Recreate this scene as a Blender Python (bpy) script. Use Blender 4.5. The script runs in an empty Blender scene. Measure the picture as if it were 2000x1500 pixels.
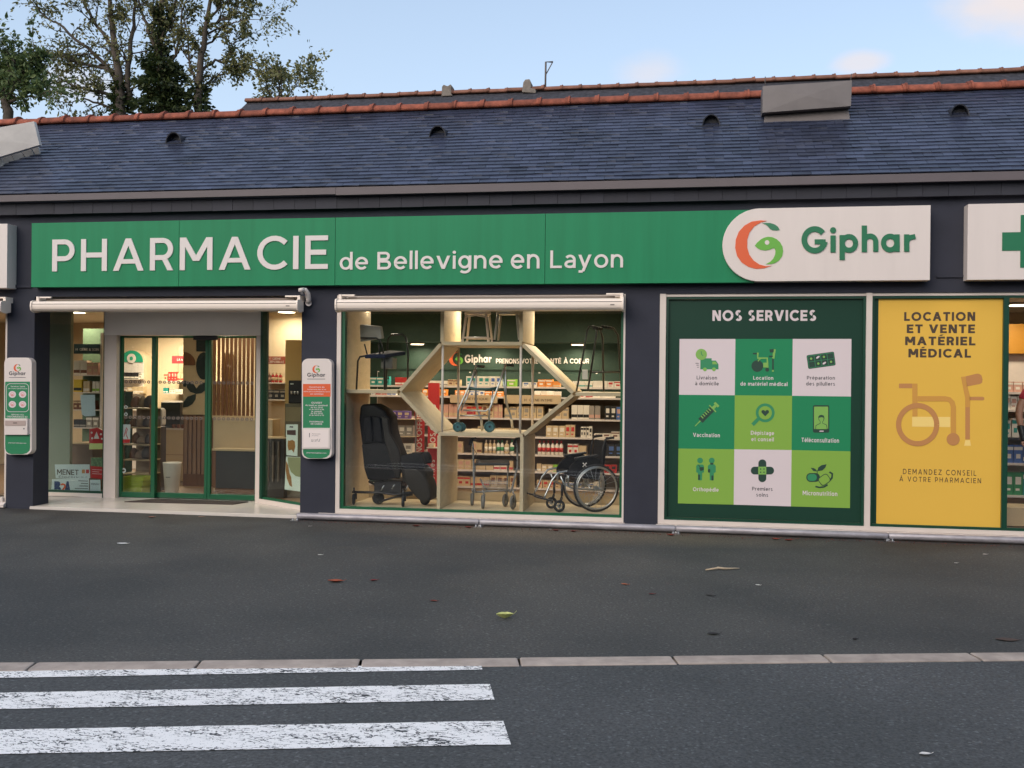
import bpy, math, random
from math import sin, cos, pi, radians
from mathutils import Vector, Matrix
import numpy as np

random.seed(11)
RNG = np.random.default_rng(5)
scene = bpy.context.scene
COL = scene.collection

# ------------------------------------------------------------------ camera
FPX = 1950.0                       # focal length in photo pixels (photo 2000 x 1500)
CY, CZ = -12.35, 1.80
YAW, PITCH, ROLL = radians(-9.649), radians(-0.105), radians(0.577)
_f = Vector((sin(YAW) * cos(PITCH), cos(YAW) * cos(PITCH), sin(PITCH)))
_r0 = Vector((cos(YAW), -sin(YAW), 0))
_u0 = _r0.cross(_f)
_r = cos(ROLL) * _r0 + sin(ROLL) * _u0
_u = -sin(ROLL) * _r0 + cos(ROLL) * _u0
CAMP = Vector((0, CY, CZ))
cam_data = bpy.data.cameras.new('camera')
cam = bpy.data.objects.new('camera', cam_data)
COL.objects.link(cam)
cam.matrix_world = Matrix(((_r.x, _u.x, -_f.x, 0), (_r.y, _u.y, CY * 0 - _f.y, CY), (_r.z, _u.z, -_f.z, CZ), (0, 0, 0, 1)))
cam_data.sensor_width = 36.0
cam_data.lens = 36.0 * FPX / 2000.0
cam_data.clip_end = 2000
scene.camera = cam

# ------------------------------------------------------------------ light
SUN_EL, SUN_AZ = radians(31), radians(205)      # behind the camera, veiled by thin cloud
world = bpy.data.worlds.new('World')
scene.world = world
world.use_nodes = True
nt = world.node_tree
nt.nodes.clear()
wo = nt.nodes.new('ShaderNodeOutputWorld')
bg = nt.nodes.new('ShaderNodeBackground')
sky = nt.nodes.new('ShaderNodeTexSky')
sky.sky_type = 'NISHITA'
sky.sun_disc = False
sky.sun_elevation = SUN_EL
sky.sun_rotation = SUN_AZ
sky.air_density = 1.0
sky.dust_density = 2.2
sky.ozone_density = 1.5
bg.inputs['Strength'].default_value = 0.15
tc = nt.nodes.new('ShaderNodeTexCoord')
def wn(t, **k):
    n = nt.nodes.new(t)
    for a, v in k.items(): setattr(n, a, v)
    return n
# thin high veil, denser towards the horizon all round
sxz = wn('ShaderNodeSeparateXYZ'); nt.links.new(tc.outputs['Generated'], sxz.inputs[0])
vr = wn('ShaderNodeMapRange'); vr.inputs['From Min'].default_value = 0.0; vr.inputs['From Max'].default_value = 0.55
vr.inputs['To Min'].default_value = 0.64; vr.inputs['To Max'].default_value = 0.22
nt.links.new(sxz.outputs['Z'], vr.inputs['Value'])
mv = wn('ShaderNodeMix', data_type='RGBA'); mv.inputs['B'].default_value = (4.35, 5.15, 6.0, 1)
nt.links.new(vr.outputs[0], mv.inputs['Factor']); nt.links.new(sky.outputs['Color'], mv.inputs['A'])
# a few small peach coloured clouds low over the roofs
no = wn('ShaderNodeTexNoise'); no.inputs['Scale'].default_value = 9.0; no.inputs['Detail'].default_value = 7; no.inputs['Roughness'].default_value = .55
mp = wn('ShaderNodeMapping'); mp.inputs['Scale'].default_value = (1, 1, 2.0)
nt.links.new(tc.outputs['Generated'], mp.inputs['Vector']); nt.links.new(mp.outputs[0], no.inputs['Vector'])
last = mv.outputs['Result']
for (az, el, rad, amt) in ((17.0, 19.0, 6.0, .85), (-2.0, 17.0, 4.0, .45), (9.5, 17.0, 2.4, .6), (-33, 15, 4, .4), (40, 24, 9, .8), (60, 20, 10, .8), (-55, 25, 9, .7), (110, 22, 12, .8), (170, 24, 10, .8), (-120, 26, 12, .8), (205, 20, 10, .7)):
    a_, e_ = radians(az), radians(el)
    d_ = wn('ShaderNodeVectorMath', operation='SUBTRACT'); d_.inputs[1].default_value = (sin(a_) * cos(e_), cos(a_) * cos(e_), sin(e_))
    nt.links.new(tc.outputs['Generated'], d_.inputs[0])
    sc_ = wn('ShaderNodeVectorMath', operation='MULTIPLY'); sc_.inputs[1].default_value = (1, 1, 2.2); nt.links.new(d_.outputs[0], sc_.inputs[0])
    ln = wn('ShaderNodeVectorMath', operation='LENGTH'); nt.links.new(sc_.outputs[0], ln.inputs[0])
    m1 = wn('ShaderNodeMath', operation='MULTIPLY_ADD'); m1.inputs[1].default_value = -1.0 / radians(rad); m1.inputs[2].default_value = 0.62
    nt.links.new(ln.outputs['Value'], m1.inputs[0])
    m2 = wn('ShaderNodeMath', operation='ADD'); nt.links.new(m1.outputs[0], m2.inputs[0]); nt.links.new(no.outputs['Fac'], m2.inputs[1])
    m3 = wn('ShaderNodeMapRange', interpolation_type='SMOOTHSTEP'); m3.inputs['From Min'].default_value = .42; m3.inputs['From Max'].default_value = 1.0; m3.inputs['To Max'].default_value = amt
    nt.links.new(m2.outputs[0], m3.inputs['Value'])
    mc = wn('ShaderNodeMix', data_type='RGBA'); mc.inputs['B'].default_value = (4.75, 4.15, 3.95, 1)
    nt.links.new(m3.outputs[0], mc.inputs['Factor']); nt.links.new(last, mc.inputs['A']); last = mc.outputs['Result']
nt.links.new(last, bg.inputs['Color'])
nt.links.new(bg.outputs['Background'], wo.inputs['Surface'])

sd = bpy.data.lights.new('sun', 'SUN')
sd.energy = 1.25
sd.angle = radians(60)             # the sun stands behind thin cloud: no hard shadows
sd.color = (1.0, 0.87, 0.76)
sun = bpy.data.objects.new('sun', sd)
COL.objects.link(sun)
_sd = Vector((sin(SUN_AZ) * cos(SUN_EL), cos(SUN_AZ) * cos(SUN_EL), sin(SUN_EL)))
sun.rotation_euler = _sd.to_track_quat('Z', 'Y').to_euler()
sun.location = _sd * 60

scene.view_settings.view_transform = 'Standard'
scene.view_settings.look = 'None'
scene.view_settings.gamma = 1
scene.view_settings.use_curve_mapping = False
scene.view_settings.exposure = 0.40
scene.render.engine = 'CYCLES'
scene.cycles.use_denoising = True
scene.cycles.max_bounces = 7
scene.cycles.diffuse_bounces = 3
scene.cycles.glossy_bounces = 3
scene.cycles.transparent_max_bounces = 14
scene.cycles.sample_clamp_indirect = 6
scene.cycles.caustics_reflective = False
scene.cycles.caustics_refractive = False

# ------------------------------------------------------------------ measuring helpers
def D(px, py, y=0.0):
    """the point of the plane at depth y that the photograph shows at (px, py)"""
    d = ((px - 1000) / FPX) * _r + ((750 - py) / FPX) * _u + _f
    return CAMP + d * ((y - CY) / d.y)

def G(px, py, z=0.0):
    """the point of the ground at height z seen at (px, py)"""
    d = ((px - 1000) / FPX) * _r + ((750 - py) / FPX) * _u + _f
    return CAMP + d * ((z - CZ) / d.z)

def X(px, y=0.0, py=780): return D(px, py, y).x
def Z(py, y=0.0, px=1000): return D(px, py, y).z

def lin(c):
    c /= 255.0
    return c / 12.92 if c <= 0.04045 else ((c + 0.055) / 1.055) ** 2.4

def rgb(r, g, b, k=1.0):
    return (min(lin(r) * k, 0.92), min(lin(g) * k, 0.92), min(lin(b) * k, 0.92), 1)

# ------------------------------------------------------------------ materials
MATS = {}
def mat(name, col=(.5, .5, .5, 1), rough=.5, metal=0.0, var=0.0, scale=12.0, bump=0.0, bscale=None, island=0.0,
        spec=.5, coat=0.0, stretch=None, emit=None, estr=1.0):
    if name in MATS: return MATS[name]
    m = bpy.data.materials.new(name); m.use_nodes = True
    t = m.node_tree; N = t.nodes; Lk = t.links
    b = N['Principled BSDF']
    b.inputs['Base Color'].default_value = col
    b.inputs['Roughness'].default_value = rough
    b.inputs['Metallic'].default_value = metal
    b.inputs['Specular IOR Level'].default_value = spec
    b.inputs['Coat Weight'].default_value = coat
    if emit:
        b.inputs['Emission Color'].default_value = emit
        b.inputs['Emission Strength'].default_value = estr
    vec = None
    if var or bump:
        tc = N.new('ShaderNodeTexCoord'); oi = N.new('ShaderNodeObjectInfo')
        ad = N.new('ShaderNodeVectorMath'); ad.operation = 'MULTIPLY_ADD'
        cx = N.new('ShaderNodeCombineXYZ')
        for i in range(3): Lk.new(oi.outputs['Random'], cx.inputs[i])
        ad.inputs[1].default_value = (37, 53, 71)
        Lk.new(cx.outputs[0], ad.inputs[0]); Lk.new(tc.outputs['Object'], ad.inputs[2])
        vec = ad.outputs[0]
        if stretch:
            mp = N.new('ShaderNodeMapping'); mp.inputs['Scale'].default_value = stretch
            Lk.new(vec, mp.inputs['Vector']); vec = mp.outputs[0]
    src = None
    if var:
        n = N.new('ShaderNodeTexNoise'); n.inputs['Scale'].default_value = scale; n.inputs['Detail'].default_value = 6
        n.inputs['Roughness'].default_value = .6
        Lk.new(vec, n.inputs['Vector'])
        mr = N.new('ShaderNodeMapRange'); mr.inputs['From Min'].default_value = .25; mr.inputs['From Max'].default_value = .75
        mr.inputs['To Min'].default_value = 1 - var; mr.inputs['To Max'].default_value = 1 + var
        Lk.new(n.outputs['Fac'], mr.inputs['Value']); src = mr.outputs[0]
    if island:
        g = N.new('ShaderNodeNewGeometry'); oi2 = N.new('ShaderNodeObjectInfo')
        s = N.new('ShaderNodeMath'); s.operation = 'ADD'
        Lk.new(g.outputs['Random Per Island'], s.inputs[0]); Lk.new(oi2.outputs['Random'], s.inputs[1])
        fr = N.new('ShaderNodeMath'); fr.operation = 'FRACT'; Lk.new(s.outputs[0], fr.inputs[0])
        mr2 = N.new('ShaderNodeMapRange'); mr2.inputs['To Min'].default_value = 1 - island; mr2.inputs['To Max'].default_value = 1 + island
        Lk.new(fr.outputs[0], mr2.inputs['Value'])
        if src:
            mm = N.new('ShaderNodeMath'); mm.operation = 'MULTIPLY'
            Lk.new(src, mm.inputs[0]); Lk.new(mr2.outputs[0], mm.inputs[1]); src = mm.outputs[0]
        else: src = mr2.outputs[0]
    if src:
        vm = N.new('ShaderNodeVectorMath'); vm.operation = 'SCALE'; vm.inputs[0].default_value = col[:3]
        Lk.new(src, vm.inputs['Scale']); Lk.new(vm.outputs[0], b.inputs['Base Color'])
    if bump:
        n2 = N.new('ShaderNodeTexNoise'); n2.inputs['Scale'].default_value = bscale or scale * 4; n2.inputs['Detail'].default_value = 5
        Lk.new(vec, n2.inputs['Vector'])
        bp = N.new('ShaderNodeBump'); bp.inputs['Strength'].default_value = bump; bp.inputs['Distance'].default_value = .01
        Lk.new(n2.outputs['Fac'], bp.inputs['Height']); Lk.new(bp.outputs[0], b.inputs['Normal'])
    MATS[name] = m
    return m

def glass_mat(name, tint=(.97, .985, .975, 1), k=1.0, ior=1.45):
    m = bpy.data.materials.new(name); m.use_nodes = True
    t = m.node_tree; N = t.nodes; N.clear()
    o = N.new('ShaderNodeOutputMaterial'); mx = N.new('ShaderNodeMixShader')
    tr = N.new('ShaderNodeBsdfTransparent'); tr.inputs['Color'].default_value = tint
    gl = N.new('ShaderNodeBsdfGlossy'); gl.inputs['Roughness'].default_value = 0.0
    gl.inputs['Color'].default_value = (k, k, k, 1)
    ge = N.new('ShaderNodeNewGeometry'); dt = N.new('ShaderNodeVectorMath'); dt.operation = 'DOT_PRODUCT'
    t.links.new(ge.outputs['Normal'], dt.inputs[0]); t.links.new(ge.outputs['Incoming'], dt.inputs[1])
    ab = N.new('ShaderNodeMath'); ab.operation = 'ABSOLUTE'; t.links.new(dt.outputs['Value'], ab.inputs[0])
    iv = N.new('ShaderNodeMath'); iv.operation = 'SUBTRACT'; iv.inputs[0].default_value = 1.0; t.links.new(ab.outputs[0], iv.inputs[1])
    pw_ = N.new('ShaderNodeMath'); pw_.operation = 'POWER'; pw_.inputs[1].default_value = 5; t.links.new(iv.outputs[0], pw_.inputs[0])
    f0 = ((ior - 1) / (ior + 1)) ** 2
    fr = N.new('ShaderNodeMath'); fr.operation = 'MULTIPLY_ADD'; fr.inputs[1].default_value = 1 - f0; fr.inputs[2].default_value = f0
    t.links.new(pw_.outputs[0], fr.inputs[0])
    t.links.new(fr.outputs[0], mx.inputs[0]); t.links.new(tr.outputs[0], mx.inputs[1]); t.links.new(gl.outputs[0], mx.inputs[2])
    t.links.new(mx.outputs[0], o.inputs['Surface'])
    MATS[name] = m
    return m

# ------------------------------------------------------------------ mesh building
class MB:
    def __init__(s): s.v = []; s.f = []; s.m = []; s.sm = []
    def add(s, vs, fs, mi=0, smooth=False):
        o = len(s.v); s.v += [tuple(v) for v in vs]
        for f in fs:
            s.f.append([i + o for i in f]); s.m.append(mi); s.sm.append(smooth)
        return s
    def box(s, x0, x1, y0, y1, z0, z1, mi=0):
        if x0 > x1: x0, x1 = x1, x0
        if y0 > y1: y0, y1 = y1, y0
        if z0 > z1: z0, z1 = z1, z0
        return s.add([(x0, y0, z0), (x1, y0, z0), (x1, y1, z0), (x0, y1, z0), (x0, y0, z1), (x1, y0, z1), (x1, y1, z1), (x0, y1, z1)],
                     [(0, 3, 2, 1), (4, 5, 6, 7), (0, 1, 5, 4), (1, 2, 6, 5), (2, 3, 7, 6), (3, 0, 4, 7)], mi)
    def hexa(s, a, b, mi=0):
        """two quads a (front) and b (back), same order"""
        return s.add(list(a) + list(b), [(0, 1, 2, 3), (7, 6, 5, 4), (0, 4, 5, 1), (1, 5, 6, 2), (2, 6, 7, 3), (3, 7, 4, 0)], mi)
    def prism(s, pts, y0, y1, mi=0):
        """polygon of (x, z) points between the depths y0 (front) and y1"""
        n = len(pts)
        vs = [(p[0], y0, p[1]) for p in pts] + [(p[0], y1, p[1]) for p in pts]
        fs = [list(range(n)), list(range(2 * n - 1, n - 1, -1))] + [(i, i + n, (i + 1) % n + n, (i + 1) % n) for i in range(n)]
        return s.add(vs, fs, mi)
    def prism_x(s, prof, x0, x1, mi=0, smooth=False):
        """profile of (y, z) points drawn along x"""
        n = len(prof)
        vs = [(x0, p[0], p[1]) for p in prof] + [(x1, p[0], p[1]) for p in prof]
        s.add(vs, [(i, (i + 1) % n, (i + 1) % n + n, i + n) for i in range(n)], mi, smooth)
        return s.add(vs, [list(range(n - 1, -1, -1)), list(range(n, 2 * n))], mi)
    def prism_z(s, pts, z0, z1, mi=0):
        n = len(pts)
        vs = [(p[0], p[1], z0) for p in pts] + [(p[0], p[1], z1) for p in pts]
        fs = [list(range(n - 1, -1, -1)), list(range(n, 2 * n))] + [(i, (i + 1) % n, (i + 1) % n + n, i + n) for i in range(n)]
        return s.add(vs, fs, mi)
    def tube(s, pts, r, n=8, closed=False, mi=0):
        pts = [Vector(p) for p in pts]
        k = len(pts)
        rad = r if isinstance(r, (list, tuple)) else [r] * k
        vs = []; up = None
        for i, p in enumerate(pts):
            a = pts[(i - 1) % k] if (closed or i > 0) else p
            b = pts[(i + 1) % k] if (closed or i < k - 1) else p
            t = (b - a)
            if t.length < 1e-9: t = Vector((0, 0, 1))
            t.normalize()
            if up is None:
                up = Vector((0, 0, 1)) if abs(t.z) < .9 else Vector((0, 1, 0))
            w = t.cross(up)
            if w.length < 1e-6: w = t.cross(Vector((1, 0, .3)))
            w.normalize(); up = w.cross(t).normalized()
            for j in range(n):
                q = 2 * pi * j / n
                vs.append(p + (w * cos(q) + up * sin(q)) * rad[i])
        fs = []
        for i in range(k if closed else k - 1):
            i2 = (i + 1) % k
            for j in range(n):
                j2 = (j + 1) % n
                fs.append((i * n + j, i * n + j2, i2 * n + j2, i2 * n + j))
        s.add(vs, fs, mi, True)
        if not closed:
            o = len(s.v) - len(vs)
            s.f.append([o + j for j in range(n - 1, -1, -1)]); s.m.append(mi); s.sm.append(False)
            s.f.append([o + (k - 1) * n + j for j in range(n)]); s.m.append(mi); s.sm.append(False)
        return s
    def lathe(s, prof, c=(0, 0, 0), n=14, mi=0, sx=1, sy=1):
        """profile of (radius, z) points turned about the vertical through c"""
        k = len(prof); vs = []
        for r, z in prof:
            for j in range(n):
                q = 2 * pi * j / n
                vs.append((c[0] + r * cos(q) * sx, c[1] + r * sin(q) * sy, c[2] + z))
        fs = [(i * n + j, i * n + (j + 1) % n, (i + 1) * n + (j + 1) % n, (i + 1) * n + j) for i in range(k - 1) for j in range(n)]
        s.add(vs, fs, mi, True)
        o = len(s.v) - len(vs)
        s.f.append([o + j for j in range(n - 1, -1, -1)]); s.m.append(mi); s.sm.append(False)
        s.f.append([o + (k - 1) * n + j for j in range(n)]); s.m.append(mi); s.sm.append(False)
        return s
    def disc_y(s, c, rx, rz, y0, y1, n=24, mi=0):
        return s.prism([(c[0] + rx * cos(2 * pi * i / n), c[1] + rz * sin(2 * pi * i / n)) for i in range(n)], y0, y1, mi)
    def ring(s, c, axis, R, r, n=28, m=6, mi=0):
        axis = Vector(axis).normalized()
        a = axis.cross(Vector((0, 0, 1)));
        if a.length < 1e-5: a = Vector((1, 0, 0))
        a.normalize(); b = axis.cross(a)
        c = Vector(c)
        return s.tube([c + (a * cos(2 * pi * i / n) + b * sin(2 * pi * i / n)) * R for i in range(n)], r, m, True, mi)
    def cylinder(s, a, b, r, n=14, mi=0): return s.tube([a, b], r, n, False, mi)
    def build(s, name, mats, parent=None, bevel=0.0, kind=None, subsurf=0):
        if not s.v: return None
        A = np.array(s.v, dtype=float)
        lo, hi = A.min(0), A.max(0)
        org = Vector(((lo[0] + hi[0]) / 2, (lo[1] + hi[1]) / 2, lo[2]))
        A = A - np.array(org)
        me = bpy.data.meshes.new(name)
        me.from_pydata(A.tolist(), [], s.f)
        if not isinstance(mats, (list, tuple)): mats = [mats]
        for m in mats: me.materials.append(m)
        if len(mats) > 1: me.polygons.foreach_set('material_index', s.m)
        me.polygons.foreach_set('use_smooth', s.sm)
        me.update()
        o = bpy.data.objects.new(name, me)
        COL.objects.link(o)
        attach(o, org, parent)
        if bevel:
            bm_ = o.modifiers.new('bevel', 'BEVEL'); bm_.width = bevel; bm_.segments = 2; bm_.limit_method = 'ANGLE'; bm_.angle_limit = radians(50)
        if subsurf:
            ss = o.modifiers.new('subsurf', 'SUBSURF'); ss.levels = subsurf; ss.render_levels = subsurf
        if kind: o['kind'] = kind
        return o

WL = {}
def attach(o, loc, parent=None):
    loc = Vector(loc); WL[o.name] = loc
    if parent is not None:
        o.parent = parent; o.location = loc - WL[parent.name]
    else: o.location = loc

def thing(name, label, cat, loc=(0, 0, 0), group=None):
    o = bpy.data.objects.new(name, None); COL.objects.link(o)
    o.empty_display_size = .1
    attach(o, loc)
    o['label'] = label; o['category'] = cat
    if group: o['group'] = group
    return o

def tag(o, label, cat, group=None):
    o['label'] = label; o['category'] = cat
    if group: o['group'] = group
    return o

def structure(o):
    o['kind'] = 'structure'; return o

def holder(name):
    o = bpy.data.objects.new(name, None); COL.objects.link(o); attach(o, (0, 0, 0)); o['kind'] = 'structure'
    return o

def piece(name, mesh, loc, parent, rot=None):
    o = bpy.data.objects.new(name, mesh); COL.objects.link(o); attach(o, loc, parent)
    if rot: o.rotation_euler = rot
    return o

def copy_thing(src, loc, label=None, rotz=None):
    c = src.copy(); COL.objects.link(c); attach(c, loc)
    if label: c['label'] = label
    if rotz is not None: c.rotation_euler = (0, 0, rotz)
    for ch in src.children:
        k = ch.copy(); COL.objects.link(k); k.parent = c
        for g in ch.children:
            h = g.copy(); COL.objects.link(h); h.parent = k
    return c

# ------------------------------------------------------------------ lettering and flat print
FIT = {}
def _arc(cx, cy, rx, ry, a0, a1, n=None):
    n = n or max(4, int(abs(a1 - a0) / 14))
    return [(cx + rx * cos(radians(a0 + (a1 - a0) * i / n)), cy + ry * sin(radians(a0 + (a1 - a0) * i / n))) for i in range(n + 1)]
def glyph(ch, w):
    """strokes of one letter drawn for this scene, cap height 1: (advance, [polygons]); w is the stroke weight"""
    h = w / 2; P = []; X_ = .74
    def bar(x0, y0, x1, y1): P.append([(x0, y0), (x1, y0), (x1, y1), (x0, y1)])
    def sl(xb, yb, xt, yt, sw=None):
        sw = sw or w * 1.1; P.append([(xb, yb), (xb + sw, yb), (xt + sw, yt), (xt, yt)])
    def st(path):
        # an open or closed curve of even weight, cut into quads
        b_ = band(path, w); n = len(path)
        for i in range(n - 1): P.append([b_[i], b_[i + 1], b_[2 * n - 2 - i], b_[2 * n - 1 - i]][::-1])
    def O(cx, cy, rx, ry): st(_arc(cx, cy, rx - h, ry - h, 0, 360, 26))
    acc = {'É': ('E', 1), 'È': ('E', -1), 'À': ('A', -1), 'é': ('e', 1), 'è': ('e', -1), 'à': ('a', -1)}.get(ch)
    if acc:
        adv, P2 = glyph(acc[0], w); top = 1.08 if acc[0].isupper() else .84; c = adv / 2 - .02; d = .09 * acc[1]
        return adv, P2 + [[(c - d - w * .55, top), (c - d + w * .55, top), (c + d + w * .6, top + .16), (c + d - w * .5, top + .16)]]
    W = .7
    if ch == 'A': W = .92; sl(0, 0, W / 2 - w * .55, 1); sl(W - w * 1.1, 0, W / 2 - w * .55, 1); bar(W * .2, .22, W * .8, .22 + w * .9)
    elif ch == 'B': W = .72; bar(0, 0, w, 1); st([(h, 1 - h), (.40, 1 - h)] + _arc(.40, .755, .25 - h, .245 - h, 90, -90) + [(h, .51 + h)]); st([(h, .53 - h), (.44, .53 - h)] + _arc(.44, .265, .27 - h, .265 - h, 90, -90) + [(h, h)])
    elif ch == 'C': W = .84; st(_arc(.5, .5, .5 - h, .515 - h, 42, 318))
    elif ch == 'D': W = .86; bar(0, 0, w, 1); st([(h, 1 - h), (.38, 1 - h)] + _arc(.38, .5, .47 - h, .5 - h, 90, -90) + [(h, h)])
    elif ch == 'E': W = .64; bar(0, 0, w, 1); bar(w, 0, W, w * .95); bar(w, 1 - w * .95, W, 1); bar(w, .5 - h, W * .92, .5 + h)
    elif ch == 'F': W = .62; bar(0, 0, w, 1); bar(w, 1 - w * .95, W, 1); bar(w, .46 - h, W * .9, .46 + h)
    elif ch == 'G': W = .86; st(_arc(.5, .5, .5 - h, .515 - h, 42, 325)); bar(W - w, .1, W, .5)
    elif ch == 'H': W = .79; bar(0, 0, w, 1); bar(W - w, 0, W, 1); bar(w, .5 - h, W - w, .5 + h)
    elif ch == 'I': W = w; bar(0, 0, w, 1)
    elif ch == 'L': W = .6; bar(0, 0, w, 1); bar(w, 0, W, w * .95)
    elif ch == 'M': W = .96; bar(0, 0, w, 1); bar(W - w, 0, W, 1); sl(W / 2 - w * .6, .28, .0, 1, w * 1.2); sl(W / 2 - w * .6, .28, W - w * 1.2, 1, w * 1.2)
    elif ch == 'N': W = .8; bar(0, 0, w, 1); bar(W - w, 0, W, 1); sl(W - w * 1.25, 0, 0, 1, w * 1.25)
    elif ch in 'O0': W = 1.03 if ch == 'O' else .7; O(W / 2, .5, W / 2, .515)
    elif ch == 'Q': W = 1.03; O(W / 2, .5, W / 2, .515); sl(.72, -.14, .56, .2)
    elif ch in 'PR':
        W = .7; bar(0, 0, w, 1); st([(h, 1 - h), (.38, 1 - h)] + _arc(.38, .66, .31 - h, .34 - h, 90, -90) + [(h, .32 + h)])
        if ch == 'R': sl(W - w * 1.15, 0, .36, .34)
    elif ch == 'S': W = .66; st(_arc(.33, .745, .29 - h, .27 - h, 35, 180, 9) + _arc(.33, .745, .29 - h, .27 - h, 190, 262, 5)); st(_arc(.33, .265, .32 - h, .28 - h, 82, -90, 11) + _arc(.33, .265, .32 - h, .28 - h, -100, -148, 4))
    elif ch == 'T': W = .72; bar(W / 2 - h, 0, W / 2 + h, 1 - w * .9); bar(0, 1 - w * .95, W, 1)
    elif ch == 'U': W = .77; st([(h, 1), (h, .36)] + _arc(W / 2, .36, W / 2 - h, .375 - h, 180, 360) + [(W - h, 1)])
    elif ch in 'Vv': k = 1 if ch == 'V' else X_; W = .9 * (k if k == 1 else .78); sl(W / 2 - w * .55, 0, 0, k); sl(W / 2 - w * .55, 0, W - w * 1.1, k)
    elif ch in 'Xx': k = 1 if ch == 'X' else X_; W = .8 * k; sl(0, 0, W - w * 1.15, k, w * 1.15); sl(W - w * 1.15, 0, 0, k, w * 1.15)
    elif ch in 'Zz': k = 1 if ch == 'Z' else X_; W = .76 * k; bar(0, 0, W, w * .95); bar(0, k - w * .95, W, k); sl(0, w * .5, W - w * 1.2, k - w * .5, w * 1.2)
    elif ch == 'a': W = .58; bar(W - w, 0, W, .46); st([(W - h, .44)] + _arc(W / 2 + .0, .46, W / 2 - h, X_ - .46 - h + .01, 0, 148)); st([(W - h, .45 - h), (.27, .45 - h)] + _arc(.26, .215, .26 - h, .225 - h, 90, 270) + _arc(.30, .215, W - .30 - h, .225 - h, 270, 350))
    elif ch in 'bp':
        W = .68; st(_arc(.36, .37, .32 - h, .38 - h, 0, 360, 24)); bar(0, 0 if ch == 'b' else -.27, w, 1.05 if ch == 'b' else X_)
    elif ch in 'dq':
        W = .68; st(_arc(.32, .37, .32 - h, .38 - h, 0, 360, 24)); bar(W - w, 0 if ch == 'd' else -.27, W, 1.05 if ch == 'd' else X_)
    elif ch == 'c': W = .6; st(_arc(.35, .37, .35 - h, .38 - h, 45, 315))
    elif ch == 'e': W = .68; st(_arc(.34, .37, .34 - h, .38 - h, 0, 318)); bar(h, .37 - h * .9, W - .01, .37 + h * .9)
    elif ch == 'f': W = .4; st([(.12 + h, 0), (.12 + h, .8)] + _arc(.34, .8, .22 - h, .25 - h, 180, 80)); bar(0, .58, .38, .58 + w * .9)
    elif ch == 'g': W = .66; st(_arc(.32, .38, .32 - h, .37 - h, 0, 360, 24)); st([(W - h, X_), (W - h, .02)] + _arc(.33, .02, W - .33 - h, .29 - h, 0, -140))
    elif ch in 'hn': W = .62; bar(0, 0, w, 1.05 if ch == 'h' else X_); st([(h, .42)] + _arc(.31, .42, .31 - h, .33 - h, 180, 0) + [(W - h, 0)])
    elif ch == 'i': W = w; bar(0, 0, w, X_); P.append(_arc(h, .93, h * 1.25, h * 1.25, 0, 330, 11))
    elif ch == 'j': W = w; bar(0, -.2, w, X_); P.append(_arc(h, .93, h * 1.25, h * 1.25, 0, 330, 11))
    elif ch == 'l': W = w; bar(0, 0, w, 1.05)
    elif ch == 'm': W = 1.0; bar(0, 0, w, X_); st([(h, .42)] + _arc(.28, .42, .28 - h, .33 - h, 180, 0) + [(.56 - h, 0)]); st([(.56 - h, .42)] + _arc(.76, .42, .24 - h + h, .33 - h, 180, 0)[:] + [(W - h + h, 0)])
    elif ch == 'o': W = .72; O(W / 2, .37, W / 2, .385)
    elif ch == 'r': W = .38; bar(0, 0, w, X_); st([(h, .40)] + _arc(.34, .40, .34 - h, X_ - .40 - h + .01, 180, 84))
    elif ch == 's': W = .54; st(_arc(.27, .555, .23 - h, .20 - h, 30, 262, 12)); st(_arc(.27, .195, .26 - h, .21 - h, 82, -148, 13))
    elif ch == 't': W = .42; st([(.1 + h, .92), (.1 + h, .24)] + _arc(.32, .24, .22 - h, .25 - h, 180, 285)); bar(0, .58, .4, .58 + w * .9)
    elif ch == 'u': W = .62; bar(W - w, 0, W, X_); st([(h, X_), (h, .33)] + _arc(.31, .33, .31 - h, .34 - h, 180, 360))
    elif ch == 'y': W = .68; sl(W * .30 - w * .3, -.20, W - w * 1.1, X_); sl(W / 2 - w * .6, .02, 0, X_); bar(.02, -.27, W * .34, -.27 + w * .95)
    elif ch == '1': W = .36; bar(W - w, 0, W, 1); bar(0, 1 - w * .95, W - w, 1)
    elif ch in '23': W = .64; st(_arc(.31, .72, .30 - h, .285 - h, 150, -60 if ch == '2' else -90)); (sl(0, w * .6, .40, .60, w * 1.3), bar(0, 0, W, w * .95)) if ch == '2' else st(_arc(.31, .28, .33 - h, .29 - h, 90, -150))
    elif ch == '4': W = .74; bar(.46, 0, .46 + w, .6); bar(0, .2, W, .2 + w * .95); sl(0, .24, .38, 1, w * 1.2)
    elif ch in '569': W = .66; O(.33, .33 if ch != '9' else .67, .33, .34); st(_arc(.42, .42, .42 - h, .6 - h, 175, 95)) if ch != '9' else st(_arc(.24, .58, .42 - h, .6 - h, -5, -85))
    elif ch == '7': W = .64; bar(0, 1 - w * .95, W, 1); sl(.16, 0, W - w * 1.15, 1 - w * .5, w * 1.15)
    elif ch == '&': W = .78; O(.34, .26, .34, .28); O(.34, .77, .24, .24); sl(W - w * 1.2, 0, .12, .62, w * 1.2)
    elif ch == '-': W = .36; bar(0, .34, W, .34 + w)
    elif ch == '.': W = w * 1.1; bar(0, 0, w * 1.1, w * 1.1)
    elif ch == ' ': return .22, []
    return W, P
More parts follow.
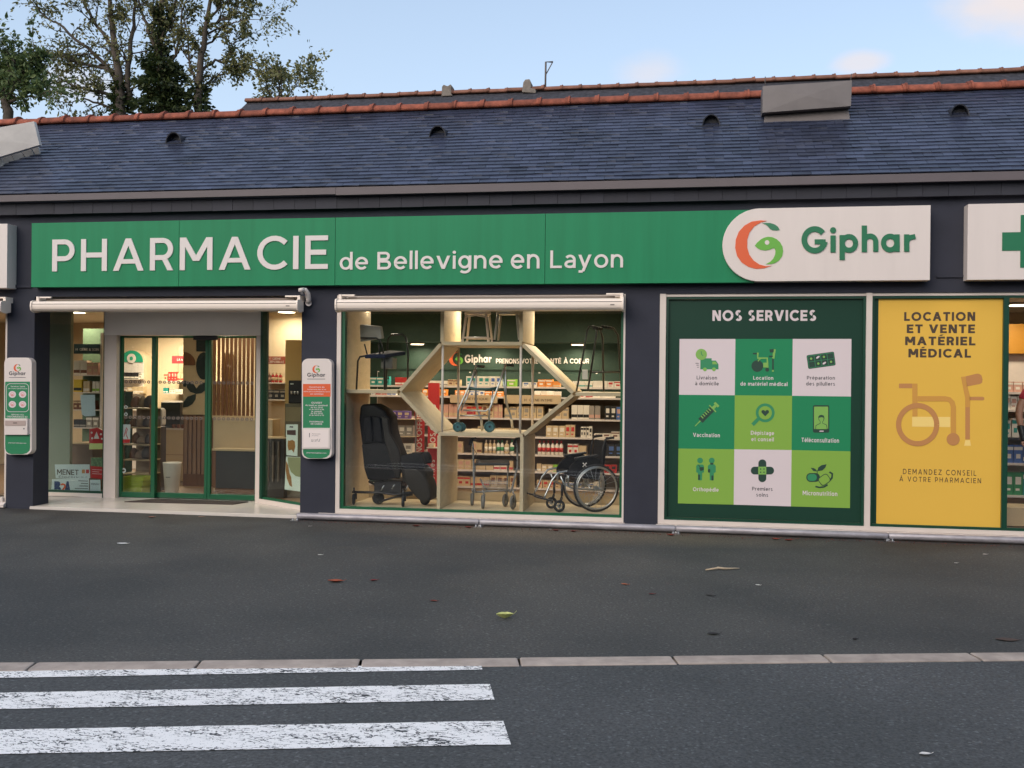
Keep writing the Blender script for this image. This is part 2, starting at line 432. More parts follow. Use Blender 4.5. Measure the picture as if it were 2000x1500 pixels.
def text_geo(s, bold, spacing=1.0, align='CENTER', line=1.0):
    """all strokes of a word as thin solids, fitted to a unit box"""
    key = (s, bold, spacing)
    if key in FIT: return FIT[key]
    w = .105 + bold * 3.0; x = 0; V = []; F = []; k = 0
    for ch in s:
        adv, polys = glyph(ch, w)
        for p in polys:
            ar = sum(p[i][0] * p[(i + 1) % len(p)][1] - p[(i + 1) % len(p)][0] * p[i][1] for i in range(len(p)))
            if ar < 0: p = p[::-1]
            o = len(V); n = len(p); k += 1; zt = 1 + .012 * (k % 9)
            V += [(x + a, c, 0) for a, c in p] + [(x + a, c, zt) for a, c in p]
            F += [[o + n + i for i in range(n)], [o + i for i in range(n)][::-1]] + [[o + i, o + (i + 1) % n, o + n + (i + 1) % n, o + n + i] for i in range(n)]
        x += adv + (.135 if ch != ' ' else .17) + (spacing - 1) * .9
    V = np.array(V, dtype=float); lo = V.min(0); hi = V.max(0); lo[2] = 0; hi[2] = 1
    V = (V - lo) / np.maximum(hi - lo, 1e-6)
    FIT[key] = (V, F)
    return FIT[key]

def text(s, box, y, m, parent, th=.002, bold=.015, spacing=1.0, align='CENTER', line=1.0, name='lettering', world=False, rot=False):
    """lettering s fitted into box = (px0, py0, px1, py1) of the plane at depth y, th thick towards the viewer"""
    V, F = text_geo(s, bold, spacing, align, line)
    if world: x0, z1, x1, z0 = box
    else:
        cx, cyy = (box[0] + box[2]) / 2, (box[1] + box[3]) / 2
        x0, x1 = D(box[0], cyy, y).x, D(box[2], cyy, y).x
        z1, z0 = D(cx, box[1], y).z, D(cx, box[3], y).z
    b = MB()
    if rot:  # reading upwards
        vs = [(x1 - v[1] * (x1 - x0), y - v[2] * th, z0 + v[0] * (z1 - z0)) for v in V]
    else:
        vs = [(x0 + v[0] * (x1 - x0), y - v[2] * th, z0 + v[1] * (z1 - z0)) for v in V]
    b.add(vs, F)
    return b.build(name, m, parent)

def px_poly(pts, y): return [(lambda d: (d.x, d.z))(D(a, b, y)) for a, b in pts]

def flat(name, pts, y, m, parent, th=.002):
    return MB().prism(px_poly(pts, y), y - th, y).build(name, m, parent)

def rect(name, box, y, m, parent, th=.002, bevel=0):
    x0, x1 = X(box[0], y, (box[1] + box[3]) / 2), X(box[2], y, (box[1] + box[3]) / 2)
    z1, z0 = Z(box[1], y, (box[0] + box[2]) / 2), Z(box[3], y, (box[0] + box[2]) / 2)
    return MB().box(x0, x1, y - th, y, z0, z1).build(name, m, parent, bevel=bevel)

def ell(cx, cy, rx, ry=None, a0=0, a1=360, n=28):
    ry = ry or rx
    full = abs(a1 - a0) >= 360
    return [(cx + rx * cos(radians(a0 + (a1 - a0) * i / (n if full else n - 1))), cy - ry * sin(radians(a0 + (a1 - a0) * i / (n if full else n - 1)))) for i in range(n)]

def band(path, w):
    """outline of a flat stroke of width w along a 2D path"""
    P = [Vector(p) for p in path]; Lf = []; Rt = []
    for i, p in enumerate(P):
        a = P[max(i - 1, 0)]; b = P[min(i + 1, len(P) - 1)]
        t = (b - a).normalized(); n = Vector((-t.y, t.x))
        Lf.append(tuple(p + n * w / 2)); Rt.append(tuple(p - n * w / 2))
    return Lf + Rt[::-1]

def rrect(x0, y0, x1, y1, r, n=5):
    o = []
    for cx, cy, a in ((x1 - r, y0 + r, 0), (x0 + r, y0 + r, 90), (x0 + r, y1 - r, 180), (x1 - r, y1 - r, 270)):
        for i in range(n + 1):
            q = radians(a + 90 * i / n)
            o.append((cx + r * cos(q), cy - r * sin(q)))
    return o

def ring_flat(mb, cx, cy, r, w, y, th, n=30, ry=None, a0=0, a1=360):
    mb.prism(px_poly(band(ell(cx, cy, r, ry, a0, a1, n) + ([ell(cx, cy, r, ry, a0, a1, n)[0]] if a1 - a0 >= 360 else []), w), y), y - th, y)
# ------------------------------------------------------------------ the paints and stuffs of the place
K = 1.04
m_wall = mat('dark render', rgb(44, 46, 57, K), .85, var=.12, scale=2.5, bump=.25, bscale=160)
m_wall2 = mat('dark cladding', rgb(43, 44, 53, K), .7, var=.18, scale=3, island=.10)
m_gutter = mat('brown grey zinc', rgb(92, 84, 86, K), .55, var=.08, scale=3)
m_green = mat('green sign panel', rgb(26, 124, 82, K), .45, var=.10, scale=2.2, spec=.25, stretch=(4, 1, .22))
m_white = mat('white sign', rgb(214, 203, 196, K), .4, var=.035, scale=2, stretch=(3, 1, .4))
m_letter = mat('pale letters', rgb(214, 206, 201, K), .45)
m_dgreen = mat('deep green letters', rgb(28, 108, 72, K), .4)
m_orange = mat('orange print', rgb(214, 92, 48, K), .4)
m_lime = mat('lime print', rgb(100, 168, 62, K), .4)
m_sgreen = mat('leaf green print', rgb(45, 118, 82, K), .4)
m_frame = mat('white lacquered frame', rgb(212, 200, 190, K), .35, var=.04, scale=4)
m_framegrey = mat('pale grey header panel', rgb(240, 234, 228, K), .5, var=.03, scale=3)
m_gframe = mat('green lacquered frame', rgb(18, 86, 56, K), .35)
m_gframe_d = mat('deep green frame', rgb(16, 62, 46, K), .35)
m_awning = mat('cream awning cassette', rgb(232, 218, 204, K), .32)
m_awning2 = mat('cream awning seam', rgb(120, 112, 106, K), .5)
m_black = mat('black plastic', rgb(30, 30, 34), .45)
m_rubber = mat('black rubber', rgb(36, 36, 38), .75)
m_fabric = mat('black leatherette', rgb(20, 20, 23, 1.0), .62, var=.15, scale=9, bump=.15, bscale=40, spec=.18)
m_greyfab = mat('charcoal leatherette', rgb(42, 39, 36, 1.0), .62, var=.12, scale=9, spec=.2)
m_steel = mat('brushed steel', rgb(190, 190, 190), .3, metal=.95, var=.05, scale=20)
m_chrome = mat('grey aluminium', rgb(185, 188, 190), .28, metal=.9)
m_galv = mat('galvanised pipe', rgb(158, 154, 158, 1.0), .45, metal=.35, var=.35, scale=14, stretch=(.35, 1, 1))
m_wood = mat('pale plywood', rgb(204, 186, 154, 1.0), .55, var=.12, scale=6, stretch=(.25, 1, 2.2), bump=.03)
m_woodedge = mat('plywood edge', rgb(190, 172, 142, 1.0), .6, var=.12, scale=30, stretch=(.2, 1, 6))
m_slat = mat('brown wooden slat', rgb(118, 78, 52), .55, var=.2, scale=5, stretch=(4, 4, .3))
m_counter = mat('beige laminate', rgb(198, 174, 140), .5, var=.05, scale=4)
m_dark = mat('anthracite laminate', rgb(52, 52, 56), .5)
m_floor = mat('shop floor', rgb(150, 122, 98), .35, var=.08, scale=3)
m_inwall = mat('warm plaster', rgb(222, 200, 168), .8, var=.02, scale=2)
m_ingreen = mat('dark green wall', rgb(28, 52, 40), .7, var=.06, scale=3)
m_ceil = mat('white ceiling', rgb(232, 222, 204), .85)
m_porch = mat('white porch tile', rgb(208, 200, 190, K), .25, var=.06, scale=5)
m_mat = mat('brown entrance mat', rgb(62, 54, 50), .95, bump=.5, bscale=300)
m_paper = mat('white paper', rgb(205, 210, 208, 1.1), .7)
m_glass = glass_mat('shop glass', k=1.0)
m_glass_h = glass_mat('entrance glass', (.90, .93, .91, 1), k=1.0, ior=1.5)
m_red = mat('red print', rgb(176, 44, 44, 1.1), .45)
m_yellow = mat('yellow poster', rgb(222, 178, 76, 1.04), .42, var=.015, scale=2, spec=.2)
m_ybrown = mat('brown print', rgb(186, 130, 76, 1.04), .45)
m_ybrown2 = mat('tan print', rgb(200, 146, 66, 1.04), .45)
m_ycream = mat('cream print', rgb(238, 206, 120, 1.04), .45)
m_ink = mat('dark brown ink', rgb(72, 56, 42, 1.0), .5)
m_pdark = mat('dark green poster', rgb(32, 62, 50, 1.04), .35, spec=.2)
m_pwhite = mat('white poster square', rgb(216, 203, 204, 1.0), .42, spec=.2)
m_pgreen = mat('mid green poster square', rgb(40, 132, 88, 1.0), .42, spec=.2)
m_plime = mat('lime poster square', rgb(132, 172, 74, 1.0), .42, spec=.2)
m_pink = mat('dark green ink', rgb(34, 64, 52, 1.0), .45)
m_picon = mat('green ink', rgb(48, 136, 90, 1.0), .45)
m_piconl = mat('light green ink', rgb(126, 176, 84, 1.0), .45)
m_pgrey = mat('grey ink', rgb(86, 84, 86, 1.1), .5)
m_stone = mat('kerb stone', rgb(156, 144, 134, 1.15), .85, var=.26, scale=7, island=.06, bump=.3, bscale=120)
m_slate = mat('slate', rgb(56, 62, 80, 1.0), .32, var=.5, scale=1.1, island=.24, spec=.6, bump=.1, bscale=30)
m_terra = mat('terracotta', rgb(134, 74, 56, 1.0), .88, var=.5, scale=9, island=.24, bump=.3, bscale=50)
m_terra2 = mat('weathered terracotta', rgb(124, 84, 68, 1.0), .85, var=.35, scale=5, island=.2)
m_zinc = mat('lead grey sheet', rgb(104, 98, 96, 1.0), .55, var=.12, scale=4)
m_zinc2 = mat('pale zinc sheet', rgb(196, 188, 178, 1.0), .6, var=.12, scale=4)
m_vent = mat('black vent hood', rgb(34, 36, 44), .6)
m_bark = mat('bark', rgb(70, 62, 54), .9, var=.3, scale=6)
m_rust = mat('rusty iron', rgb(96, 88, 84), .7, var=.2, scale=10)
m_stone2 = mat('chimney stone', rgb(120, 112, 104), .9, var=.3, scale=8, bump=.5, bscale=20)
m_taupe = mat('taupe back panel', rgb(132, 114, 94), .7, var=.08, scale=3)
m_bulb = mat('lit lamp', (1, .9, .75, 1), .5, emit=(1, .82, .58, 1), estr=6.0)
m_led = mat('lit shelf strip', (1, .95, .85, 1), .5, emit=(1, .88, .68, 1), estr=5.0)

def asphalt(name, base, tint, stain):
    m = bpy.data.materials.new(name); m.use_nodes = True
    t = m.node_tree; N = t.nodes; Lk = t.links; b = N['Principled BSDF']
    b.inputs['Roughness'].default_value = .82
    tc = N.new('ShaderNodeTexCoord')
    big = N.new('ShaderNodeTexNoise'); big.inputs['Scale'].default_value = .55; big.inputs['Detail'].default_value = 6
    fine = N.new('ShaderNodeTexNoise'); fine.inputs['Scale'].default_value = 48; fine.inputs['Detail'].default_value = 4; fine.inputs['Roughness'].default_value = .75
    vor = N.new('ShaderNodeTexVoronoi'); vor.inputs['Scale'].default_value = 70
    for n in (big, fine, vor): Lk.new(tc.outputs['Object'], n.inputs['Vector'])
    r1 = N.new('ShaderNodeMix'); r1.data_type = 'RGBA'
    r1.inputs['A'].default_value = base; r1.inputs['B'].default_value = tint
    mr = N.new('ShaderNodeMapRange'); mr.inputs['From Min'].default_value = .35; mr.inputs['From Max'].default_value = .65
    Lk.new(big.outputs['Fac'], mr.inputs['Value']); Lk.new(mr.outputs[0], r1.inputs['Factor'])
    # grit: darker and lighter grains of stone
    g = N.new('ShaderNodeMapRange'); g.inputs['From Min'].default_value = .3; g.inputs['From Max'].default_value = .7
    g.inputs['To Min'].default_value = .4; g.inputs['To Max'].default_value = 1.62
    Lk.new(fine.outputs['Fac'], g.inputs['Value'])
    sp = N.new('ShaderNodeSeparateColor'); Lk.new(vor.outputs['Color'], sp.inputs[0])
    gt = N.new('ShaderNodeMath'); gt.operation = 'GREATER_THAN'; gt.inputs[1].default_value = .955; Lk.new(sp.outputs[0], gt.inputs[0])
    ad = N.new('ShaderNodeMath'); ad.operation = 'MULTIPLY_ADD'; ad.inputs[1].default_value = .75
    Lk.new(gt.outputs[0], ad.inputs[0]); Lk.new(g.outputs[0], ad.inputs[2])
    last = r1.outputs['Result']
    if stain:   # dirt washed along the foot of the wall
        sx = N.new('ShaderNodeSeparateXYZ'); Lk.new(tc.outputs['Object'], sx.inputs[0])
        nz = N.new('ShaderNodeTexNoise'); nz.inputs['Scale'].default_value = 1.1; nz.inputs['Detail'].default_value = 7; Lk.new(tc.outputs['Object'], nz.inputs['Vector'])
        a = N.new('ShaderNodeMath'); a.operation = 'MULTIPLY_ADD'; a.inputs[1].default_value = 3.0
        Lk.new(nz.outputs['Fac'], a.inputs[0]); Lk.new(sx.outputs['Y'], a.inputs[2])
        m2 = N.new('ShaderNodeMapRange'); m2.inputs['From Min'].default_value = stain[0]; m2.inputs['From Max'].default_value = stain[1]
        m2.inputs['To Max'].default_value = .8
        Lk.new(a.outputs[0], m2.inputs['Value'])
        x2 = N.new('ShaderNodeMix'); x2.data_type = 'RGBA'; x2.inputs['B'].default_value = stain[2]
        Lk.new(m2.outputs[0], x2.inputs['Factor']); Lk.new(last, x2.inputs['A']); last = x2.outputs['Result']
        # pale sandy worn patch
        nw = N.new('ShaderNodeTexNoise'); nw.inputs['Scale'].default_value = .9; nw.inputs['Detail'].default_value = 8; nw.inputs['Roughness'].default_value = .65
        Lk.new(tc.outputs['Object'], nw.inputs['Vector'])
        dv = N.new('ShaderNodeVectorMath'); dv.operation = 'DISTANCE'; dv.inputs[1].default_value = stain[3]
        sc = N.new('ShaderNodeVectorMath'); sc.operation = 'MULTIPLY'; sc.inputs[1].default_value = (.55, 2.2, 1)
        Lk.new(tc.outputs['Object'], sc.inputs[0]); Lk.new(sc.outputs[0], dv.inputs[0])
        w1 = N.new('ShaderNodeMath'); w1.operation = 'MULTIPLY_ADD'; w1.inputs[1].default_value = -1.0; w1.inputs[2].default_value = 1.9
        Lk.new(dv.outputs['Value'], w1.inputs[0])
        w2 = N.new('ShaderNodeMath'); w2.operation = 'MULTIPLY'; w2.use_clamp = True; Lk.new(w1.outputs[0], w2.inputs[0]); Lk.new(nw.outputs['Fac'], w2.inputs[1])
        x3 = N.new('ShaderNodeMix'); x3.data_type = 'RGBA'; x3.inputs['B'].default_value = rgb(104, 95, 80)
        Lk.new(w2.outputs[0], x3.inputs['Factor']); Lk.new(last, x3.inputs['A']); last = x3.outputs['Result']
    vm = N.new('ShaderNodeVectorMath'); vm.operation = 'SCALE'
    Lk.new(last, vm.inputs[0]); Lk.new(ad.outputs[0], vm.inputs['Scale']); Lk.new(vm.outputs[0], b.inputs['Base Color'])
    bp = N.new('ShaderNodeBump'); bp.inputs['Strength'].default_value = .6; bp.inputs['Distance'].default_value = .006
    Lk.new(fine.outputs['Fac'], bp.inputs['Height']); Lk.new(bp.outputs[0], b.inputs['Normal'])
    MATS[name] = m
    return m

m_fore = asphalt('forecourt asphalt', rgb(72, 72, 70), rgb(55, 57, 57), (.55, 1.75, rgb(40, 34, 30), (-.85, -1.15, 0)))
m_road = asphalt('road asphalt', rgb(75, 77, 78), rgb(63, 66, 67), None)

def paint_mat():
    m = bpy.data.materials.new('worn road paint'); m.use_nodes = True
    t = m.node_tree; N = t.nodes; Lk = t.links; b = N['Principled BSDF']
    b.inputs['Roughness'].default_value = .7
    tc = N.new('ShaderNodeTexCoord')
    mp = N.new('ShaderNodeMapping'); mp.inputs['Scale'].default_value = (.62, 1.5, 1); mp.inputs['Rotation'].default_value = (0, 0, radians(-11))
    Lk.new(tc.outputs['Object'], mp.inputs['Vector'])
    wn = N.new('ShaderNodeTexNoise'); wn.inputs['Scale'].default_value = 24; wn.inputs['Detail'].default_value = 2.5; wn.inputs['Roughness'].default_value = .55
    Lk.new(mp.outputs[0], wn.inputs['Vector'])
    db = N.new('ShaderNodeMath'); db.operation = 'SUBTRACT'; db.inputs[1].default_value = .5; Lk.new(wn.outputs['Fac'], db.inputs[0])
    ab = N.new('ShaderNodeMath'); ab.operation = 'ABSOLUTE'; Lk.new(db.outputs[0], ab.inputs[0])
    gate = N.new('ShaderNodeTexNoise'); gate.inputs['Scale'].default_value = 5; gate.inputs['Detail'].default_value = 7; gate.inputs['Roughness'].default_value = .75
    Lk.new(mp.outputs[0], gate.inputs['Vector'])
    thr = N.new('ShaderNodeMapRange'); thr.inputs['From Min'].default_value = .42; thr.inputs['From Max'].default_value = .72
    thr.inputs['To Min'].default_value = -.004; thr.inputs['To Max'].default_value = .075
    Lk.new(gate.outputs['Fac'], thr.inputs['Value'])
    lt = N.new('ShaderNodeMath'); lt.operation = 'LESS_THAN'; Lk.new(ab.outputs[0], lt.inputs[0]); Lk.new(thr.outputs[0], lt.inputs[1])
    chip = N.new('ShaderNodeTexNoise'); chip.inputs['Scale'].default_value = 60; chip.inputs['Detail'].default_value = 3
    Lk.new(tc.outputs['Object'], chip.inputs['Vector'])
    g2 = N.new('ShaderNodeMath'); g2.operation = 'GREATER_THAN'; g2.inputs[1].default_value = .67; Lk.new(chip.outputs['Fac'], g2.inputs[0])
    mxx = N.new('ShaderNodeMath'); mxx.operation = 'MAXIMUM'; Lk.new(lt.outputs[0], mxx.inputs[0]); Lk.new(g2.outputs[0], mxx.inputs[1])
    mix = N.new('ShaderNodeMix'); mix.data_type = 'RGBA'
    mix.inputs['A'].default_value = (.88, .87, .85, 1); mix.inputs['B'].default_value = rgb(60, 63, 66)
    Lk.new(mxx.outputs[0], mix.inputs['Factor']); Lk.new(mix.outputs['Result'], b.inputs['Base Color'])
    return m
m_paint = paint_mat()

def leaf_mat(name, c1, c2):
    m = bpy.data.materials.new(name); m.use_nodes = True
    t = m.node_tree; N = t.nodes; Lk = t.links; b = N['Principled BSDF']
    b.inputs['Roughness'].default_value = .6
    g = N.new('ShaderNodeNewGeometry'); mix = N.new('ShaderNodeMix'); mix.data_type = 'RGBA'
    mix.inputs['A'].default_value = c1; mix.inputs['B'].default_value = c2
    Lk.new(g.outputs['Random Per Island'], mix.inputs['Factor']); Lk.new(mix.outputs['Result'], b.inputs['Base Color'])
    tl = N.new('ShaderNodeBsdfTranslucent'); Lk.new(mix.outputs['Result'], tl.inputs['Color'])
    ms = N.new('ShaderNodeMixShader'); ms.inputs[0].default_value = .3
    Lk.new(b.outputs[0], ms.inputs[1]); Lk.new(tl.outputs[0], ms.inputs[2]); Lk.new(ms.outputs[0], N['Material Output'].inputs['Surface'])
    return m
m_leaf = leaf_mat('tree leaves', rgb(66, 78, 46), rgb(136, 132, 84))
m_leaf2 = leaf_mat('darker tree leaves', rgb(54, 80, 50), rgb(108, 122, 70))
m_ivy = leaf_mat('ivy leaves', rgb(26, 46, 26), rgb(74, 84, 42))
# ------------------------------------------------------------------ ground, kerb, crossing
KA, KB = G(0, 1311), G(2000, 1290)                 # road side of the kerb
kd = (KB - KA).normalized(); kn = Vector((-kd.y, kd.x, 0))      # along the kerb, towards the shop
def kpt(s, t, z=0): return KA + kd * s + kn * t + Vector((0, 0, z))
b = MB(); b.add([(-300, -300, -.05), (300, -300, -.05), (300, 300, -.05), (-300, 300, -.05)], [(0, 1, 2, 3)])
structure(b.build('ground', mat('far ground', rgb(96, 98, 80), .95, var=.2, scale=.3)))
b = MB(); b.add([kpt(-40, -30, -.004), kpt(40, -30, -.004), kpt(40, .02, -.004), kpt(-40, .02, -.004)], [(0, 1, 2, 3)])
structure(b.build('road', m_road))
b = MB(); b.add([kpt(-40, .16, 0), kpt(40, .16, 0), (40, 1.4, 0), (-40, 1.4, 0)], [(0, 1, 2, 3)])
o = structure(b.build('forecourt', m_fore))
# keep the texture origin of the asphalt at the world origin
for o in (bpy.data.objects['forecourt'], bpy.data.objects['road']):
    off = o.location.copy(); o.data.transform(Matrix.Translation(off)); o.location = (0, 0, 0); WL[o.name] = Vector()

kerb = holder('kerb')
KW = .175
prof = [(0, -.1), (0, .001), (.010, .005), (.05, .008), (KW - .012, .008), (KW, .005), (KW, -.1)]
def kerb_mesh(L, k):
    rr = random.Random(k); b = MB()
    x0, x1 = .003, L - .001
    n = len(prof); vs = []
    for x in (x0, x0 + .012, x1 - .012, x1):
        inset = .004 if x in (x0, x1) else 0
        for t, z in prof: vs.append((x + rr.uniform(-.003, .003), t, z - (inset if z > 0 else 0) + rr.uniform(-.001, .001)))
    fs = [(a * n + i, (a + 1) * n + i, (a + 1) * n + i + 1, a * n + i + 1) for a in range(3) for i in range(n - 1)]
    b.add(vs, [f[::-1] for f in fs]); b.add(vs, [list(range(n)), list(range(4 * n - 1, 3 * n - 1, -1))])
    me = bpy.data.meshes.new('kerb_stone'); me.from_pydata(b.v, [], b.f); me.materials.append(m_stone); me.update()
    return me
kmeshes = [kerb_mesh(1.0, k) for k in range(4)]
s0 = (G(383, 1305) - KA).dot(kd)
kang = math.atan2(kd.y, kd.x)
for i in range(-6, 14):
    p = kpt(s0 + i * 1.015, 0.0, random.uniform(-.002, .002))
    piece('kerb_stone', kmeshes[i % 4], p, kerb, (random.uniform(-.004, .004), 0, kang + random.uniform(-.003, .003)))

cross = holder('crosswalk')
def road_pt(px, py): 
    p = G(px, py, 0); return Vector((p.x, p.y, 0))
for (l0, l1, r0, r1) in (((0, 1311.5), (0, 1324), (941, 1297), (942, 1308)), ((0, 1353), (0, 1385), (957, 1336), (966, 1367)), ((0, 1425), (0, 1473), (983, 1408), (998, 1454))):
    a, d, c, e = road_pt(*l0), road_pt(*l1), road_pt(*r0), road_pt(*r1)
    ext = 3.0
    a2 = a - (c - a).normalized() * ext; d2 = d - (e - d).normalized() * ext
    n = 90; top = []; bot = []; rr = random.Random(int(l0[1]))
    for i in range(n + 1):
        q = i / n; jt = rr.uniform(-.003, .003); jb = rr.uniform(-.003, .003)
        top.append(a2.lerp(c, q) + kn * jt); bot.append(d2.lerp(e, q) + kn * jb)
    vs = top + bot
    for v in vs: v.z = .0008
    b = MB(); b.add(vs, [(i, n + 1 + i, n + 2 + i, i + 1) for i in range(n)])
    o = b.build('stripe', m_paint, cross)
    off = WL[o.name].copy(); o.data.transform(Matrix.Translation((off.x, off.y, 0))); o.location = (0, 0, off.z); 

# ------------------------------------------------------------------ the pharmacy building
bld = thing('pharmacy_building', 'long single storey shop with dark walls, slate roof and terracotta ridge', 'building', (-2, 0, 0))
ZT = 2.90                       # head of the windows
XL, XR = -15.5, 9.0
p1a, p1b = X(13), X(66)         # left pillar
p2a, p2b = X(588), X(656)
p3a, p3b = X(1220), X(1287)
EY = 1.15                        # recess of the entrance
eave_y = -.20
zg0, zg1 = D(1300, 364.5, eave_y).z, D(1300, 350.5, eave_y).z      # gutter board
b = MB(); b.box(XL, XR, 0, .3, ZT, zg0 + .02); w = b.build('wall', m_wall, bld)
for a, c in ((p1a, p1b), (p2a, p2b), (p3a, p3b)):
    MB().box(a, c, 0, .34, -.05, ZT).build('pillar', m_wall, bld)
b = MB()   # string course under the sign and shallow pilaster edge
b.box(XL, X(62) - .01, -.025, -.002, Z(559, -.02, 40) - .02, Z(559, -.02, 40) + .02)
b.box(X(1817) + .05, X(1890) - .05, -.02, -.002, Z(546) - .015, Z(546) + .015)
b.build('string_course', m_wall, bld)
b = MB(); b.box(XL, XR, 5.95, 6.2, -.05, 4.6); b.box(XL, XL + .2, .3, 5.95, -.05, 4.6); b.box(XR - .2, XR, .3, 5.95, -.05, 4.6)
b.build('rear_wall', m_wall, bld)
# cladding slates below the gutter
zc0, zc1 = D(1300, 394, -.10).z, zg0 + .012
clad_w = .285
fas = MB().box(XL, XR, -.085, -.002, zc0 + .01, zc1).build('fascia', m_wall, bld)
me = bpy.data.meshes.new('cladding_slate')
bb = MB().box(-clad_w / 2 + .002, clad_w / 2 - .002, -.012, 0, 0, zc1 - zc0 - .004); me.from_pydata(bb.v, [], bb.f); me.materials.append(m_wall2)
for i in range(int((XR - XL) / clad_w)):
    piece('cladding_slate', me, (XL + (i + .5) * clad_w, -.087 - random.uniform(0, .004), zc0 + random.uniform(-.002, .002)), fas)
# gutter
gx = [XL, X(652, eave_y), XR]
for a, c in ((gx[0], gx[1] - .004), (gx[1], gx[2])):
    b = MB(); dz = .012 if a == gx[1] else 0
    b.prism_x([(eave_y, zg0 - dz), (eave_y, zg1), (eave_y + .02, zg1), (eave_y + .02, zg0 + .02), (-.02, zg0 + .02), (-.02, zg0 + .013 - dz)], a, c)
    b.build('gutter', m_gutter, bld)

# roof planes
PT = radians(35)
RE = Vector((0, eave_y + .03, zg1 + .004))            # foot of the slates
def roof_hit(px, py, off=0.0):
    d = ((px - 1000) / FPX) * _r + ((750 - py) / FPX) * _u + _f
    nrm = Vector((0, -sin(PT), cos(PT)))
    t = (RE + nrm * off - CAMP).dot(nrm) / d.dot(nrm)
    return CAMP + d * t
rid = roof_hit(1300, 199)
SL = (rid.y - RE.y) / cos(PT)
RY, RZ = rid.y, rid.z
b = MB()
prof = [(RE.y, RE.z - .01), (RY, RZ - .01), (RY, RZ - .10), (RE.y + .05, RE.z - .10)]
b.prism_x(prof, XL, XR)
prof = [(RY + .001, RZ - .01), (2 * RY - RE.y, RE.z - .01), (2 * RY - RE.y, RE.z - .10), (RY + .001, RZ - .10)]
b.prism_x(prof, XL, XR)
roof = b.build('roof', m_slate, bld)
ex, sw, sl_len, th = .113, .222, .20, .011
nrow = int(SL / ex) + 1
box1 = MB().box(-sw / 2 + .002, sw / 2 - .002, 0, sl_len, 0, th)
sl_me = []
for k in range(5):
    rr = random.Random(k); vs = [list(v) for v in box1.v]
    c = rr.choice((0, 0, 1, 2))
    for i, v in enumerate(vs):
        if v[1] == 0 and c: v[1] += rr.uniform(0, .014)
        v[0] += rr.uniform(-.0015, .0015)
    me = bpy.data.meshes.new('slate'); me.from_pydata(vs, [], box1.f); me.materials.append(m_slate); sl_me.append(me)
cand = []
for r in range(nrow):
    s = r * ex
    Ls = min(sl_len, SL - s + .02)
    for i in range(int((XR - XL) / sw) + 1):
        x = XL + i * sw + (sw / 2 if r % 2 else 0)
        if x > XR: continue
        p = Vector((x, RE.y + s * cos(PT), RE.z + s * sin(PT)))
        cand.append(((p - CAMP).length, r, p))
cand.sort(key=lambda c: c[0])
tilt = math.asin(.0125 / ex) * .95
def slate_mat4(p, r):
    n = Vector((0, -sin(PT), cos(PT)))
    return Matrix.Translation(p + n * (.014 + random.uniform(0, .0025))) @ Matrix.Rotation(PT - tilt + random.uniform(-.012, .012), 4, 'X') @ Matrix.Rotation(random.uniform(-.006, .006), 4, 'Z') @ Matrix.Rotation(random.uniform(-.008, .008), 4, 'Y')
far = MB(); count = 0
def in_view(p):
    q = p - CAMP; w = q.dot(_f); px = 1000 + FPX * q.dot(_r) / w; return -20 < px < 2020
for d, r, p in cand:
    M4 = slate_mat4(p, r)
    if count < 298 and in_view(p):
        o = bpy.data.objects.new('slate', random.choice(sl_me)); COL.objects.link(o)
        WL[o.name] = M4.translation.copy(); o.parent = roof
        o.location = M4.translation - WL[roof.name]; o.rotation_euler = M4.to_euler(); count += 1
    else:
        src = random.choice(sl_me)
        far.add([M4 @ v.co for v in src.vertices], [list(f.vertices) for f in src.polygons])
o = far.build('slate_course', m_slate, roof); o['kind'] = 'stuff'

# terracotta ridge tiles
def ridge_mesh(L, R, seed):
    b = MB(); rr = random.Random(seed)
    def arc(r, n=9): return [(r * cos(pi * i / (n - 1)) * 1.1, r * sin(pi * i / (n - 1)) - R * .25) for i in range(n)]
    b.prism_x(arc(R), 0, L - .05, 0, True)
    b.prism_x(arc(R * 1.16), L - .055, L + .01, 0, True)
    b.prism_x(arc(R * 1.26), L - .012, L + .012, 0, True)
    me = bpy.data.meshes.new('ridge_tile'); me.from_pydata(b.v, [], b.f); me.materials.append(m_terra)
    me.polygons.foreach_set('use_smooth', b.sm); me.update()
    return me
rm = ridge_mesh(.42, .112, 1)
x = XL
while x < XR:
    piece('ridge_tile', rm, (x, RY, RZ + .02 + random.uniform(-.006, .006)), roof, (0, random.uniform(-.012, .012), random.uniform(-.012, .012))); x += .42

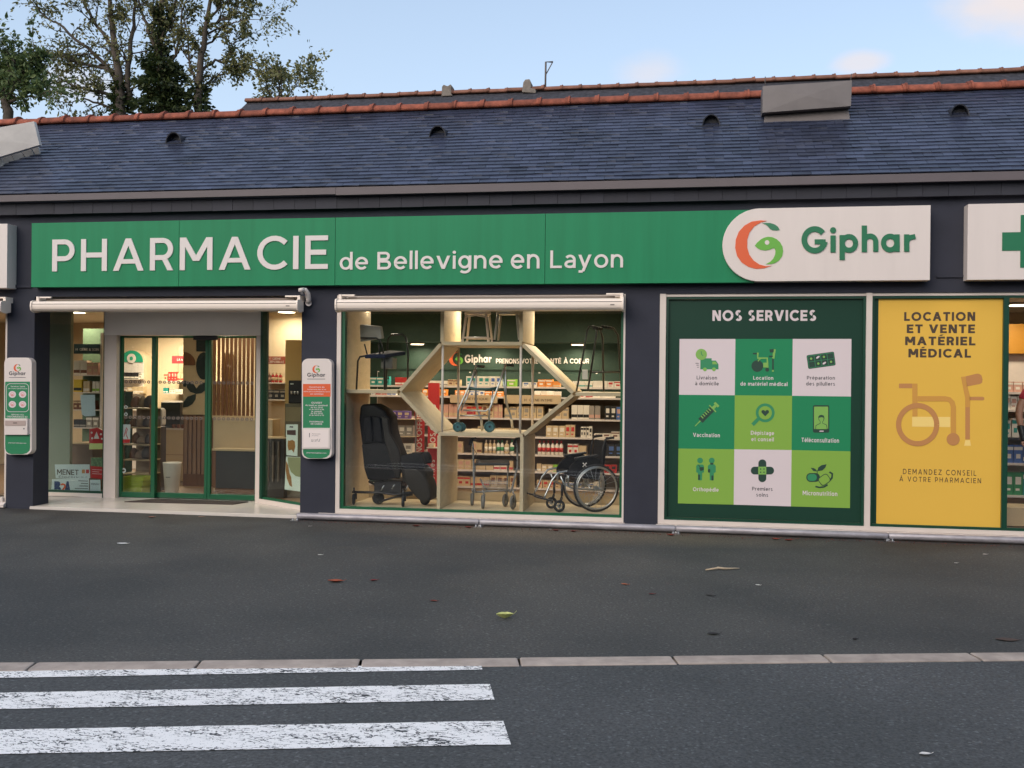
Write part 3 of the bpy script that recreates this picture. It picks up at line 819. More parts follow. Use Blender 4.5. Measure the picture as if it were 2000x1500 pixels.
# vent hoods: half round cowls opening to the street
def vent_hood(px, py, half):
    p = roof_hit(px, py, .02)
    nrm = Vector((0, -sin(PT), cos(PT))); up = Vector((0, cos(PT), sin(PT)))
    w = half
    b = MB(); n = 12
    front = [p + Vector((w * cos(pi * i / n), 0, w * 1.35 * sin(pi * i / n))) for i in range(n + 1)]
    inner = [p + Vector((w * .90 * cos(pi * i / n), .004, w * 1.24 * sin(pi * i / n))) for i in range(n + 1)]
    back = [p + up * (w * 1.9) + Vector((w * .9 * cos(pi * i / n), 0, 0)) + nrm * (.02 * sin(pi * i / n)) for i in range(n + 1)]
    deep = [q + Vector((0, w * .9, .02)) for q in inner]
    b.add(front + back, [(i, i + 1, n + 2 + i, n + 1 + i) for i in range(n)], 0, True)
    b.add(front + inner, [(i, n + 1 + i, n + 2 + i, i + 1) for i in range(n)])
    b.add(inner + deep, [(i, n + 1 + i, n + 2 + i, i + 1) for i in range(n)], 0, True)
    b.add(deep, [list(range(n + 1))])
    a = [p + Vector((sx, 0, 0)) + up * sy for sx, sy in ((-w * 2.0, -.025), (w * 2.0, -.025), (w * 2.0, .03), (-w * 2.0, .03))]
    b.hexa([q + nrm * .004 for q in a], [q - nrm * .004 for q in a])
    b.build('vent_hood', m_vent, roof)
for px, py, h in ((338, 280, .125), (854, 268, .122), (1389, 246, .118), (1875, 227, .118)): vent_hood(px, py, h)

# sheet metal ventilator standing on the slope, its front creased to a cross
def ventilator(q, yb, mt, mt2, low=None, shingles=False, ypt=None):
    b = MB()
    fr = q; bk = [v + Vector((0, yb, 0)) for v in q]
    c = sum(fr, Vector()) / 4 + Vector((0, -.022, 0))
    vs = fr + bk + [c]
    b.add(vs, [(0, 1, 8), (1, 2, 8), (2, 3, 8), (3, 0, 8), (7, 6, 5, 4), (0, 4, 5, 1), (1, 5, 6, 2), (2, 6, 7, 3), (3, 7, 4, 0)])
    v = b.build('ventilator', mt, roof)
    return v
yv = roof_hit(1575, 236).y
q = [D(1490, 168, yv - .05), D(1489, 220, yv - .10), D(1662, 207, yv - .10), D(1664, 157, yv - .05)]
ventilator(q, .32, m_zinc, m_zinc)
b = MB()
a = [D(1494, 221, yv + .05), D(1492, 239, yv - .06), D(1660, 234, yv - .06), D(1657, 209, yv + .05)]
b.hexa(a, [v + Vector((0, .7, .10)) for v in a]); b.build('ventilator_base', m_zinc, roof)
b = MB(); a = [roof_hit(1484, 238, .012), roof_hit(1480, 243, .012), roof_hit(1682, 232, .012), roof_hit(1684, 226, .012)]
b.hexa(a, [v + Vector((0, .35, .21)) for v in a]); b.build('flashing', m_zinc2, roof)
b = MB()
for (px, py, px2, py2) in ((1496, 168, 1494, 150), (1660, 158, 1662, 144)):
    b.tube([D(px, py + 4, yv), D(px2, py2 + 8, yv - .03), D(px2 + 1, py2, yv - .03)], .007, 6)
b.build('finial_spike', m_rust, roof)
# the pale one at the left edge stands askew on its hip
def rh(px, py, dy): return D(px, py, roof_hit(px, py).y + dy)
lo0, lo1 = rh(-60, 345, -.12), rh(77, 305, -.12)
q = [D(-70, 261, lo0.y + .02), D(-60, 324, lo0.y - .03), D(77, 283, lo1.y - .03), D(66, 237, lo1.y + .02)]
ventilator(q, .06, m_zinc2, m_zinc2)
for (x0, yt0, x1, yt1, xb0, yb0, xb1, yb1) in ((-45, 318, -22, 312, -36, 338, -13, 332), (-20, 311, 1, 306, -12, 331, 8, 324), (3, 305, 21, 301, 9, 321, 28, 315), (22, 300, 41, 295, 29, 315, 48, 308), (43, 294, 60, 289, 50, 308, 66, 304), (62, 288, 74, 285, 69, 303, 78, 302)):
    c0, c1 = rh(xb0, yb0, -.03), rh(xb1, yb1, -.03)
    a = [D(x0, yt0, c0.y + .0), c0, c1, D(x1, yt1, c1.y + .0)]
    b = MB(); b.hexa(a, [v + Vector((0, .03, .0)) for v in a]); b.build('shingle', m_zinc2, roof)

# ------------------------------------------------------------------ shop windows
def win_frame(name, px0, py0, px1, py1, y, w, m, depth=.06, parent=bld):
    x0, x1 = X(px0, y, 800), X(px1, y, 800)
    z0, z1 = Z(py1, y, (px0 + px1) / 2), Z(py0, y, (px0 + px1) / 2)
    b = MB()
    b.box(x0, x0 + w, y, y + depth, z0, z1); b.box(x1 - w, x1, y, y + depth, z0, z1)
    b.box(x0 + w, x1 - w, y + .001, y + depth, z0, z0 + w); b.box(x0 + w, x1 - w, y + .001, y + depth, z1 - w, z1)
    return b.build(name, m, parent), (x0 + w, x1 - w, z0 + w, z1 - w)
SZ = .085
# big display window
x0, x1 = X(664.5) - .055, X(1219.5)
wf = MB()
wf.box(p2b + .004, x0 + .055, .002, .09, SZ, ZT); wf.box(x1 - .02, p3a, .002, .09, SZ, ZT); wf.box(x0 + .055, x1 - .02, .003, .09, SZ, SZ + .055)
wf.box(x0 + .055, x1 - .02, .02, .09, ZT - .04, ZT)
win = wf.build('window', m_frame, bld)
g = MB(); a0, a1 = x0 + .055, x1 - .02
g.box(a0, a0 + .045, .03, .10, SZ + .055, ZT - .04); g.box(a1 - .03, a1, .03, .10, SZ + .055, ZT - .04); g.box(a0 + .045, a1 - .03, .031, .10, SZ + .055, SZ + .085)
g.build('glazing_bead', m_gframe, win)
MB().box(a0 + .04, a1 - .025, .058, .066, SZ + .08, ZT - .05).build('pane', m_glass, win)
# sills: stone slips with open joints
sill_x = [p2b - .22, X(960), p3a + .02]
for a, c in zip(sill_x[:-1], sill_x[1:]):
    MB().prism_x([(-.06, .015), (-.06, .055), (.0, SZ - .004), (.02, SZ - .004), (.02, .015)], a, c - .004).build('sill', m_frame, win)
# services window and the two beyond
xs0, xs1 = X(1287), X(1692, 0, 800)
wf = MB(); xm0, xm1 = X(1690.5), X(1702)
wf.box(p3b, xs0 + .075, .002, .09, SZ, ZT); wf.box(xm0, xm1, .002, .09, SZ, ZT); wf.box(xs0 + .075, xm0, .003, .09, SZ, SZ + .05); wf.box(xm1, XR - .3, .003, .09, SZ, SZ + .05)
wf.box(xs0 + .075, xm0, .02, .09, ZT - .035, ZT); wf.box(xm1, XR - .3, .02, .09, ZT - .035, ZT)
win2 = wf.build('window', m_frame, bld)
g = MB()
for a, c in ((xs0 + .075, xm0), (xm1, X(1965.5)), (X(1965.5), XR - .3)):
    e = .03
    g.box(a, a + e, .03, .10, SZ + .05, ZT - .035); g.box(c - e, c, .03, .10, SZ + .05, ZT - .035)
    g.box(a + e, c - e, .031, .10, SZ + .05, SZ + .08); g.box(a + e, c - e, .031, .10, ZT - .065, ZT - .035)
g.build('glazing_bead', m_gframe_d, win2)
for a, c in ((xs0 + .10, xm0 - .02), (xm1 + .02, X(1965.5) - .02), (X(1965.5) + .02, XR - .32)):
    MB().box(a, c, .070, .078, SZ + .07, ZT - .05).build('pane', m_glass, win2)
x = p3b - .02; wst = .40; first = True
while x < XR - .3:
    MB().prism_x([(-.055, .02), (-.055, .05), (.0, SZ - .004), (.02, SZ - .004), (.02, .02)], x, x + wst - .004).build('sill_tile', m_frame, win2); x += wst
# left neighbour window, cut by the frame
wf = MB(); a, c = -15.0, p1a
wf.box(c - .05, c, .032, .10, SZ, ZT); wf.box(a, c - .05, .003, .09, SZ, SZ + .06)
win3 = wf.build('window', m_frame, bld)
MB().box(a, c - .04, .058, .066, SZ + .05, ZT).build('pane', m_glass, win3)
MB().prism_x([(-.05, .015), (-.05, .05), (.0, SZ - .004), (.02, SZ - .004), (.02, .015)], a, c).build('sill', m_frame, win3)

# ------------------------------------------------------------------ entrance
PZ = .04
pw = .6; n = int((p2a + .02 - (p1b - .05)) / pw)
pcx = p1b - .06
porch = MB().prism_z([(p1b - .04, -.012), (p2a + .01, -.03), (p2a + .01, EY + .15), (p1b - .8, EY + .15), (p1b - .8, .32), (p1b - .04, .32)], -.04, PZ - .008).build('porch', m_porch, bld)
tilew = (p2a - p1b) / 6
for i in range(6):
    for j in range(2):
        MB().box(p1b - .035 + i * tilew, p1b - .035 + (i + 1) * tilew - .003, -.01 + j * (EY + .12) / 2, -.01 + (j + 1) * (EY + .12) / 2 - .003, PZ - .008, PZ).build('porch_tile', m_porch, porch)
MB().box(p1b - 1.0, p2a + .1, .342, EY + .12, ZT - .02, ZT + .06).build('porch_ceiling', m_framegrey, bld)
b = MB()
xa, xb = X(206, EY), X(229.5, EY); xc, xd = X(502, EY), X(514.5, EY)
zh = Z(655, EY, 365)
for a_, c_ in ((xa, xb), (xc, xd)): MB().box(a_, c_, EY - .04, EY + .08, PZ, zh).build('door_post', m_frame, bld)
MB().box(xa, xd, EY - .045, EY + .08, zh, ZT - .02).build('header_panel', m_framegrey, bld)
MB().box(X(205, EY), xa - .003, EY - .05, EY + .06, PZ, ZT - .02).build('corner_post', m_gframe_d, bld)
def door_leaf(px0, px1, y, pyb, w0, w1, parent):
    x0, x1 = X(px0, y), X(px1, y); z1 = Z(656, y, (px0 + px1) / 2); z0 = PZ + .008
    b = MB(); d = .05
    b.box(x0, x0 + w0, y, y + d, z0, z1); b.box(x1 - w1, x1, y, y + d, z0, z1)
    b.box(x0 + w0, x1 - w1, y + .001, y + d, z0, z0 + .075); b.box(x0 + w0, x1 - w1, y + .001, y + d, z1 - .03, z1)
    leaf = b.build('sliding_door', m_gframe, parent, bevel=.004)
    MB().box(x0 + w0 - .01, x1 - w1 + .01, y + .022, y + .030, z0 + .07, z1 - .02).build('pane', m_glass_h, leaf)
    b = MB(); st = .072
    for zz in (Z(747, y, 365), Z(817, y, 365)):
        k = x0 + w0 + .05
        while k < x1 - w1 - .03:
            ringp = [(k + .027 * cos(2 * pi * i / 14), zz + .024 * sin(2 * pi * i / 14)) for i in range(14)]
            inn = [(k + .010 * cos(2 * pi * i / 14), zz + .011 * sin(2 * pi * i / 14)) for i in range(14)]
            vs = [(p[0], y + .020, p[1]) for p in ringp] + [(p[0], y + .020, p[1]) for p in inn]
            b.add(vs, [(i, (i + 1) % 14, 14 + (i + 1) % 14, 14 + i) for i in range(14)]); k += st
    o = b.build('dot_marking', mat('etched dots', rgb(112, 102, 94), .6), leaf)
    return leaf
MB().box(X(229.5, EY), X(502, EY), EY + .055, EY + .17, PZ - .02, PZ + .004).build('door_track', m_steel, bld)
door_leaf(231, 303, EY + .06, 974, .062, .062, bld)
door_leaf(303.5, 405.5, EY + .13, 973, .012, .045, bld)
door_leaf(406, 502.5, EY + .13, 973, .045, .03, bld)
MB().box(X(377, EY + .02, 660), X(424, EY + .02, 660), EY + .02, EY + .058, Z(664, EY, 400), Z(655.5, EY, 400)).build('motion_sensor', m_black, bld, bevel=.006)
MB().prism_z([(G(247, 980, PZ).x, G(247, 981, PZ).y), (G(455, 986, PZ).x, G(455, 986, PZ).y), (G(500, 977, PZ).x, EY - .02), (G(310, 974, PZ).x, EY - .02)], PZ + .001, PZ + .012).build('entrance_mat', m_mat, None)
o = bpy.data.objects['entrance_mat']; tag(o, 'dark brown entrance mat lying on the pale porch before the sliding doors', 'mat')
# window left of the doors
xw0, xw1 = p1b - .95, X(205.5, EY)
wf = MB(); wf.box(xw0, xw1, EY + .002, EY + .07, PZ, PZ + .055)
win4 = wf.build('window', m_frame, bld)
MB().box(xw0, xw1, EY + .01, EY + .06, PZ + .055, PZ + .09).build('glazing_bead', m_gframe_d, win4)
MB().box(xw0, xw1 - .005, EY + .03, EY + .038, PZ + .08, ZT - .02).build('pane', m_glass_h, win4)
# slanting window right of the doors
A = Vector((X(515, EY) + .0, EY - .04, 0)); Bq = Vector((p2a + .06, .36, 0))
dv = (Bq - A).normalized(); nv = Vector((dv.y, -dv.x, 0))
def slab(a, c, t0, t1, z0, z1, name, m, parent):
    q = [A + dv * a + nv * t0, A + dv * c + nv * t0, A + dv * c + nv * t1, A + dv * a + nv * t1]
    if t1 > t0: q = q[::-1]
    return MB().prism_z([(v.x, v.y) for v in q], z0, z1).build(name, m, parent)
LN = (Bq - A).length
win5 = slab(0, LN, .03, -.04, PZ, PZ + .06, 'window', m_frame, bld)
slab(.0, LN, .02, -.03, PZ + .061, PZ + .09, 'glazing_bead', m_gframe, win5)
slab(-.01, .055, .035, -.06, PZ + .062, ZT - .02, 'corner_post', m_gframe_d, win5)
slab(.05, LN, .004, -.004, PZ + .085, ZT - .02, 'pane', m_glass_h, win5)

# ------------------------------------------------------------------ inside of the shop: shell
BY = 3.4                                   # wall behind the shelving
MB().box(XL + .2, XR - .2, EY + .16, 5.95, -.03, PZ - .01).build('shop_floor', m_floor, bld)
MB().box(p2b, XR - .2, .102, EY + .158, -.03, PZ - .012).build('display_floor', m_floor, bld)
MB().box(XL + .2, XR - .2, EY + .125, 5.95, ZT, ZT + .08).build('shop_ceiling', m_ceil, bld)
MB().box(p2b, XR - .2, .302, EY + .124, ZT + .0, ZT + .08).build('display_ceiling', m_ceil, bld)
gx0, gx1 = X(640, BY), X(1330, BY)
MB().box(gx0, gx1, BY, BY + .12, PZ, ZT - .002).build('green_wall', m_ingreen, bld)
MB().box(gx1 + .002, XR - .2, BY, BY + .12, PZ, ZT - .002).build('plaster_wall', m_inwall, bld)
zb = Z(668, BY - .55, 1000)
MB().box(gx0 + .05, gx1, BY - .55, BY - .002, zb, ZT - .003).build('bulkhead', m_ingreen, bld)
MB().box(XL + .2, gx0 - .002, 5.85, 5.94, PZ, ZT - .002).build('plaster_wall', m_inwall, bld)
# ------------------------------------------------------------------ emblem and word mark
EMB = {
 'crescent': ([(566, 1089), (530, 1086), (480, 1093), (440, 1115), (408, 1150), (391, 1195), (388, 1240), (398, 1285), (424, 1322), (462, 1347), (505, 1358), (550, 1355), (592, 1341), (560, 1343), (525, 1334), (492, 1312), (468, 1280), (456, 1240), (456, 1195), (468, 1155), (495, 1120), (530, 1099)], 0),
 'leaf': ([(540, 1103), (560, 1100), (585, 1101), (610, 1109), (628, 1122), (638, 1140), (620, 1143), (598, 1142), (583, 1134), (573, 1121), (560, 1110)], 1),
 'head': ([(498, 1228), (512, 1210), (530, 1194), (550, 1183), (572, 1178), (596, 1180), (620, 1191), (640, 1209), (653, 1233), (657, 1260), (651, 1288), (634, 1311), (610, 1326), (585, 1332), (560, 1332), (585, 1318), (602, 1300), (612, 1278), (614, 1258), (608, 1242), (598, 1243), (580, 1251), (556, 1255), (530, 1251), (512, 1241)], 2),
}
def emblem(cx, cy, h, y, parent, th=.004):
    k = h / 270.0
    for name, (pts, mi) in EMB.items():
        flat(name, [(cx + (u - 522) * k, cy + (v - 1222) * k) for u, v in pts], y, (m_orange, m_sgreen, m_lime)[mi], parent, th)
    flat('eye', ell(cx + 45 * k, cy - 12 * k, 13 * k, n=16), y - th, m_white, parent, .002)

def word_giphar(box, y, m, parent, th=.004, name='lettering'):
    def T(u, v): return (box[0] + (u - 757) / 638 * (box[2] - box[0]), box[1] + (v - 1115) / 195 * (box[3] - box[1]))
    b = MB(); k = [0]
    def st(path, w):
        pts = [T(*p) for p in band(path, w)]
        k[0] += 1; yy = y - th - k[0] * .00015
        b.prism(px_poly(pts, y), yy, y)
    st([(830 + 58 * cos(radians(a)), 1196 - 60 * sin(radians(a))) for a in range(38, 352, 8)], 31)
    st([(830, 1207), (891, 1207)], 27); st([(876, 1210), (876, 1236)], 30)
    st([(933, 1172), (933, 1266)], 29); pts = [T(*p) for p in ell(933, 1143, 17, n=18)]; b.prism(px_poly(pts, y), y - th, y)
    st([(984, 1170), (984, 1308)], 29); st([(1022 + 37 * cos(radians(a)), 1216 - 38 * sin(radians(a))) for a in range(0, 361, 12)], 28)
    st([(1108, 1117), (1108, 1264)], 29)
    st([(1140 - 32, 1206)] + [(1140 - 32 * cos(radians(a)), 1208 - 33 * sin(radians(a))) for a in range(10, 171, 16)] + [(1172, 1215), (1172, 1262)], 28)
    st([(1252 + 37 * cos(radians(a)), 1214 - 38 * sin(radians(a))) for a in range(0, 361, 12)], 28); st([(1291, 1166), (1291, 1262)], 29)
    st([(1345, 1166), (1345, 1262)], 29); st([(1345, 1222), (1348, 1200), (1362, 1184), (1393, 1177)], 27)
    return b.build(name, m, parent)

# ------------------------------------------------------------------ the long green sign
SY = -.13
sign = thing('shop_sign', 'long green fascia sign with pale raised letters above the entrance', 'sign', D(755, 558, SY))
zt = (D(62, 435, SY).z + D(1300, 414, SY).z) / 2; zbm = (D(61, 560.5, SY).z + D(1300, 553, SY).z) / 2
js = [X(61.5, SY, 500), X(350, SY, 490), X(655, SY, 490), X(1065, SY, 490), X(1475, SY, 490)]
for a, c in zip(js[:-1], js[1:]):
    MB().box(a, c - .006, SY, -.003, zbm, zt).build('sign_panel', m_green, sign)
text('PHARMACIE', (103, 463.2, 641, 528.6), SY, m_letter, sign, th=.012, bold=.016, spacing=1.06)
for s, bx in (('de', (664, 492, 719.5, 527)), ('Bellevigne', (737.5, 489, 982, 534.6)), ('en', (998, 496.5, 1054, 525)), ('Layon', (1075, 488.5, 1217, 532.5))):
    text(s, bx, SY, m_letter, sign, th=.010, bold=.012)

lg = thing('logo_sign', 'white sign box with rounded left end and orange and green emblem', 'sign', D(1615, 548, -.2))
LY = -.175
z1 = Z(404, LY, 1640); z0 = Z(548.5, LY, 1640); hz = (z1 - z0) / 2; xl = X(1411, LY, 480); xr = X(1817, LY, 480)
pts = [(xl + hz - hz * sin(pi * i / 28), z1 - hz + hz * cos(pi * i / 28)) for i in range(29)]
MB().prism(pts + [(xr, z0), (xr, z1)], LY, -.004).build('sign_box', m_white, lg, bevel=.004)
emblem(1482.5, 477.8, 94, LY, lg, .006)
word_giphar((1565.5, 440, 1788, 508.5), LY, m_dgreen, lg, .012)

cs = thing('cross_sign', 'white sign box with a green pharmacy cross at the right edge', 'sign', D(2000, 546, -.17))
x0 = X(1890, LY, 470); z1 = Z(397.5, LY, 1950); z0 = Z(546.5, LY, 1950)
MB().box(x0, x0 + 1.34, LY, -.004, z0, z1).build('sign_box', m_white, cs, bevel=.004)
cxx, czz = x0 + .67, (z0 + z1) / 2; aw, al = .105, .30
c = [(cxx - aw, czz + al), (cxx - aw, czz + aw), (cxx - al, czz + aw), (cxx - al, czz - aw), (cxx - aw, czz - aw), (cxx - aw, czz - al),
     (cxx + aw, czz - al), (cxx + aw, czz - aw), (cxx + al, czz - aw), (cxx + al, czz + aw), (cxx + aw, czz + aw), (cxx + aw, czz + al)]
MB().prism(c[::-1], LY - .006, LY).build('cross', m_dgreen, cs)
b = MB().box(X(14, -.2, 500) - 1.4, X(14, -.2, 500), -.2, -.004, Z(562.5, -.2, 5), Z(437, -.2, 5))
tag(b.build('sign_box', m_white, None, bevel=.004), 'white blank sign box cut off at the left edge, beside the green sign', 'sign')

# ------------------------------------------------------------------ awning cassettes
def awning(px0, px1, py0, py1, label, right=True, left=True):
    y0 = -.26
    x0, x1 = X(px0, -.15, 595), X(px1, -.15, 595)
    pc = (max(px0, 0) + px1) / 2
    zt = Z(py0, y0, pc); zb = Z(py1, y0, pc); h = zt - zb
    t = thing('awning', label, 'awning', ((x0 + x1) / 2, -.13, zb), 'closed cassette awnings over the shopfront')
    def prof(s=1.0, oy=0):
        q = [(.10, 1.0), (.05, .985), (.022, .94), (.006, .86), (0, .74), (-.004, .5), (0, .3), (.010, .16), (.03, .06), (.06, .01), (.10, 0)]
        m = (s - 1) * .5
        p = [(y0 + .08 + (a - .08) * s, zb + h * (c * s - m)) for a, c in q]
        p += [(-.06, zb + h * .05), (-.06, zt - h * .02)]
        return p
    MB().prism_x(prof(), x0 + .02, x1 - .02, 0, True).build('cassette', m_awning, t)
    b = MB(); zs = zb + h * .70
    b.box(x0 + .022, x1 - .022, y0 - .0045, y0 + .022, zs - .004, zs + .004); b.box(x0 + .022, x1 - .022, y0 + .003, y0 + .02, zb + h * .20, zb + h * .20 + .003)
    b.build('seam', m_awning2, t)
    b = MB(); b.box(x0 + .12, x1 - .12, -.10, -.03, zt + .0, zt + .035); b.build('fabric_roll', mat('taupe awning cloth', rgb(128, 116, 104), .8), t)
    for x, s in ((x0, 1), (x1, -1)):
        MB().prism_x(prof(1.16), x, x + s * .02, 0, False).build('end_cap', m_awning, t)
        b = MB(); b.box(x + s * .01, x + s * .05, -.16, -.002, zt - .01, zt + .065); b.box(x + s * .05, x + s * .22, -.15, -.12, zt + .045, zt + .065)
        b.build('bracket', m_awning, t, bevel=.004)
    b = MB(); b.box(x1 - .16, x1 - .11, y0 - .006, y0 + .01, zb + h * .42, zb + h * .5); b.build('badge', m_awning2, t)
awning(70, 588, 586.5, 608, 'cream awning cassette closed above the shop entrance')
awning(660, 1219, 582.5, 607, 'cream awning cassette closed above the big display window')
awning(-420, 13, 588, 609.5, 'cream awning cassette end cut off at the left edge')

# small white wall fitting beside the entrance awning
t = thing('security_camera', 'small white wall camera on a curved arm at the awning end over the entrance', 'camera', D(600, 592, -.05))
b = MB(); q = lambda px, py, y: D(px, py, y)
b.tube([q(602.5, 591, -.05), q(602.5, 583, -.07), q(601, 573, -.11), q(596, 566, -.15), q(591, 566, -.17)], [.032, .034, .034, .030, .026], 10); b.build('arm', m_white, t)
b = MB().tube([q(602.5, 592, -.002), q(602.5, 592, -.055)], .04, 12); b.build('base', m_white, t)
b = MB().tube([q(594, 566, -.16), q(583.5, 566.5, -.20)], [.030, .022], 12); b.build('camera_head', m_white, t)
b = MB().tube([q(592, 572, -.15), q(589.5, 572.5, -.20)], [.016, .02], 10); b.build('lens', m_pgrey, t)

# ------------------------------------------------------------------ notice boards on the pillars
def board(px0, px1, py0, py1, rows, label, left):
    y = -.10; pc = (px0 + px1) / 2
    t = thing('notice_board', label, 'notice board', D(pc, py1, y), 'rounded notice boards on the pillars')
    sx = (px1 - px0) / 50.0; sy = (py1 - py0) / 190.0
    def B(u, v): return (px0 + u * sx, py0 + v * sy)
    MB().prism(px_poly([B(u, v) for u, v in rrect(0, 0, 50, 190, 11, 6)], y), y, -.002).build('board_body', m_white, t, bevel=.004)
    def fl(name, pts, m, k=1): return flat(name, [B(*p) for p in pts], y - .001 * (k - 1), m, t, .0015)
    # green field with rounded foot
    g0, g1 = rows['green']
    low = rows['low']
    fl('green_field', [(2, g0), (2, g1), (47, g1), (47, g0)], m_dgreenp)
    fl('green_foot', [(2, low), (2, 178), (4, 184), (9, 188), (14, 189), (34, 189), (41, 187), (46, 182), (47, 176), (47, low)], m_dgreenp)
    c = B(24, 20); emblem(c[0], c[1], 14.5 * sy, y, t, .0015)
    w0, w1 = B(9, 26.5), B(39, 36.5); word_giphar((w0[0], w0[1], w1[0], w1[1]), y, m_pgrey, t, .0015)
    fl('rule', [(9, 38.2), (9, 39.2), (39, 39.2), (39, 38.2)], m_pgrey)
    def tx(s, u0, v0, u1, v1, m=m_pwhite, k=2, bold=.02):
        a, c = B(u0, v0), B(u1, v1); text(s, (a[0], a[1], c[0], c[1]), y - .001 * (k - 1), m, t, .0012, bold)
    if left:
        bd = MB(); bd.prism(px_poly(band([B(*p) for p in rrect(4.5, 51, 44.5, 106, 7, 5)] + [B(*rrect(4.5, 51, 44.5, 106, 7, 5)[0])], .9), y), y - .0030, y - .0010); bd.build('rounded_border', m_pwhite, t)
        tx('Services Santé', 12, 55, 38, 57.8); tx('de votre pharmacie', 7.5, 59.5, 42, 62)
        for u, v in ((15, 72), (33.5, 72), (15, 91.5), (33.5, 91.5)):
            fl('icon_disc', ell(u, v, 6.6, n=24), m_pwhite, 2)
            c = MB(); a = B(u, v)
            ring_flat(c, a[0], a[1], 3.2 * sx, .8, y - .0026, .001, 16); c.prism(px_poly([B(u - 1.8, v - .3), B(u - 1.8, v + 2.6), B(u + 1.8, v + 2.6), B(u + 1.8, v - .3)], y), y - .0042, y - .0026)
            c.build('icon', mat('pink icon', rgb(206, 132, 128, 1.1), .5), t)
        tx('DÉPOSEZ VOS', 13, 110, 36, 113); tx('ORDONNANCES ICI', 5, 114.2, 42, 117.2)
        MB().prism(px_poly([B(3, 119), B(3, 151), B(45, 151), B(45, 119)], y), y - .035, y - .0005).build('letter_box', m_white, t, bevel=.003)
        MB().prism(px_poly([B(5, 123), B(5, 133), B(42, 133), B(42, 123)], y), y - .040, y - .0352).build('flap', mat('satin flap', rgb(168, 150, 142, 1.1), .4), t)
        MB().prism(px_poly([B(20, 127), B(20, 128.4), B(27, 128.4), B(27, 127)], y), y - .042, y - .0402).build('slot', m_black, t)
        MB().prism(px_poly([B(*p) for p in ell(39, 139, 1.2, n=12)], y), y - .040, y - .0352).build('lock', m_pgrey, t)
        tx('pharmacie-bellevigne.com', 8, 166, 40, 168.5)
    else:
        fl('orange_band', [(2, 48), (2, 72), (48, 72), (48, 48)], m_orange, 2)
        for s, v, u0, u1 in (('Ouverture de', 52.3, 12, 38), ('la pharmacie dans la rue', 57, 9.5, 40.5), ('entrée par la rue principale du centre', 61.2, 3, 47), ('avec stationnement', 65.4, 14, 36)):
            tx(s, u0, v, u1, v + 3, m_pwhite, 3)
        for s, v, u0, u1, h in (('OUVERT', 82, 16, 34, 3.6), ('du lundi au vendredi', 87, 6, 43, 3), ('de 9h à 12h30', 91.2, 15, 35, 2.6), ('et de 14h30 à 19h', 95, 12.5, 37, 2.6), ('le samedi', 98.6, 16, 33, 3), ('de 9h à 12h30', 102.4, 15, 35, 2.6), ('et de 14h30 à 17h', 106, 12.5, 37, 2.6), ('PHARMACIE', 118.2, 13, 36, 3), ('DE GARDE', 122.3, 15, 34, 3)):
            tx(s, u0, v, u1, v + h, m_pwhite, 2, .025)
        MB().prism(px_poly([B(1, 131.5), B(1, 171), B(47.5, 171), B(47.5, 131.5)], y), y - .014, y - .0005).build('frame', m_white, t, bevel=.003)
        MB().prism(px_poly([B(3.5, 134.5), B(3.5, 167.5), B(45, 167.5), B(45, 134.5)], y), y - .0155, y - .0142).build('notice', mat('notice paper', rgb(226, 214, 208, K), .6), t)
        def ntx(s, u0, v0, u1, v1, bold=.0):
            a, c = B(u0, v0), B(u1, v1); text(s, (a[0], a[1], c[0], c[1]), y - .0156, m_pgrey, t, .0008, bold)
        ntx('Pharmacie de garde', 17, 142, 31, 144); ntx('Résogardes', 17, 145.4, 28, 147.2); ntx('32 37', 15.5, 153.5, 25, 157.5, .02)
        MB().prism(px_poly(band([B(13.5, 141), B(13.5, 149)], 1.2), y), y - .0166, y - .0156).build('pictogram', m_pgrey, t)
        c = MB(); c.prism(px_poly(band([B(27, 152), B(28, 157), B(30, 157), B(31, 152)], .8), y), y - .0166, y - .0156); c.build('pictogram', m_pgrey, t)
        fl('green_foot_line', [(8, low - 1.2), (8, low - .4), (40, low - .4), (40, low - 1.2)], m_white, 1)
        tx('pharmaciegiphar.com', 8, 177.5, 41, 180.5)
m_dgreenp = mat('board green', rgb(34, 122, 80, K), .42)
board(8, 62, 698.5, 888, dict(green=(47, 120), low=150), 'white rounded notice board with letter box on the left pillar', True)
board(589.5, 648, 700.5, 896, dict(green=(72, 132), low=172), 'white rounded notice board with orange opening hours band beside the display window', False)

# ------------------------------------------------------------------ services poster
GY = .0685
sp = thing('services_poster', 'dark green window poster of nine service squares with white heading', 'poster', D(1493, 1018, GY))
MB().box(xs0 + .105, xm0 - .025, GY, GY + .0012, SZ + .082, ZT - .068).build('poster_sheet', m_pdark, sp)
text('NOS SERVICES', (1391.5, 605.5, 1594, 627), GY, m_pwhite, sp, .001, .04, 1.02)
ux = [1326.7, 1436, 1548, 1662.5]
def sq_corner(i, j):   # i column, j row
    top = (662, 662, 662, 662)[i]; bot = (983, 985.6, 989, 992.4)[i]; xt = (1327.3, 1436.3, 1548.3, 1663)[i]; xb = (1324, 1433.0, 1544.8, 1660)[i]
    m1 = (771, 772, 773, 774.5)[i]; m2 = (876, 877.5, 879, 881.5)[i]
    yv = (top, m1, m2, bot)[j]; q = (yv - top) / (bot - top)
    return (xt + (xb - xt) * q, yv)
cols = [[m_pwhite, m_pgreen, m_pwhite], [m_pgreen, m_plime, m_pgreen], [m_plime, m_pwhite, m_plime]]
sqs = {}
S1, S2, S3 = GY - .0015, GY - .0030, GY - .0045
for j in range(3):
    for i in range(3):
        p = [sq_corner(i, j), sq_corner(i, j + 1), sq_corner(i + 1, j + 1), sq_corner(i + 1, j)]
        sqs[(i, j)] = flat('service_square', p, GY, cols[j][i], sp, .0015)
def pz(u, v): return (1320 + u / 4.286, 650 + v / 4.286)      # coordinates measured on an enlargement
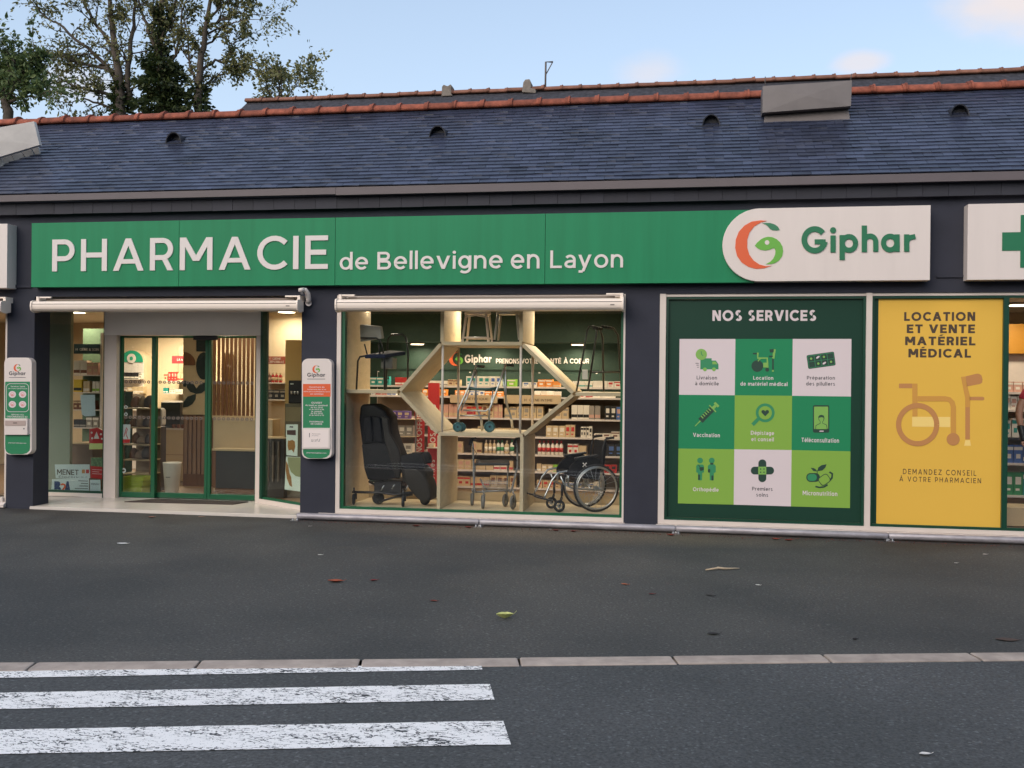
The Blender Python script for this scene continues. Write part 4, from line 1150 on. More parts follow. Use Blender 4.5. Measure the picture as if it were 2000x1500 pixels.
def ic(sq, name, pts, m, k=1, y0=None): return flat(name, [pz(*p) for p in pts], (S1, S2, S3)[k - 1] - .0002 * random.random(), m, sqs[sq], .0012)
def lab(sq, s, u0, v0, u1, v1, m):
    a, c = pz(u0, v0), pz(u1, v1); text(s, (a[0], a[1], c[0], c[1]), S1, m, sqs[sq], .001, .025, 1.03)
# delivery
q = (0, 0)
ic(q, 'van', [(205, 213), (300, 213), (300, 232), (335, 232), (357, 265), (357, 306), (205, 306)], m_picon)
ic(q, 'cab_window', [(306, 240), (332, 240), (347, 264), (306, 264)], m_piconl, 2)
for u in (243, 319): ic(q, 'van_wheel', ell(u, 306, 16, n=18), m_piconl, 2)
ic(q, 'clock', ell(213, 181, 47, n=26), m_piconl, 2)
ic(q, 'clock_hand', band([(212, 155), (214, 180), (228, 192)], 7), m_picon, 3)
for v, u0, u1 in ((255, 164, 192), (271, 172, 192), (288, 178, 192)): ic(q, 'speed_line', band([(u0, v), (u1, v)], 5), m_pgrey)
lab(q, 'Livraison', 174, 359, 345, 391, m_pgrey); lab(q, 'à domicile', 161, 408, 360, 440, m_pgrey)
# equipment hire
q = (1, 0)
ic(q, 'wheel', ell(682, 278, 49, n=28), m_pink); ic(q, 'caster', ell(765, 309, 17, n=18), m_pink)
ic(q, 'chair_frame', band([(686, 166), (686, 212), (765, 212), (768, 292)], 15), m_piconl, 2)
ic(q, 'chair_frame', band([(690, 240), (690, 232), (712, 214)], 8), m_piconl, 3); ic(q, 'seat', [(732, 250), (770, 250), (770, 290), (732, 290)], m_piconl, 3)
ic(q, 'push_handle', band([(645, 174), (682, 174)], 13), m_pink, 1)
ic(q, 'crutch_shaft', band([(827, 138), (815, 215)], 19), m_piconl, 1); ic(q, 'crutch_shaft', band([(813, 216), (813, 310)], 13), m_pink, 1)
ic(q, 'crutch_cuff', [(783, 140), (820, 134), (818, 164), (788, 164)], m_pink, 2); ic(q, 'crutch_grip', band([(780, 197), (812, 197)], 12), m_pink, 2); ic(q, 'crutch_tip', band([(813, 311), (813, 326)], 15), m_piconl, 2)
lab(q, 'Location', 648, 361, 816, 393, m_pwhite); lab(q, 'de matériel médical', 540, 410, 935, 444, m_pwhite)
# pill organiser
q = (2, 0)
def rot(pts, c, a):
    a = radians(a); return [(c[0] + (x - c[0]) * cos(a) - (y - c[1]) * sin(a), c[1] + (x - c[0]) * sin(a) + (y - c[1]) * cos(a)) for x, y in pts]
pc = (1216, 229)
ic(q, 'pill_box', rot(rrect(1100, 172, 1332, 288, 12, 3), pc, -8), m_pink); ic(q, 'pill_box_inside', rot(rrect(1106, 178, 1326, 282, 8, 3), pc, -8), m_picon, 2)
for i in range(4):
    for j in range(2):
        u, v = 1111 + i * 54, 183 + j * 49
        ic(q, 'pill_cell', rot([(u, v), (u, v + 45), (u + 49, v + 45), (u + 49, v)], pc, -8), m_pink, 3)
        if (i, j) in ((1, 0), (2, 1)): flat('pill', [pz(*p) for p in rot(ell(u + 24, v + 22, 17, 8, n=14), (u + 24, v + 22), -35)], S3 - .0014, m_pwhite, sqs[q], .0008)
        elif (i + j) % 2 == 0: flat('pill', [pz(*p) for p in ell(*rot([(u + 24, v + 22)], pc, -8)[0], 10, n=12)], S3 - .0014, m_piconl, sqs[q], .0008)
lab(q, 'Préparation', 1097, 361, 1332, 399, m_pgrey); lab(q, 'des piluliers', 1090, 410, 1332, 450, m_pgrey)
# vaccination
q = (0, 1); pc = (262, 680)
def sr(pts): return rot(pts, pc, -45)
ic(q, 'syringe', sr([(182, 655), (182, 705), (330, 705), (330, 655)]), m_pink); ic(q, 'needle', sr([(118, 677), (118, 683), (182, 685), (182, 675)]), m_piconl)
ic(q, 'plunger', sr([(331, 668), (331, 692), (362, 692), (362, 668)]), m_piconl); ic(q, 'plunger', sr([(363, 656), (363, 704), (383, 704), (383, 656)]), m_piconl); ic(q, 'syringe_flange', sr([(322, 640), (322, 720), (332, 720), (332, 640)]), m_piconl, 2)
for u in (210, 232, 254, 276, 298): ic(q, 'graduation', sr([(u, 655), (u, 682), (u + 8, 682), (u + 8, 655)]), m_piconl, 2)
lab(q, 'Vaccination', 144, 838, 369, 873, m_pwhite)
# screening
q = (1, 1)
ic(q, 'lens_ring', ell(748, 670, 79, n=34), m_picon); ic(q, 'lens_glass', ell(748, 670, 56, n=30), m_plime, 2)
ic(q, 'heart', [(748, 699), (717, 668), (717, 653), (728, 646), (741, 648), (748, 658), (756, 648), (769, 646), (779, 653), (779, 668)], m_pink, 3)
ic(q, 'lens_handle', band([(690, 722), (642, 770)], 30), m_picon)
lab(q, 'Dépistage', 628, 820, 822, 864, m_pwhite); lab(q, 'et conseil', 632, 874, 820, 908, m_pwhite)
# remote consultation
q = (2, 1)
ic(q, 'telephone', rrect(1148, 606, 1284, 836, 12, 4), m_pink); ic(q, 'screen', rrect(1157, 618, 1275, 806, 6, 3), m_piconl, 2)
ic(q, 'doctor_figure', [(1168, 806), (1170, 775), (1195, 762), (1208, 755), (1205, 740), (1195, 728), (1192, 704), (1202, 690), (1222, 686), (1240, 694), (1244, 715), (1238, 735), (1230, 745), (1230, 756), (1262, 768), (1270, 806)], m_pink, 3)
flat('doctor_inside', [pz(*p) for p in [(1173, 806), (1175, 778), (1198, 766), (1212, 758), (1209, 740), (1200, 728), (1197, 712), (1220, 706), (1238, 712), (1234, 733), (1226, 744), (1226, 758), (1258, 772), (1265, 806)]], S3 - .0014, m_piconl, sqs[q], .0008)
ic(q, 'home_button', rrect(1202, 819, 1238, 828, 4, 2), m_pwhite, 2)
lab(q, 'Téléconsultation', 1052, 879, 1366, 918, m_pwhite)
# braces
q = (0, 2)
for c0, arm in ((203, -1), (301, 1)):
    ic(q, 'figure_head', ell(c0, 1069, 24, n=20), m_picon)
    ic(q, 'figure_body', [(c0 - 33, 1168), (c0 - 33, 1115), (c0 - 22, 1102), (c0 + 22, 1102), (c0 + 33, 1115), (c0 + 33, 1168), (c0 + 18, 1172), (c0 + 16, 1235), (c0 - 17, 1235), (c0 - 18, 1172)], m_picon)
ic(q, 'sling', band([(190, 1104), (207, 1134)], 6), m_pink, 2); ic(q, 'sling', [(196, 1134), (206, 1124), (234, 1124), (234, 1148), (206, 1158)], m_pink, 2)
ic(q, 'knee_brace', rrect(186, 1186, 202, 1232, 5, 2), m_pink, 2); ic(q, 'neck_brace', rrect(287, 1088, 314, 1104, 5, 2), m_pink, 2)
ic(q, 'wrist_brace', rrect(269, 1140, 288, 1170, 5, 2), m_pink, 2); ic(q, 'knee_brace', rrect(298, 1194, 314, 1236, 5, 2), m_pink, 2)
lab(q, 'Orthopédie', 143, 1294, 358, 1336, m_pwhite)
# first aid
q = (1, 2)
ic(q, 'plaster_strip', rrect(691, 1060, 757, 1250, 32, 6), m_pink); ic(q, 'plaster_strip', rrect(627, 1121, 822, 1186, 32, 6), m_pink)
ic(q, 'plaster_pad', [(690, 1121), (690, 1186), (757, 1186), (757, 1121)], m_piconl, 2)
for u in (710, 738):
    for v in (1140, 1167): ic(q, 'pad_dot', ell(u, v, 6, n=10), m_pink, 3)
lab(q, 'Premiers', 638, 1290, 810, 1322, m_pgrey); lab(q, 'soins', 673, 1340, 773, 1372, m_pgrey)
# micronutrition
q = (2, 2)
ic(q, 'capsule', rrect(1092, 1174, 1206, 1248, 35, 6), m_pink); ic(q, 'capsule_half', rrect(1100, 1182, 1180, 1240, 28, 5), m_picon, 2)
ic(q, 'tablet', rot(rrect(1196, 1190, 1290, 1270, 24, 5), (1243, 1230), -35), m_pink, 2); ic(q, 'tablet_inside', rot(rrect(1202, 1196, 1284, 1264, 20, 5), (1243, 1230), -35), m_plime, 3)
ic(q, 'sprig_leaf', [(1186, 1158), (1192, 1128), (1220, 1108), (1262, 1100), (1250, 1130), (1226, 1152)], m_pink, 2); ic(q, 'sprig_leaf', [(1128, 1130), (1154, 1132), (1172, 1144), (1178, 1160), (1150, 1156)], m_pink, 2)
ic(q, 'stalk', band([(1182, 1150), (1184, 1190)], 6), m_pink, 2)
ic(q, 'swirl', band([(1285, 1165), (1310, 1180), (1306, 1215), (1284, 1240)], 15), m_pink, 2); ic(q, 'swirl', band([(1168, 1286), (1200, 1294), (1240, 1290), (1270, 1272)], 13), m_pink, 2)
lab(q, 'Micronutrition', 1062, 1324, 1352, 1363, m_pwhite)

# ------------------------------------------------------------------ hire poster
hp = thing('hire_poster', 'yellow window poster with brown wheelchair and crutch drawing', 'poster', D(1838, 1028, GY))
MB().box(xm1 + .03, X(1965.5) - .028, GY + .0014, GY + .0026, SZ + .082, ZT - .068).build('backing_sheet', m_pdark, hp)
MB().box(X(1714, GY), X(1960.3, GY), GY, GY + .0012, Z(1029, GY, 1838), Z(582, GY, 1838)).build('poster_sheet', m_yellow, hp)
def hz_(u, v): return (1700 + u / 4.054, 590 + v / 4.054)
for s, bx in (('LOCATION', (267, 78, 830, 150)), ('ET VENTE', (288, 177, 828, 246)), ('MATÉRIEL', (275, 257, 832, 342)), ('MÉDICAL', (301, 354, 796, 440))):
    a, c = hz_(bx[0], bx[1]), hz_(bx[2], bx[3]); text(s, (a[0], a[1], c[0], c[1]), GY, m_ink, hp, .001, .045, 1.04)
for s, bx in (('DEMANDEZ CONSEIL', (258, 1326, 838, 1369)), ('À VOTRE PHARMACIEN', (230, 1378, 876, 1427))):
    a, c = hz_(bx[0], bx[1]), hz_(bx[2], bx[3]); text(s, (a[0], a[1], c[0], c[1]), GY, m_ink, hp, .001, .012, 1.3)
def hi(name, pts, m, k=1): flat(name, [hz_(*p) for p in pts], GY - .0015 * (k - 1), m, hp, .0012)
hi('seat_shape', [(330, 908), (330, 986), (632, 990), (632, 910)], m_ycream)
hi('chair_frame', [(332, 645), (373, 645), (373, 905), (332, 905)], m_ybrown2, 2)
hi('chair_frame', band([(374, 765), (590, 765), (625, 772), (648, 796), (657, 830), (657, 1040)], 42), m_ybrown2, 2)
hi('push_handle', [(226, 645), (226, 682), (331, 682), (331, 645)], m_ybrown)
b = MB(); c0 = hz_(374, 970); ring_flat(b, c0[0], c0[1], 151 / 4.054, 41 / 4.054, GY - .003, .0012, 44); b.build('wheel', m_ybrown, hp)
hi('caster', ell(655, 1086, 52, 50), m_ybrown, 3)
hi('crutch_shaft', [(716, 592), (752, 588), (762, 640), (790, 752), (790, 830), (750, 830), (750, 760)], m_ybrown2)
hi('crutch_shaft', [(751, 831), (751, 1088), (788, 1088), (788, 831)], m_ybrown)
hi('crutch_cuff', [(753, 588), (765, 668), (870, 648), (885, 636), (888, 610), (878, 578), (860, 568), (845, 566)], m_ybrown)
hi('crutch_grip', [(786, 749), (786, 777), (890, 779), (902, 772), (902, 756), (890, 749)], m_ybrown)
hi('crutch_tip', [(752, 1092), (742, 1138), (796, 1138), (788, 1092)], m_ycream)

# ------------------------------------------------------------------ pipe rail along the foot of the shopfront
rl = thing('guard_rail', 'low galvanised steel pipe rail bolted along the foot of the shopfront', 'rail', (.5, -.13, 0))
ry = -.14
ends = [X(581, ry, 1015), X(937, ry, 1020), X(1320, ry, 1035), X(1735, ry, 1055), X(2180, ry, 1060), 8.8]
for a, c in zip(ends[:-1], ends[1:]):
    b = MB(); b.tube([(a, ry, .05), (a + .012, ry, .052), (c - .02, ry, .052), (c - .006, ry, .05)], [.036, .042, .042, .038], 14)
    b.build('pipe', m_galv, rl)
for a in ends[:-1]:
    b = MB(); b.box(a - .05, a + .05, ry - .12, ry + .02, 0.001, .008); b.box(a - .012, a + .012, ry - .02, ry + .02, .008, .02); b.build('foot_plate', m_steel, rl)
    for s in (-.03, .03):
        MB().lathe([(.012, 0), (.012, .012), (.006, .013), (.006, .026)], (a + s, ry - .085, .008), 8).build('bolt', m_steel, rl)
# ------------------------------------------------------------------ lamps of the shop
def downlight(px, py, y, z, r, power, label, col=(1, .85, .64)):
    x = X(px, y, py)
    t = thing('ceiling_lamp', label, 'ceiling lamp', (x, y, z - .03), 'round lit ceiling lamps in the shop')
    MB().lathe([(r * 1.15, 0), (r * 1.2, .012), (r * 1.1, .028)], (x, y, z - .029), 20).build('rim', m_frame, t)
    MB().lathe([(r, -.006), (r * .98, .004)], (x, y, z - .030), 20).build('diffuser', m_bulb, t)
    l = bpy.data.lights.new('lamp_light', 'AREA'); l.shape = 'DISK'; l.size = r * 2; l.energy = power; l.color = col; l.spread = radians(170)
    o = bpy.data.objects.new('lamp_light', l); COL.objects.link(o); attach(o, (x, y, z - .05), t)
    return t
zc = ZT - .002
WALL_LAMPS = [  # spotlights labelled added have no seen source; they brighten the display wood
 (715, 600, 1.0, zc, .05, 6, 'small added spotlight above the shower chair, brightening the window display'),
 (930, 600, 1.0, zc, .05, 6, 'small added spotlight behind the white shower stool, brightening the window display'),
 (1180, 600, 1.0, zc, .05, 6, 'small added spotlight above the walking support, brightening the window display'),
 (1134, 622, 1.9, zc, .11, 12, 'round ceiling lamp lit above the right part of the big display window'),
 (1085, 606, 1.3, zc, .05, 8, 'small lit spotlight under the ceiling near the awning of the display window'),
 (815, 669, BY - .30, zb - .001, .10, 7, 'round lamp lit under the dark green soffit behind the shower chair'),
 (1128, 676, BY - .30, zb - .001, .09, 7, 'lamp under the dark green soffit at the right, behind the black walking sticks'),
 (960, 669, BY - .30, zb - .001, .09, 6, 'lamp under the dark green soffit above the white slogan'),
 (940, 600, 1.7, zc, .13, 12, 'round ceiling lamp lit behind the two stools'),
 (760, 600, 1.7, zc, .13, 12, 'round ceiling lamp lit over the left part of the big display window'),
 (1990, 600, 1.6, zc, .13, 16, 'round ceiling lamp lit in the window at the right edge'),
 (150, 600, 2.6, zc, .13, 12, 'round ceiling lamp lit behind the window left of the doors'),
 (285, 600, 4.6, zc, .16, 45, 'round ceiling lamp lit in the far bright room behind the sliding doors'),
 (360, 600, 4.9, zc, .16, 45, 'round ceiling lamp lit in front of the far wall behind the doors'),
 (560, 600, 2.6, zc, .13, 14, 'round ceiling lamp lit behind the slanting window'),
 (440, 600, 1.9, zc, .11, 9, 'round ceiling lamp lit over the counter behind the doors'),
]
for a in WALL_LAMPS: downlight(*a)

# ------------------------------------------------------------------ wall shelving behind the display window
GF = BY - .46                              # front of the shelving
shelf = thing('wall_shelving', 'long white wall shelving full of cartons below the white slogan', 'shelving', (X(960, GF), GF + .2, PZ))
rows_py = [754.5, 774.5, 816, 851.5, 886, 918.5, 951]
def SZZ(py): return Z(py, GF, 960)
xg0, xg1 = X(722, GF), X(1262, GF)
for i, py in enumerate(rows_py):
    z = SZZ(py)
    b = MB(); b.box(xg0, xg1, GF, BY - .03, z - .012, z - .002); b.build('shelf', m_frame, shelf)
    b = MB(); b.box(xg0, xg1, GF - .012, GF - .001, z - .026, z + .002); b.build('price_rail', m_white, shelf)
    if i < 3:
        zz = SZZ(rows_py[i]) + (.14 if i else .20)
b = MB()
for px in (722, 805, 906, 1045, 1160, 1262): b.box(X(px, GF) - .012, X(px, GF) + .012, BY - .03, BY - .002, PZ, SZZ(726))
b.build('upright', m_frame, shelf)
MB().box(xg0, xg1, GF + .02, BY - .031, PZ, SZZ(952) - .03).build('plinth', m_counter, shelf)
MB().box(xg0, xg1, BY - .045, BY - .031, SZZ(951), SZZ(776)).build('back_panel', m_taupe, shelf)
MB().box(xg0, xg1, BY - .045, BY - .031, SZZ(774), SZZ(728)).build('back_panel', m_ingreen, shelf)
for i in (0, 1):   # lit strips under the brackets of the two upper shelves
    z = SZZ(rows_py[i]) + (.232 if i == 0 else .128)
    MB().box(xg0, xg1, GF - .006, GF + .006, z - .004, z + .030).build('valance', m_ingreen, shelf)
    st = MB().box(xg0 + .1, xg1 - .1, GF + .02, GF + .045, z, z + .012).build('light_strip', m_led, shelf)
    l = bpy.data.lights.new('strip_light', 'AREA'); l.shape = 'RECTANGLE'; l.size = xg1 - xg0 - .3; l.size_y = .03; l.energy = 5; l.color = (1, .88, .70)
    o = bpy.data.objects.new('strip_light', l); COL.objects.link(o); attach(o, ((xg0 + xg1) / 2, GF + .03, z - .004), shelf)
    o.rotation_euler = (radians(22), 0, 0)
MB().box(X(985, GF), X(1096, GF), GF - .030, GF - .014, SZZ(787.5), SZZ(771)).build('header_board', m_counter, shelf)
text('HYGIÈNE INTIME', (1024, 778, 1079, 784), GF - .030, m_ink, shelf, .002, .01, 1.05)
MB().box(X(880, GF), X(972, GF), GF - .030, GF - .014, SZZ(787.5), SZZ(772)).build('header_board', m_counter, shelf)
text('DIÉTÉTIQUE', (909, 776, 953, 782), GF - .030, m_ink, shelf, .002, .01, 1.0)

# slogan on the green wall
slo = thing('wall_slogan', 'white slogan with orange and green emblem on the dark green wall', 'lettering', D(1010, 720, BY - .01))
WY = BY - .004
emblem(891, 701, 27, WY, slo, .012)
word_giphar((908, 692, 960, 713), WY, m_white, slo, .012)
for s, bx in (('PRENONS', (969, 700.5, 1014, 710)), ('VOTRE', (1018, 700.5, 1051, 710)), ('SANTÉ', (1060, 697.8, 1096, 710)), ('À', (1101, 697.8, 1109, 710)), ('COEUR', (1113, 700.5, 1151, 710))):
    text(s, bx, WY, m_white, slo, .010, .02)

# ------------------------------------------------------------------ goods
PM = dict(white=mat('white carton', rgb(232, 222, 208), .5), cream=mat('cream carton', rgb(206, 180, 142), .5), red=mat('red carton', rgb(190, 48, 46), .5),
          pink=mat('pink carton', rgb(206, 158, 140), .5), orange=mat('orange carton', rgb(226, 140, 62), .5), teal=mat('teal carton', rgb(52, 150, 140), .5),
          lime=mat('lime carton', rgb(140, 190, 60), .5), blue=mat('blue carton', rgb(80, 110, 170), .5), brown=mat('brown carton', rgb(120, 72, 52), .5),
          yellow=mat('yellow carton', rgb(232, 196, 50), .5), green=mat('green carton', rgb(60, 140, 90), .5), black=mat('black carton', rgb(40, 38, 40), .5), violet=mat('violet carton', rgb(110, 84, 150), .5),
          grey=mat('grey carton', rgb(150, 140, 130), .5))
MESHC = {}
def carton_mesh(w, h, d, c, c2, style):
    key = (round(w, 2), round(h, 2), round(d, 2), c, c2, style)
    if key in MESHC: return MESHC[key]
    b = MB(); b.box(-w / 2, w / 2, 0, d, 0, h, 0)
    if style == 0: b.box(-w / 2 + .001, w / 2 - .001, -.0012, 0, h * .12, h * .34, 1)
    elif style == 1: b.box(-w * .32, w * .32, -.0012, 0, h * .48, h * .82, 1); b.box(-w * .3, w * .15, -.0012, 0, h * .2, h * .3, 1)
    else: b.box(-w / 2 + .001, w / 2 - .001, -.0012, 0, h * .72, h * .9, 1); b.box(-w * .25, w * .25, -.0012, 0, h * .25, h * .5, 1)
    me = bpy.data.meshes.new('carton'); me.from_pydata(b.v, [], b.f); me.materials.append(PM[c]); me.materials.append(PM[c2])
    me.polygons.foreach_set('material_index', b.m); me.update(); MESHC[key] = me
    return me
def bottle_mesh(w, h, c, c2, pump=False):
    key = ('b', round(w, 2), round(h, 2), c, c2, pump)
    if key in MESHC: return MESHC[key]
    b = MB(); r = w / 2
    b.lathe([(r * .9, 0), (r, .008), (r, h * .62), (r * .8, h * .72), (r * .32, h * .78), (r * .32, h * .82)], (0, r, 0), 12, 0)
    b.lathe([(r * .42, h * .82), (r * .42, h * .97), (r * .3, h)], (0, r, 0), 10, 1)
    b.lathe([(r * 1.01, h * .2), (r * 1.01, h * .5)], (0, r, 0), 12, 1)
    me = bpy.data.meshes.new('bottle'); me.from_pydata(b.v, [], b.f); me.materials.append(PM[c]); me.materials.append(PM[c2])
    me.polygons.foreach_set('material_index', b.m); me.polygons.foreach_set('use_smooth', b.sm); me.update(); MESHC[key] = me
    return me
NG = [0]; GOODS = []
def goods(px0, px1, pyb, pyt, y, z, where, pal, kind='carton', wpx=(7, 13), fill=.95, group=None, gap=.004, seed=0, hvar=.25):
    """a row of goods standing at height z, drawn from the palette of (colour, second colour) pairs"""
    rr = random.Random(seed + int(px0 * 7 + pyb * 13))
    x, x1 = X(px0, y, pyb), X(px1, y, pyb); H = Z(pyt, y, (px0 + px1) / 2) - Z(pyb, y, (px0 + px1) / 2)
    pxm = (x1 - x) / (px1 - px0); cur = None; left = 0
    while x < x1 - .03:
        if left <= 0:
            cur = (rr.choice(pal), rr.uniform(*wpx) * pxm, H * rr.uniform(1 - hvar, 1), rr.randrange(3)); left = rr.choice((1, 2, 2, 3, 4))
        (c, c2), w, h, stl = cur; left -= 1
        if x + w > x1 + .01: break
        if rr.random() > fill: x += w * .8; continue
        if kind == 'bottle': me = bottle_mesh(w * .92, h, c, c2)
        else: me = carton_mesh(w - gap, h, min(.16, w * 1.2), c, c2, stl)
        o = bpy.data.objects.new('bottle' if kind == 'bottle' else 'carton', me); COL.objects.link(o)
        attach(o, (x + w / 2, y + rr.uniform(0, .012), z + .0005))
        o.rotation_euler = (0, 0, rr.uniform(-.05, .05))
        k2 = '' if c2 == c else f', {c2} print,'
        GOODS.append(o); tag(o, f'{c} {kind}{k2} {where}', 'bottle' if kind == 'bottle' else 'box', group or f'goods {where}')
        NG[0] += 1; x += w + rr.uniform(0, .006)
P_white = [('white', 'grey'), ('white', 'red'), ('cream', 'grey'), ('white', 'blue'), ('cream', 'red'), ('white', 'white')]
P_cream = [('cream', 'grey'), ('cream', 'pink'), ('cream', 'cream'), ('white', 'cream'), ('cream', 'grey')]
zr = [SZZ(p) for p in rows_py]
GYF = GF + .02
W0 = 'on the top lit wall shelf'
goods(722, 762, 754, 737, GYF, zr[0], W0, [('teal', 'white'), ('teal', 'black')], wpx=(11, 15), hvar=.1)
goods(762, 804, 754, 737, GYF, zr[0], W0, [('red', 'white'), ('white', 'red')], wpx=(9, 13), hvar=.12)
goods(828, 905, 754, 738, GYF, zr[0], W0, [('cream', 'brown'), ('white', 'grey'), ('white', 'brown'), ('brown', 'cream')], wpx=(9, 14), hvar=.45)
goods(910, 990, 754, 733, GYF, zr[0], W0, [('white', 'teal'), ('white', 'red'), ('white', 'blue')], wpx=(8, 13), hvar=.15)
goods(990, 1015, 754, 739, GYF, zr[0], W0, [('lime', 'white')], wpx=(14, 20), hvar=.2)
goods(1020, 1058, 754, 745, GYF, zr[0], W0, P_white, wpx=(10, 15), hvar=.2)
goods(1050, 1095, 754, 737, GYF, zr[0], W0, [('orange', 'white'), ('orange', 'cream')], wpx=(12, 17), hvar=.4)
goods(1118, 1214, 754, 738, GYF, zr[0], W0, [('white', 'red'), ('white', 'white'), ('white', 'teal')], wpx=(11, 16), hvar=.35)
W1 = 'on the second lit wall shelf'
goods(724, 775, 774, 763, GYF, zr[1], W1, [('violet', 'white'), ('white', 'blue'), ('white', 'red')], wpx=(8, 13))
goods(824, 880, 774, 760, GYF, zr[1], W1, [('white', 'red'), ('brown', 'cream'), ('orange', 'white')], wpx=(9, 12))
goods(888, 985, 774, 762, GYF, zr[1], W1, [('orange', 'white'), ('white', 'blue'), ('white', 'pink'), ('white', 'red')], wpx=(8, 13))
goods(1043, 1100, 774, 761, GYF, zr[1], W1, [('white', 'red'), ('cream', 'yellow'), ('white', 'orange')], wpx=(10, 16))
goods(1118, 1214, 774, 765, GYF, zr[1], W1, [('white', 'red'), ('white', 'white')], wpx=(12, 18))
W2 = 'on the third wall shelf'
goods(856, 985, 815, 789, GYF, zr[2], W2, [('cream', 'brown'), ('pink', 'cream'), ('cream', 'grey'), ('cream', 'red')], wpx=(8, 11), hvar=.1)
goods(985, 1110, 815, 791, GYF, zr[2], W2, P_cream + [('white', 'black')], wpx=(10, 14), hvar=.25)
goods(1116, 1150, 815, 786, GYF, zr[2], W2, [('white', 'black'), ('cream', 'black')], wpx=(7, 14), hvar=.1)
goods(1150, 1215, 815, 788, GYF, zr[2], W2, [('grey', 'pink'), ('black', 'white'), ('blue', 'pink')], wpx=(9, 12), hvar=.1)
W3 = 'on the fourth wall shelf'
goods(858, 1020, 851, 832, GYF, zr[3], W3, [('cream', 'brown'), ('cream', 'grey'), ('cream', 'cream')], wpx=(9, 15), fill=.88, hvar=.4)
goods(1066, 1132, 851, 825, GYF, zr[3], W3, [('cream', 'white'), ('white', 'black'), ('cream', 'red')], wpx=(9, 13), hvar=.18)
goods(1134, 1158, 851, 828, GYF, zr[3], W3, [('white', 'black')], wpx=(5, 7), hvar=.1)
goods(1160, 1215, 851, 838, GYF, zr[3], W3, [('white', 'brown'), ('cream', 'black')], wpx=(16, 22), hvar=.4)
W4 = 'on the fifth wall shelf'
goods(893, 945, 885, 862, GYF, zr[4], W4, [('pink', 'red'), ('cream', 'pink'), ('cream', 'brown')], wpx=(8, 12), hvar=.15)
goods(945, 1012, 885, 857, GYF, zr[4], W4, [('green', 'white'), ('white', 'green'), ('cream', 'white'), ('white', 'cream')], kind='bottle', wpx=(7, 10), hvar=.15)
goods(1049, 1100, 885, 857, GYF, zr[4], W4, [('white', 'cream'), ('white', 'red')], kind='bottle', wpx=(8, 10), hvar=.05)
goods(1100, 1155, 885, 860, GYF, zr[4], W4, [('white', 'red'), ('red', 'white'), ('cream', 'grey')], wpx=(10, 16), hvar=.25)
goods(1172, 1215, 885, 859, GYF, zr[4], W4, [('black', 'blue'), ('grey', 'green')], wpx=(10, 18), hvar=.15)
W5 = 'on the sixth wall shelf'
goods(893, 1012, 918, 898, GYF, zr[5], W5, [('cream', 'pink'), ('cream', 'red'), ('white', 'red'), ('cream', 'cream')], wpx=(10, 15), hvar=.2, fill=.97)
goods(1048, 1125, 918, 902, GYF, zr[5], W5, [('lime', 'cream'), ('cream', 'white'), ('green', 'cream')], wpx=(8, 12), hvar=.25, fill=.95)
goods(1180, 1215, 918, 900, GYF, zr[5], W5, [('black', 'red'), ('red', 'black')], wpx=(8, 12), hvar=.2)
W6 = 'on the lowest wall shelf'
goods(893, 1012, 950, 928, GYF, zr[6], W6, [('cream', 'red'), ('pink', 'red'), ('cream', 'brown')], wpx=(9, 14), hvar=.2)
goods(1048, 1180, 950, 932, GYF, zr[6], W6, [('cream', 'red'), ('white', 'blue'), ('cream', 'brown'), ('grey', 'white')], wpx=(9, 16), hvar=.35)

# promotional stand with red boards behind the black armchair
RYY = 2.25
pr = thing('promotion_stand', 'red promotion stand with white upright lettering behind the black armchair', 'display stand', D(832, 985, RYY))
MB().box(X(810, RYY), X(829, RYY), RYY, RYY + .02, PZ, Z(770, RYY, 820)).build('red_board', m_red, pr)
MB().box(X(836, RYY), X(858, RYY), RYY, RYY + .02, PZ, Z(748, RYY, 845)).build('red_board', m_red, pr)
for py in (830, 880, 930): MB().box(X(829, RYY), X(836, RYY) + .05, RYY + .021, RYY + .3, Z(py, RYY, 832) - .01, Z(py, RYY, 832) + .005).build('shelf', m_frame, pr)
text('NOS OFFRES', (813.5, 800, 824.5, 884), RYY, m_white, pr, .003, .02, rot=True)
text('NOS OFFRES', (840, 790, 851, 874), RYY, m_white, pr, .003, .02, rot=True)
text('offres', (838, 898, 849, 938), RYY, m_white, pr, .003, .02, rot=True)
goods(836, 856, 874, 862, RYY - .16, Z(874, RYY - .16, 845), 'on the ledge of the red stand', [('cream', 'white'), ('white', 'brown')], wpx=(7, 12), hvar=.5)
MB().box(X(834, RYY - .16), X(860, RYY - .16), RYY - .17, RYY - .002, Z(874, RYY - .16, 845) - .012, Z(874, RYY - .16, 845)).build('ledge', m_frame, pr)
# low island of baskets between armchair and stand
IY = 2.0
isl = thing('sales_island', 'low wire island of folded goods seen between the armchair and the red stand', 'display stand', D(790, 985, IY))
for py, k in ((818, 0), (852, 1), (886, 2), (930, 3)):
    b = MB(); z = Z(py, IY, 790); b.box(X(758, IY), X(812, IY), IY, IY + .4, z - .012, z); b.build('shelf', m_counter, isl)
b = MB()
for px in (758, 812): b.box(X(px, IY) - .01, X(px, IY) + .01, IY + .01, IY + .03, PZ, Z(800, IY, 790))
b.build('upright', m_steel, isl)
goods(762, 810, 818, 802, IY + .03, Z(818, IY, 790), 'on the upper tray of the island', [('violet', 'cream'), ('cream', 'yellow'), ('grey', 'cream')], wpx=(11, 18), hvar=.3)
goods(762, 810, 852, 828, IY + .03, Z(852, IY, 790), 'on the second tray of the island', [('grey', 'white'), ('white', 'grey'), ('black', 'grey')], wpx=(9, 16), hvar=.3)
goods(762, 810, 886, 866, IY + .03, Z(886, IY, 790), 'on the third tray of the island', [('green', 'white'), ('grey', 'green'), ('white', 'grey')], wpx=(9, 16), hvar=.3)
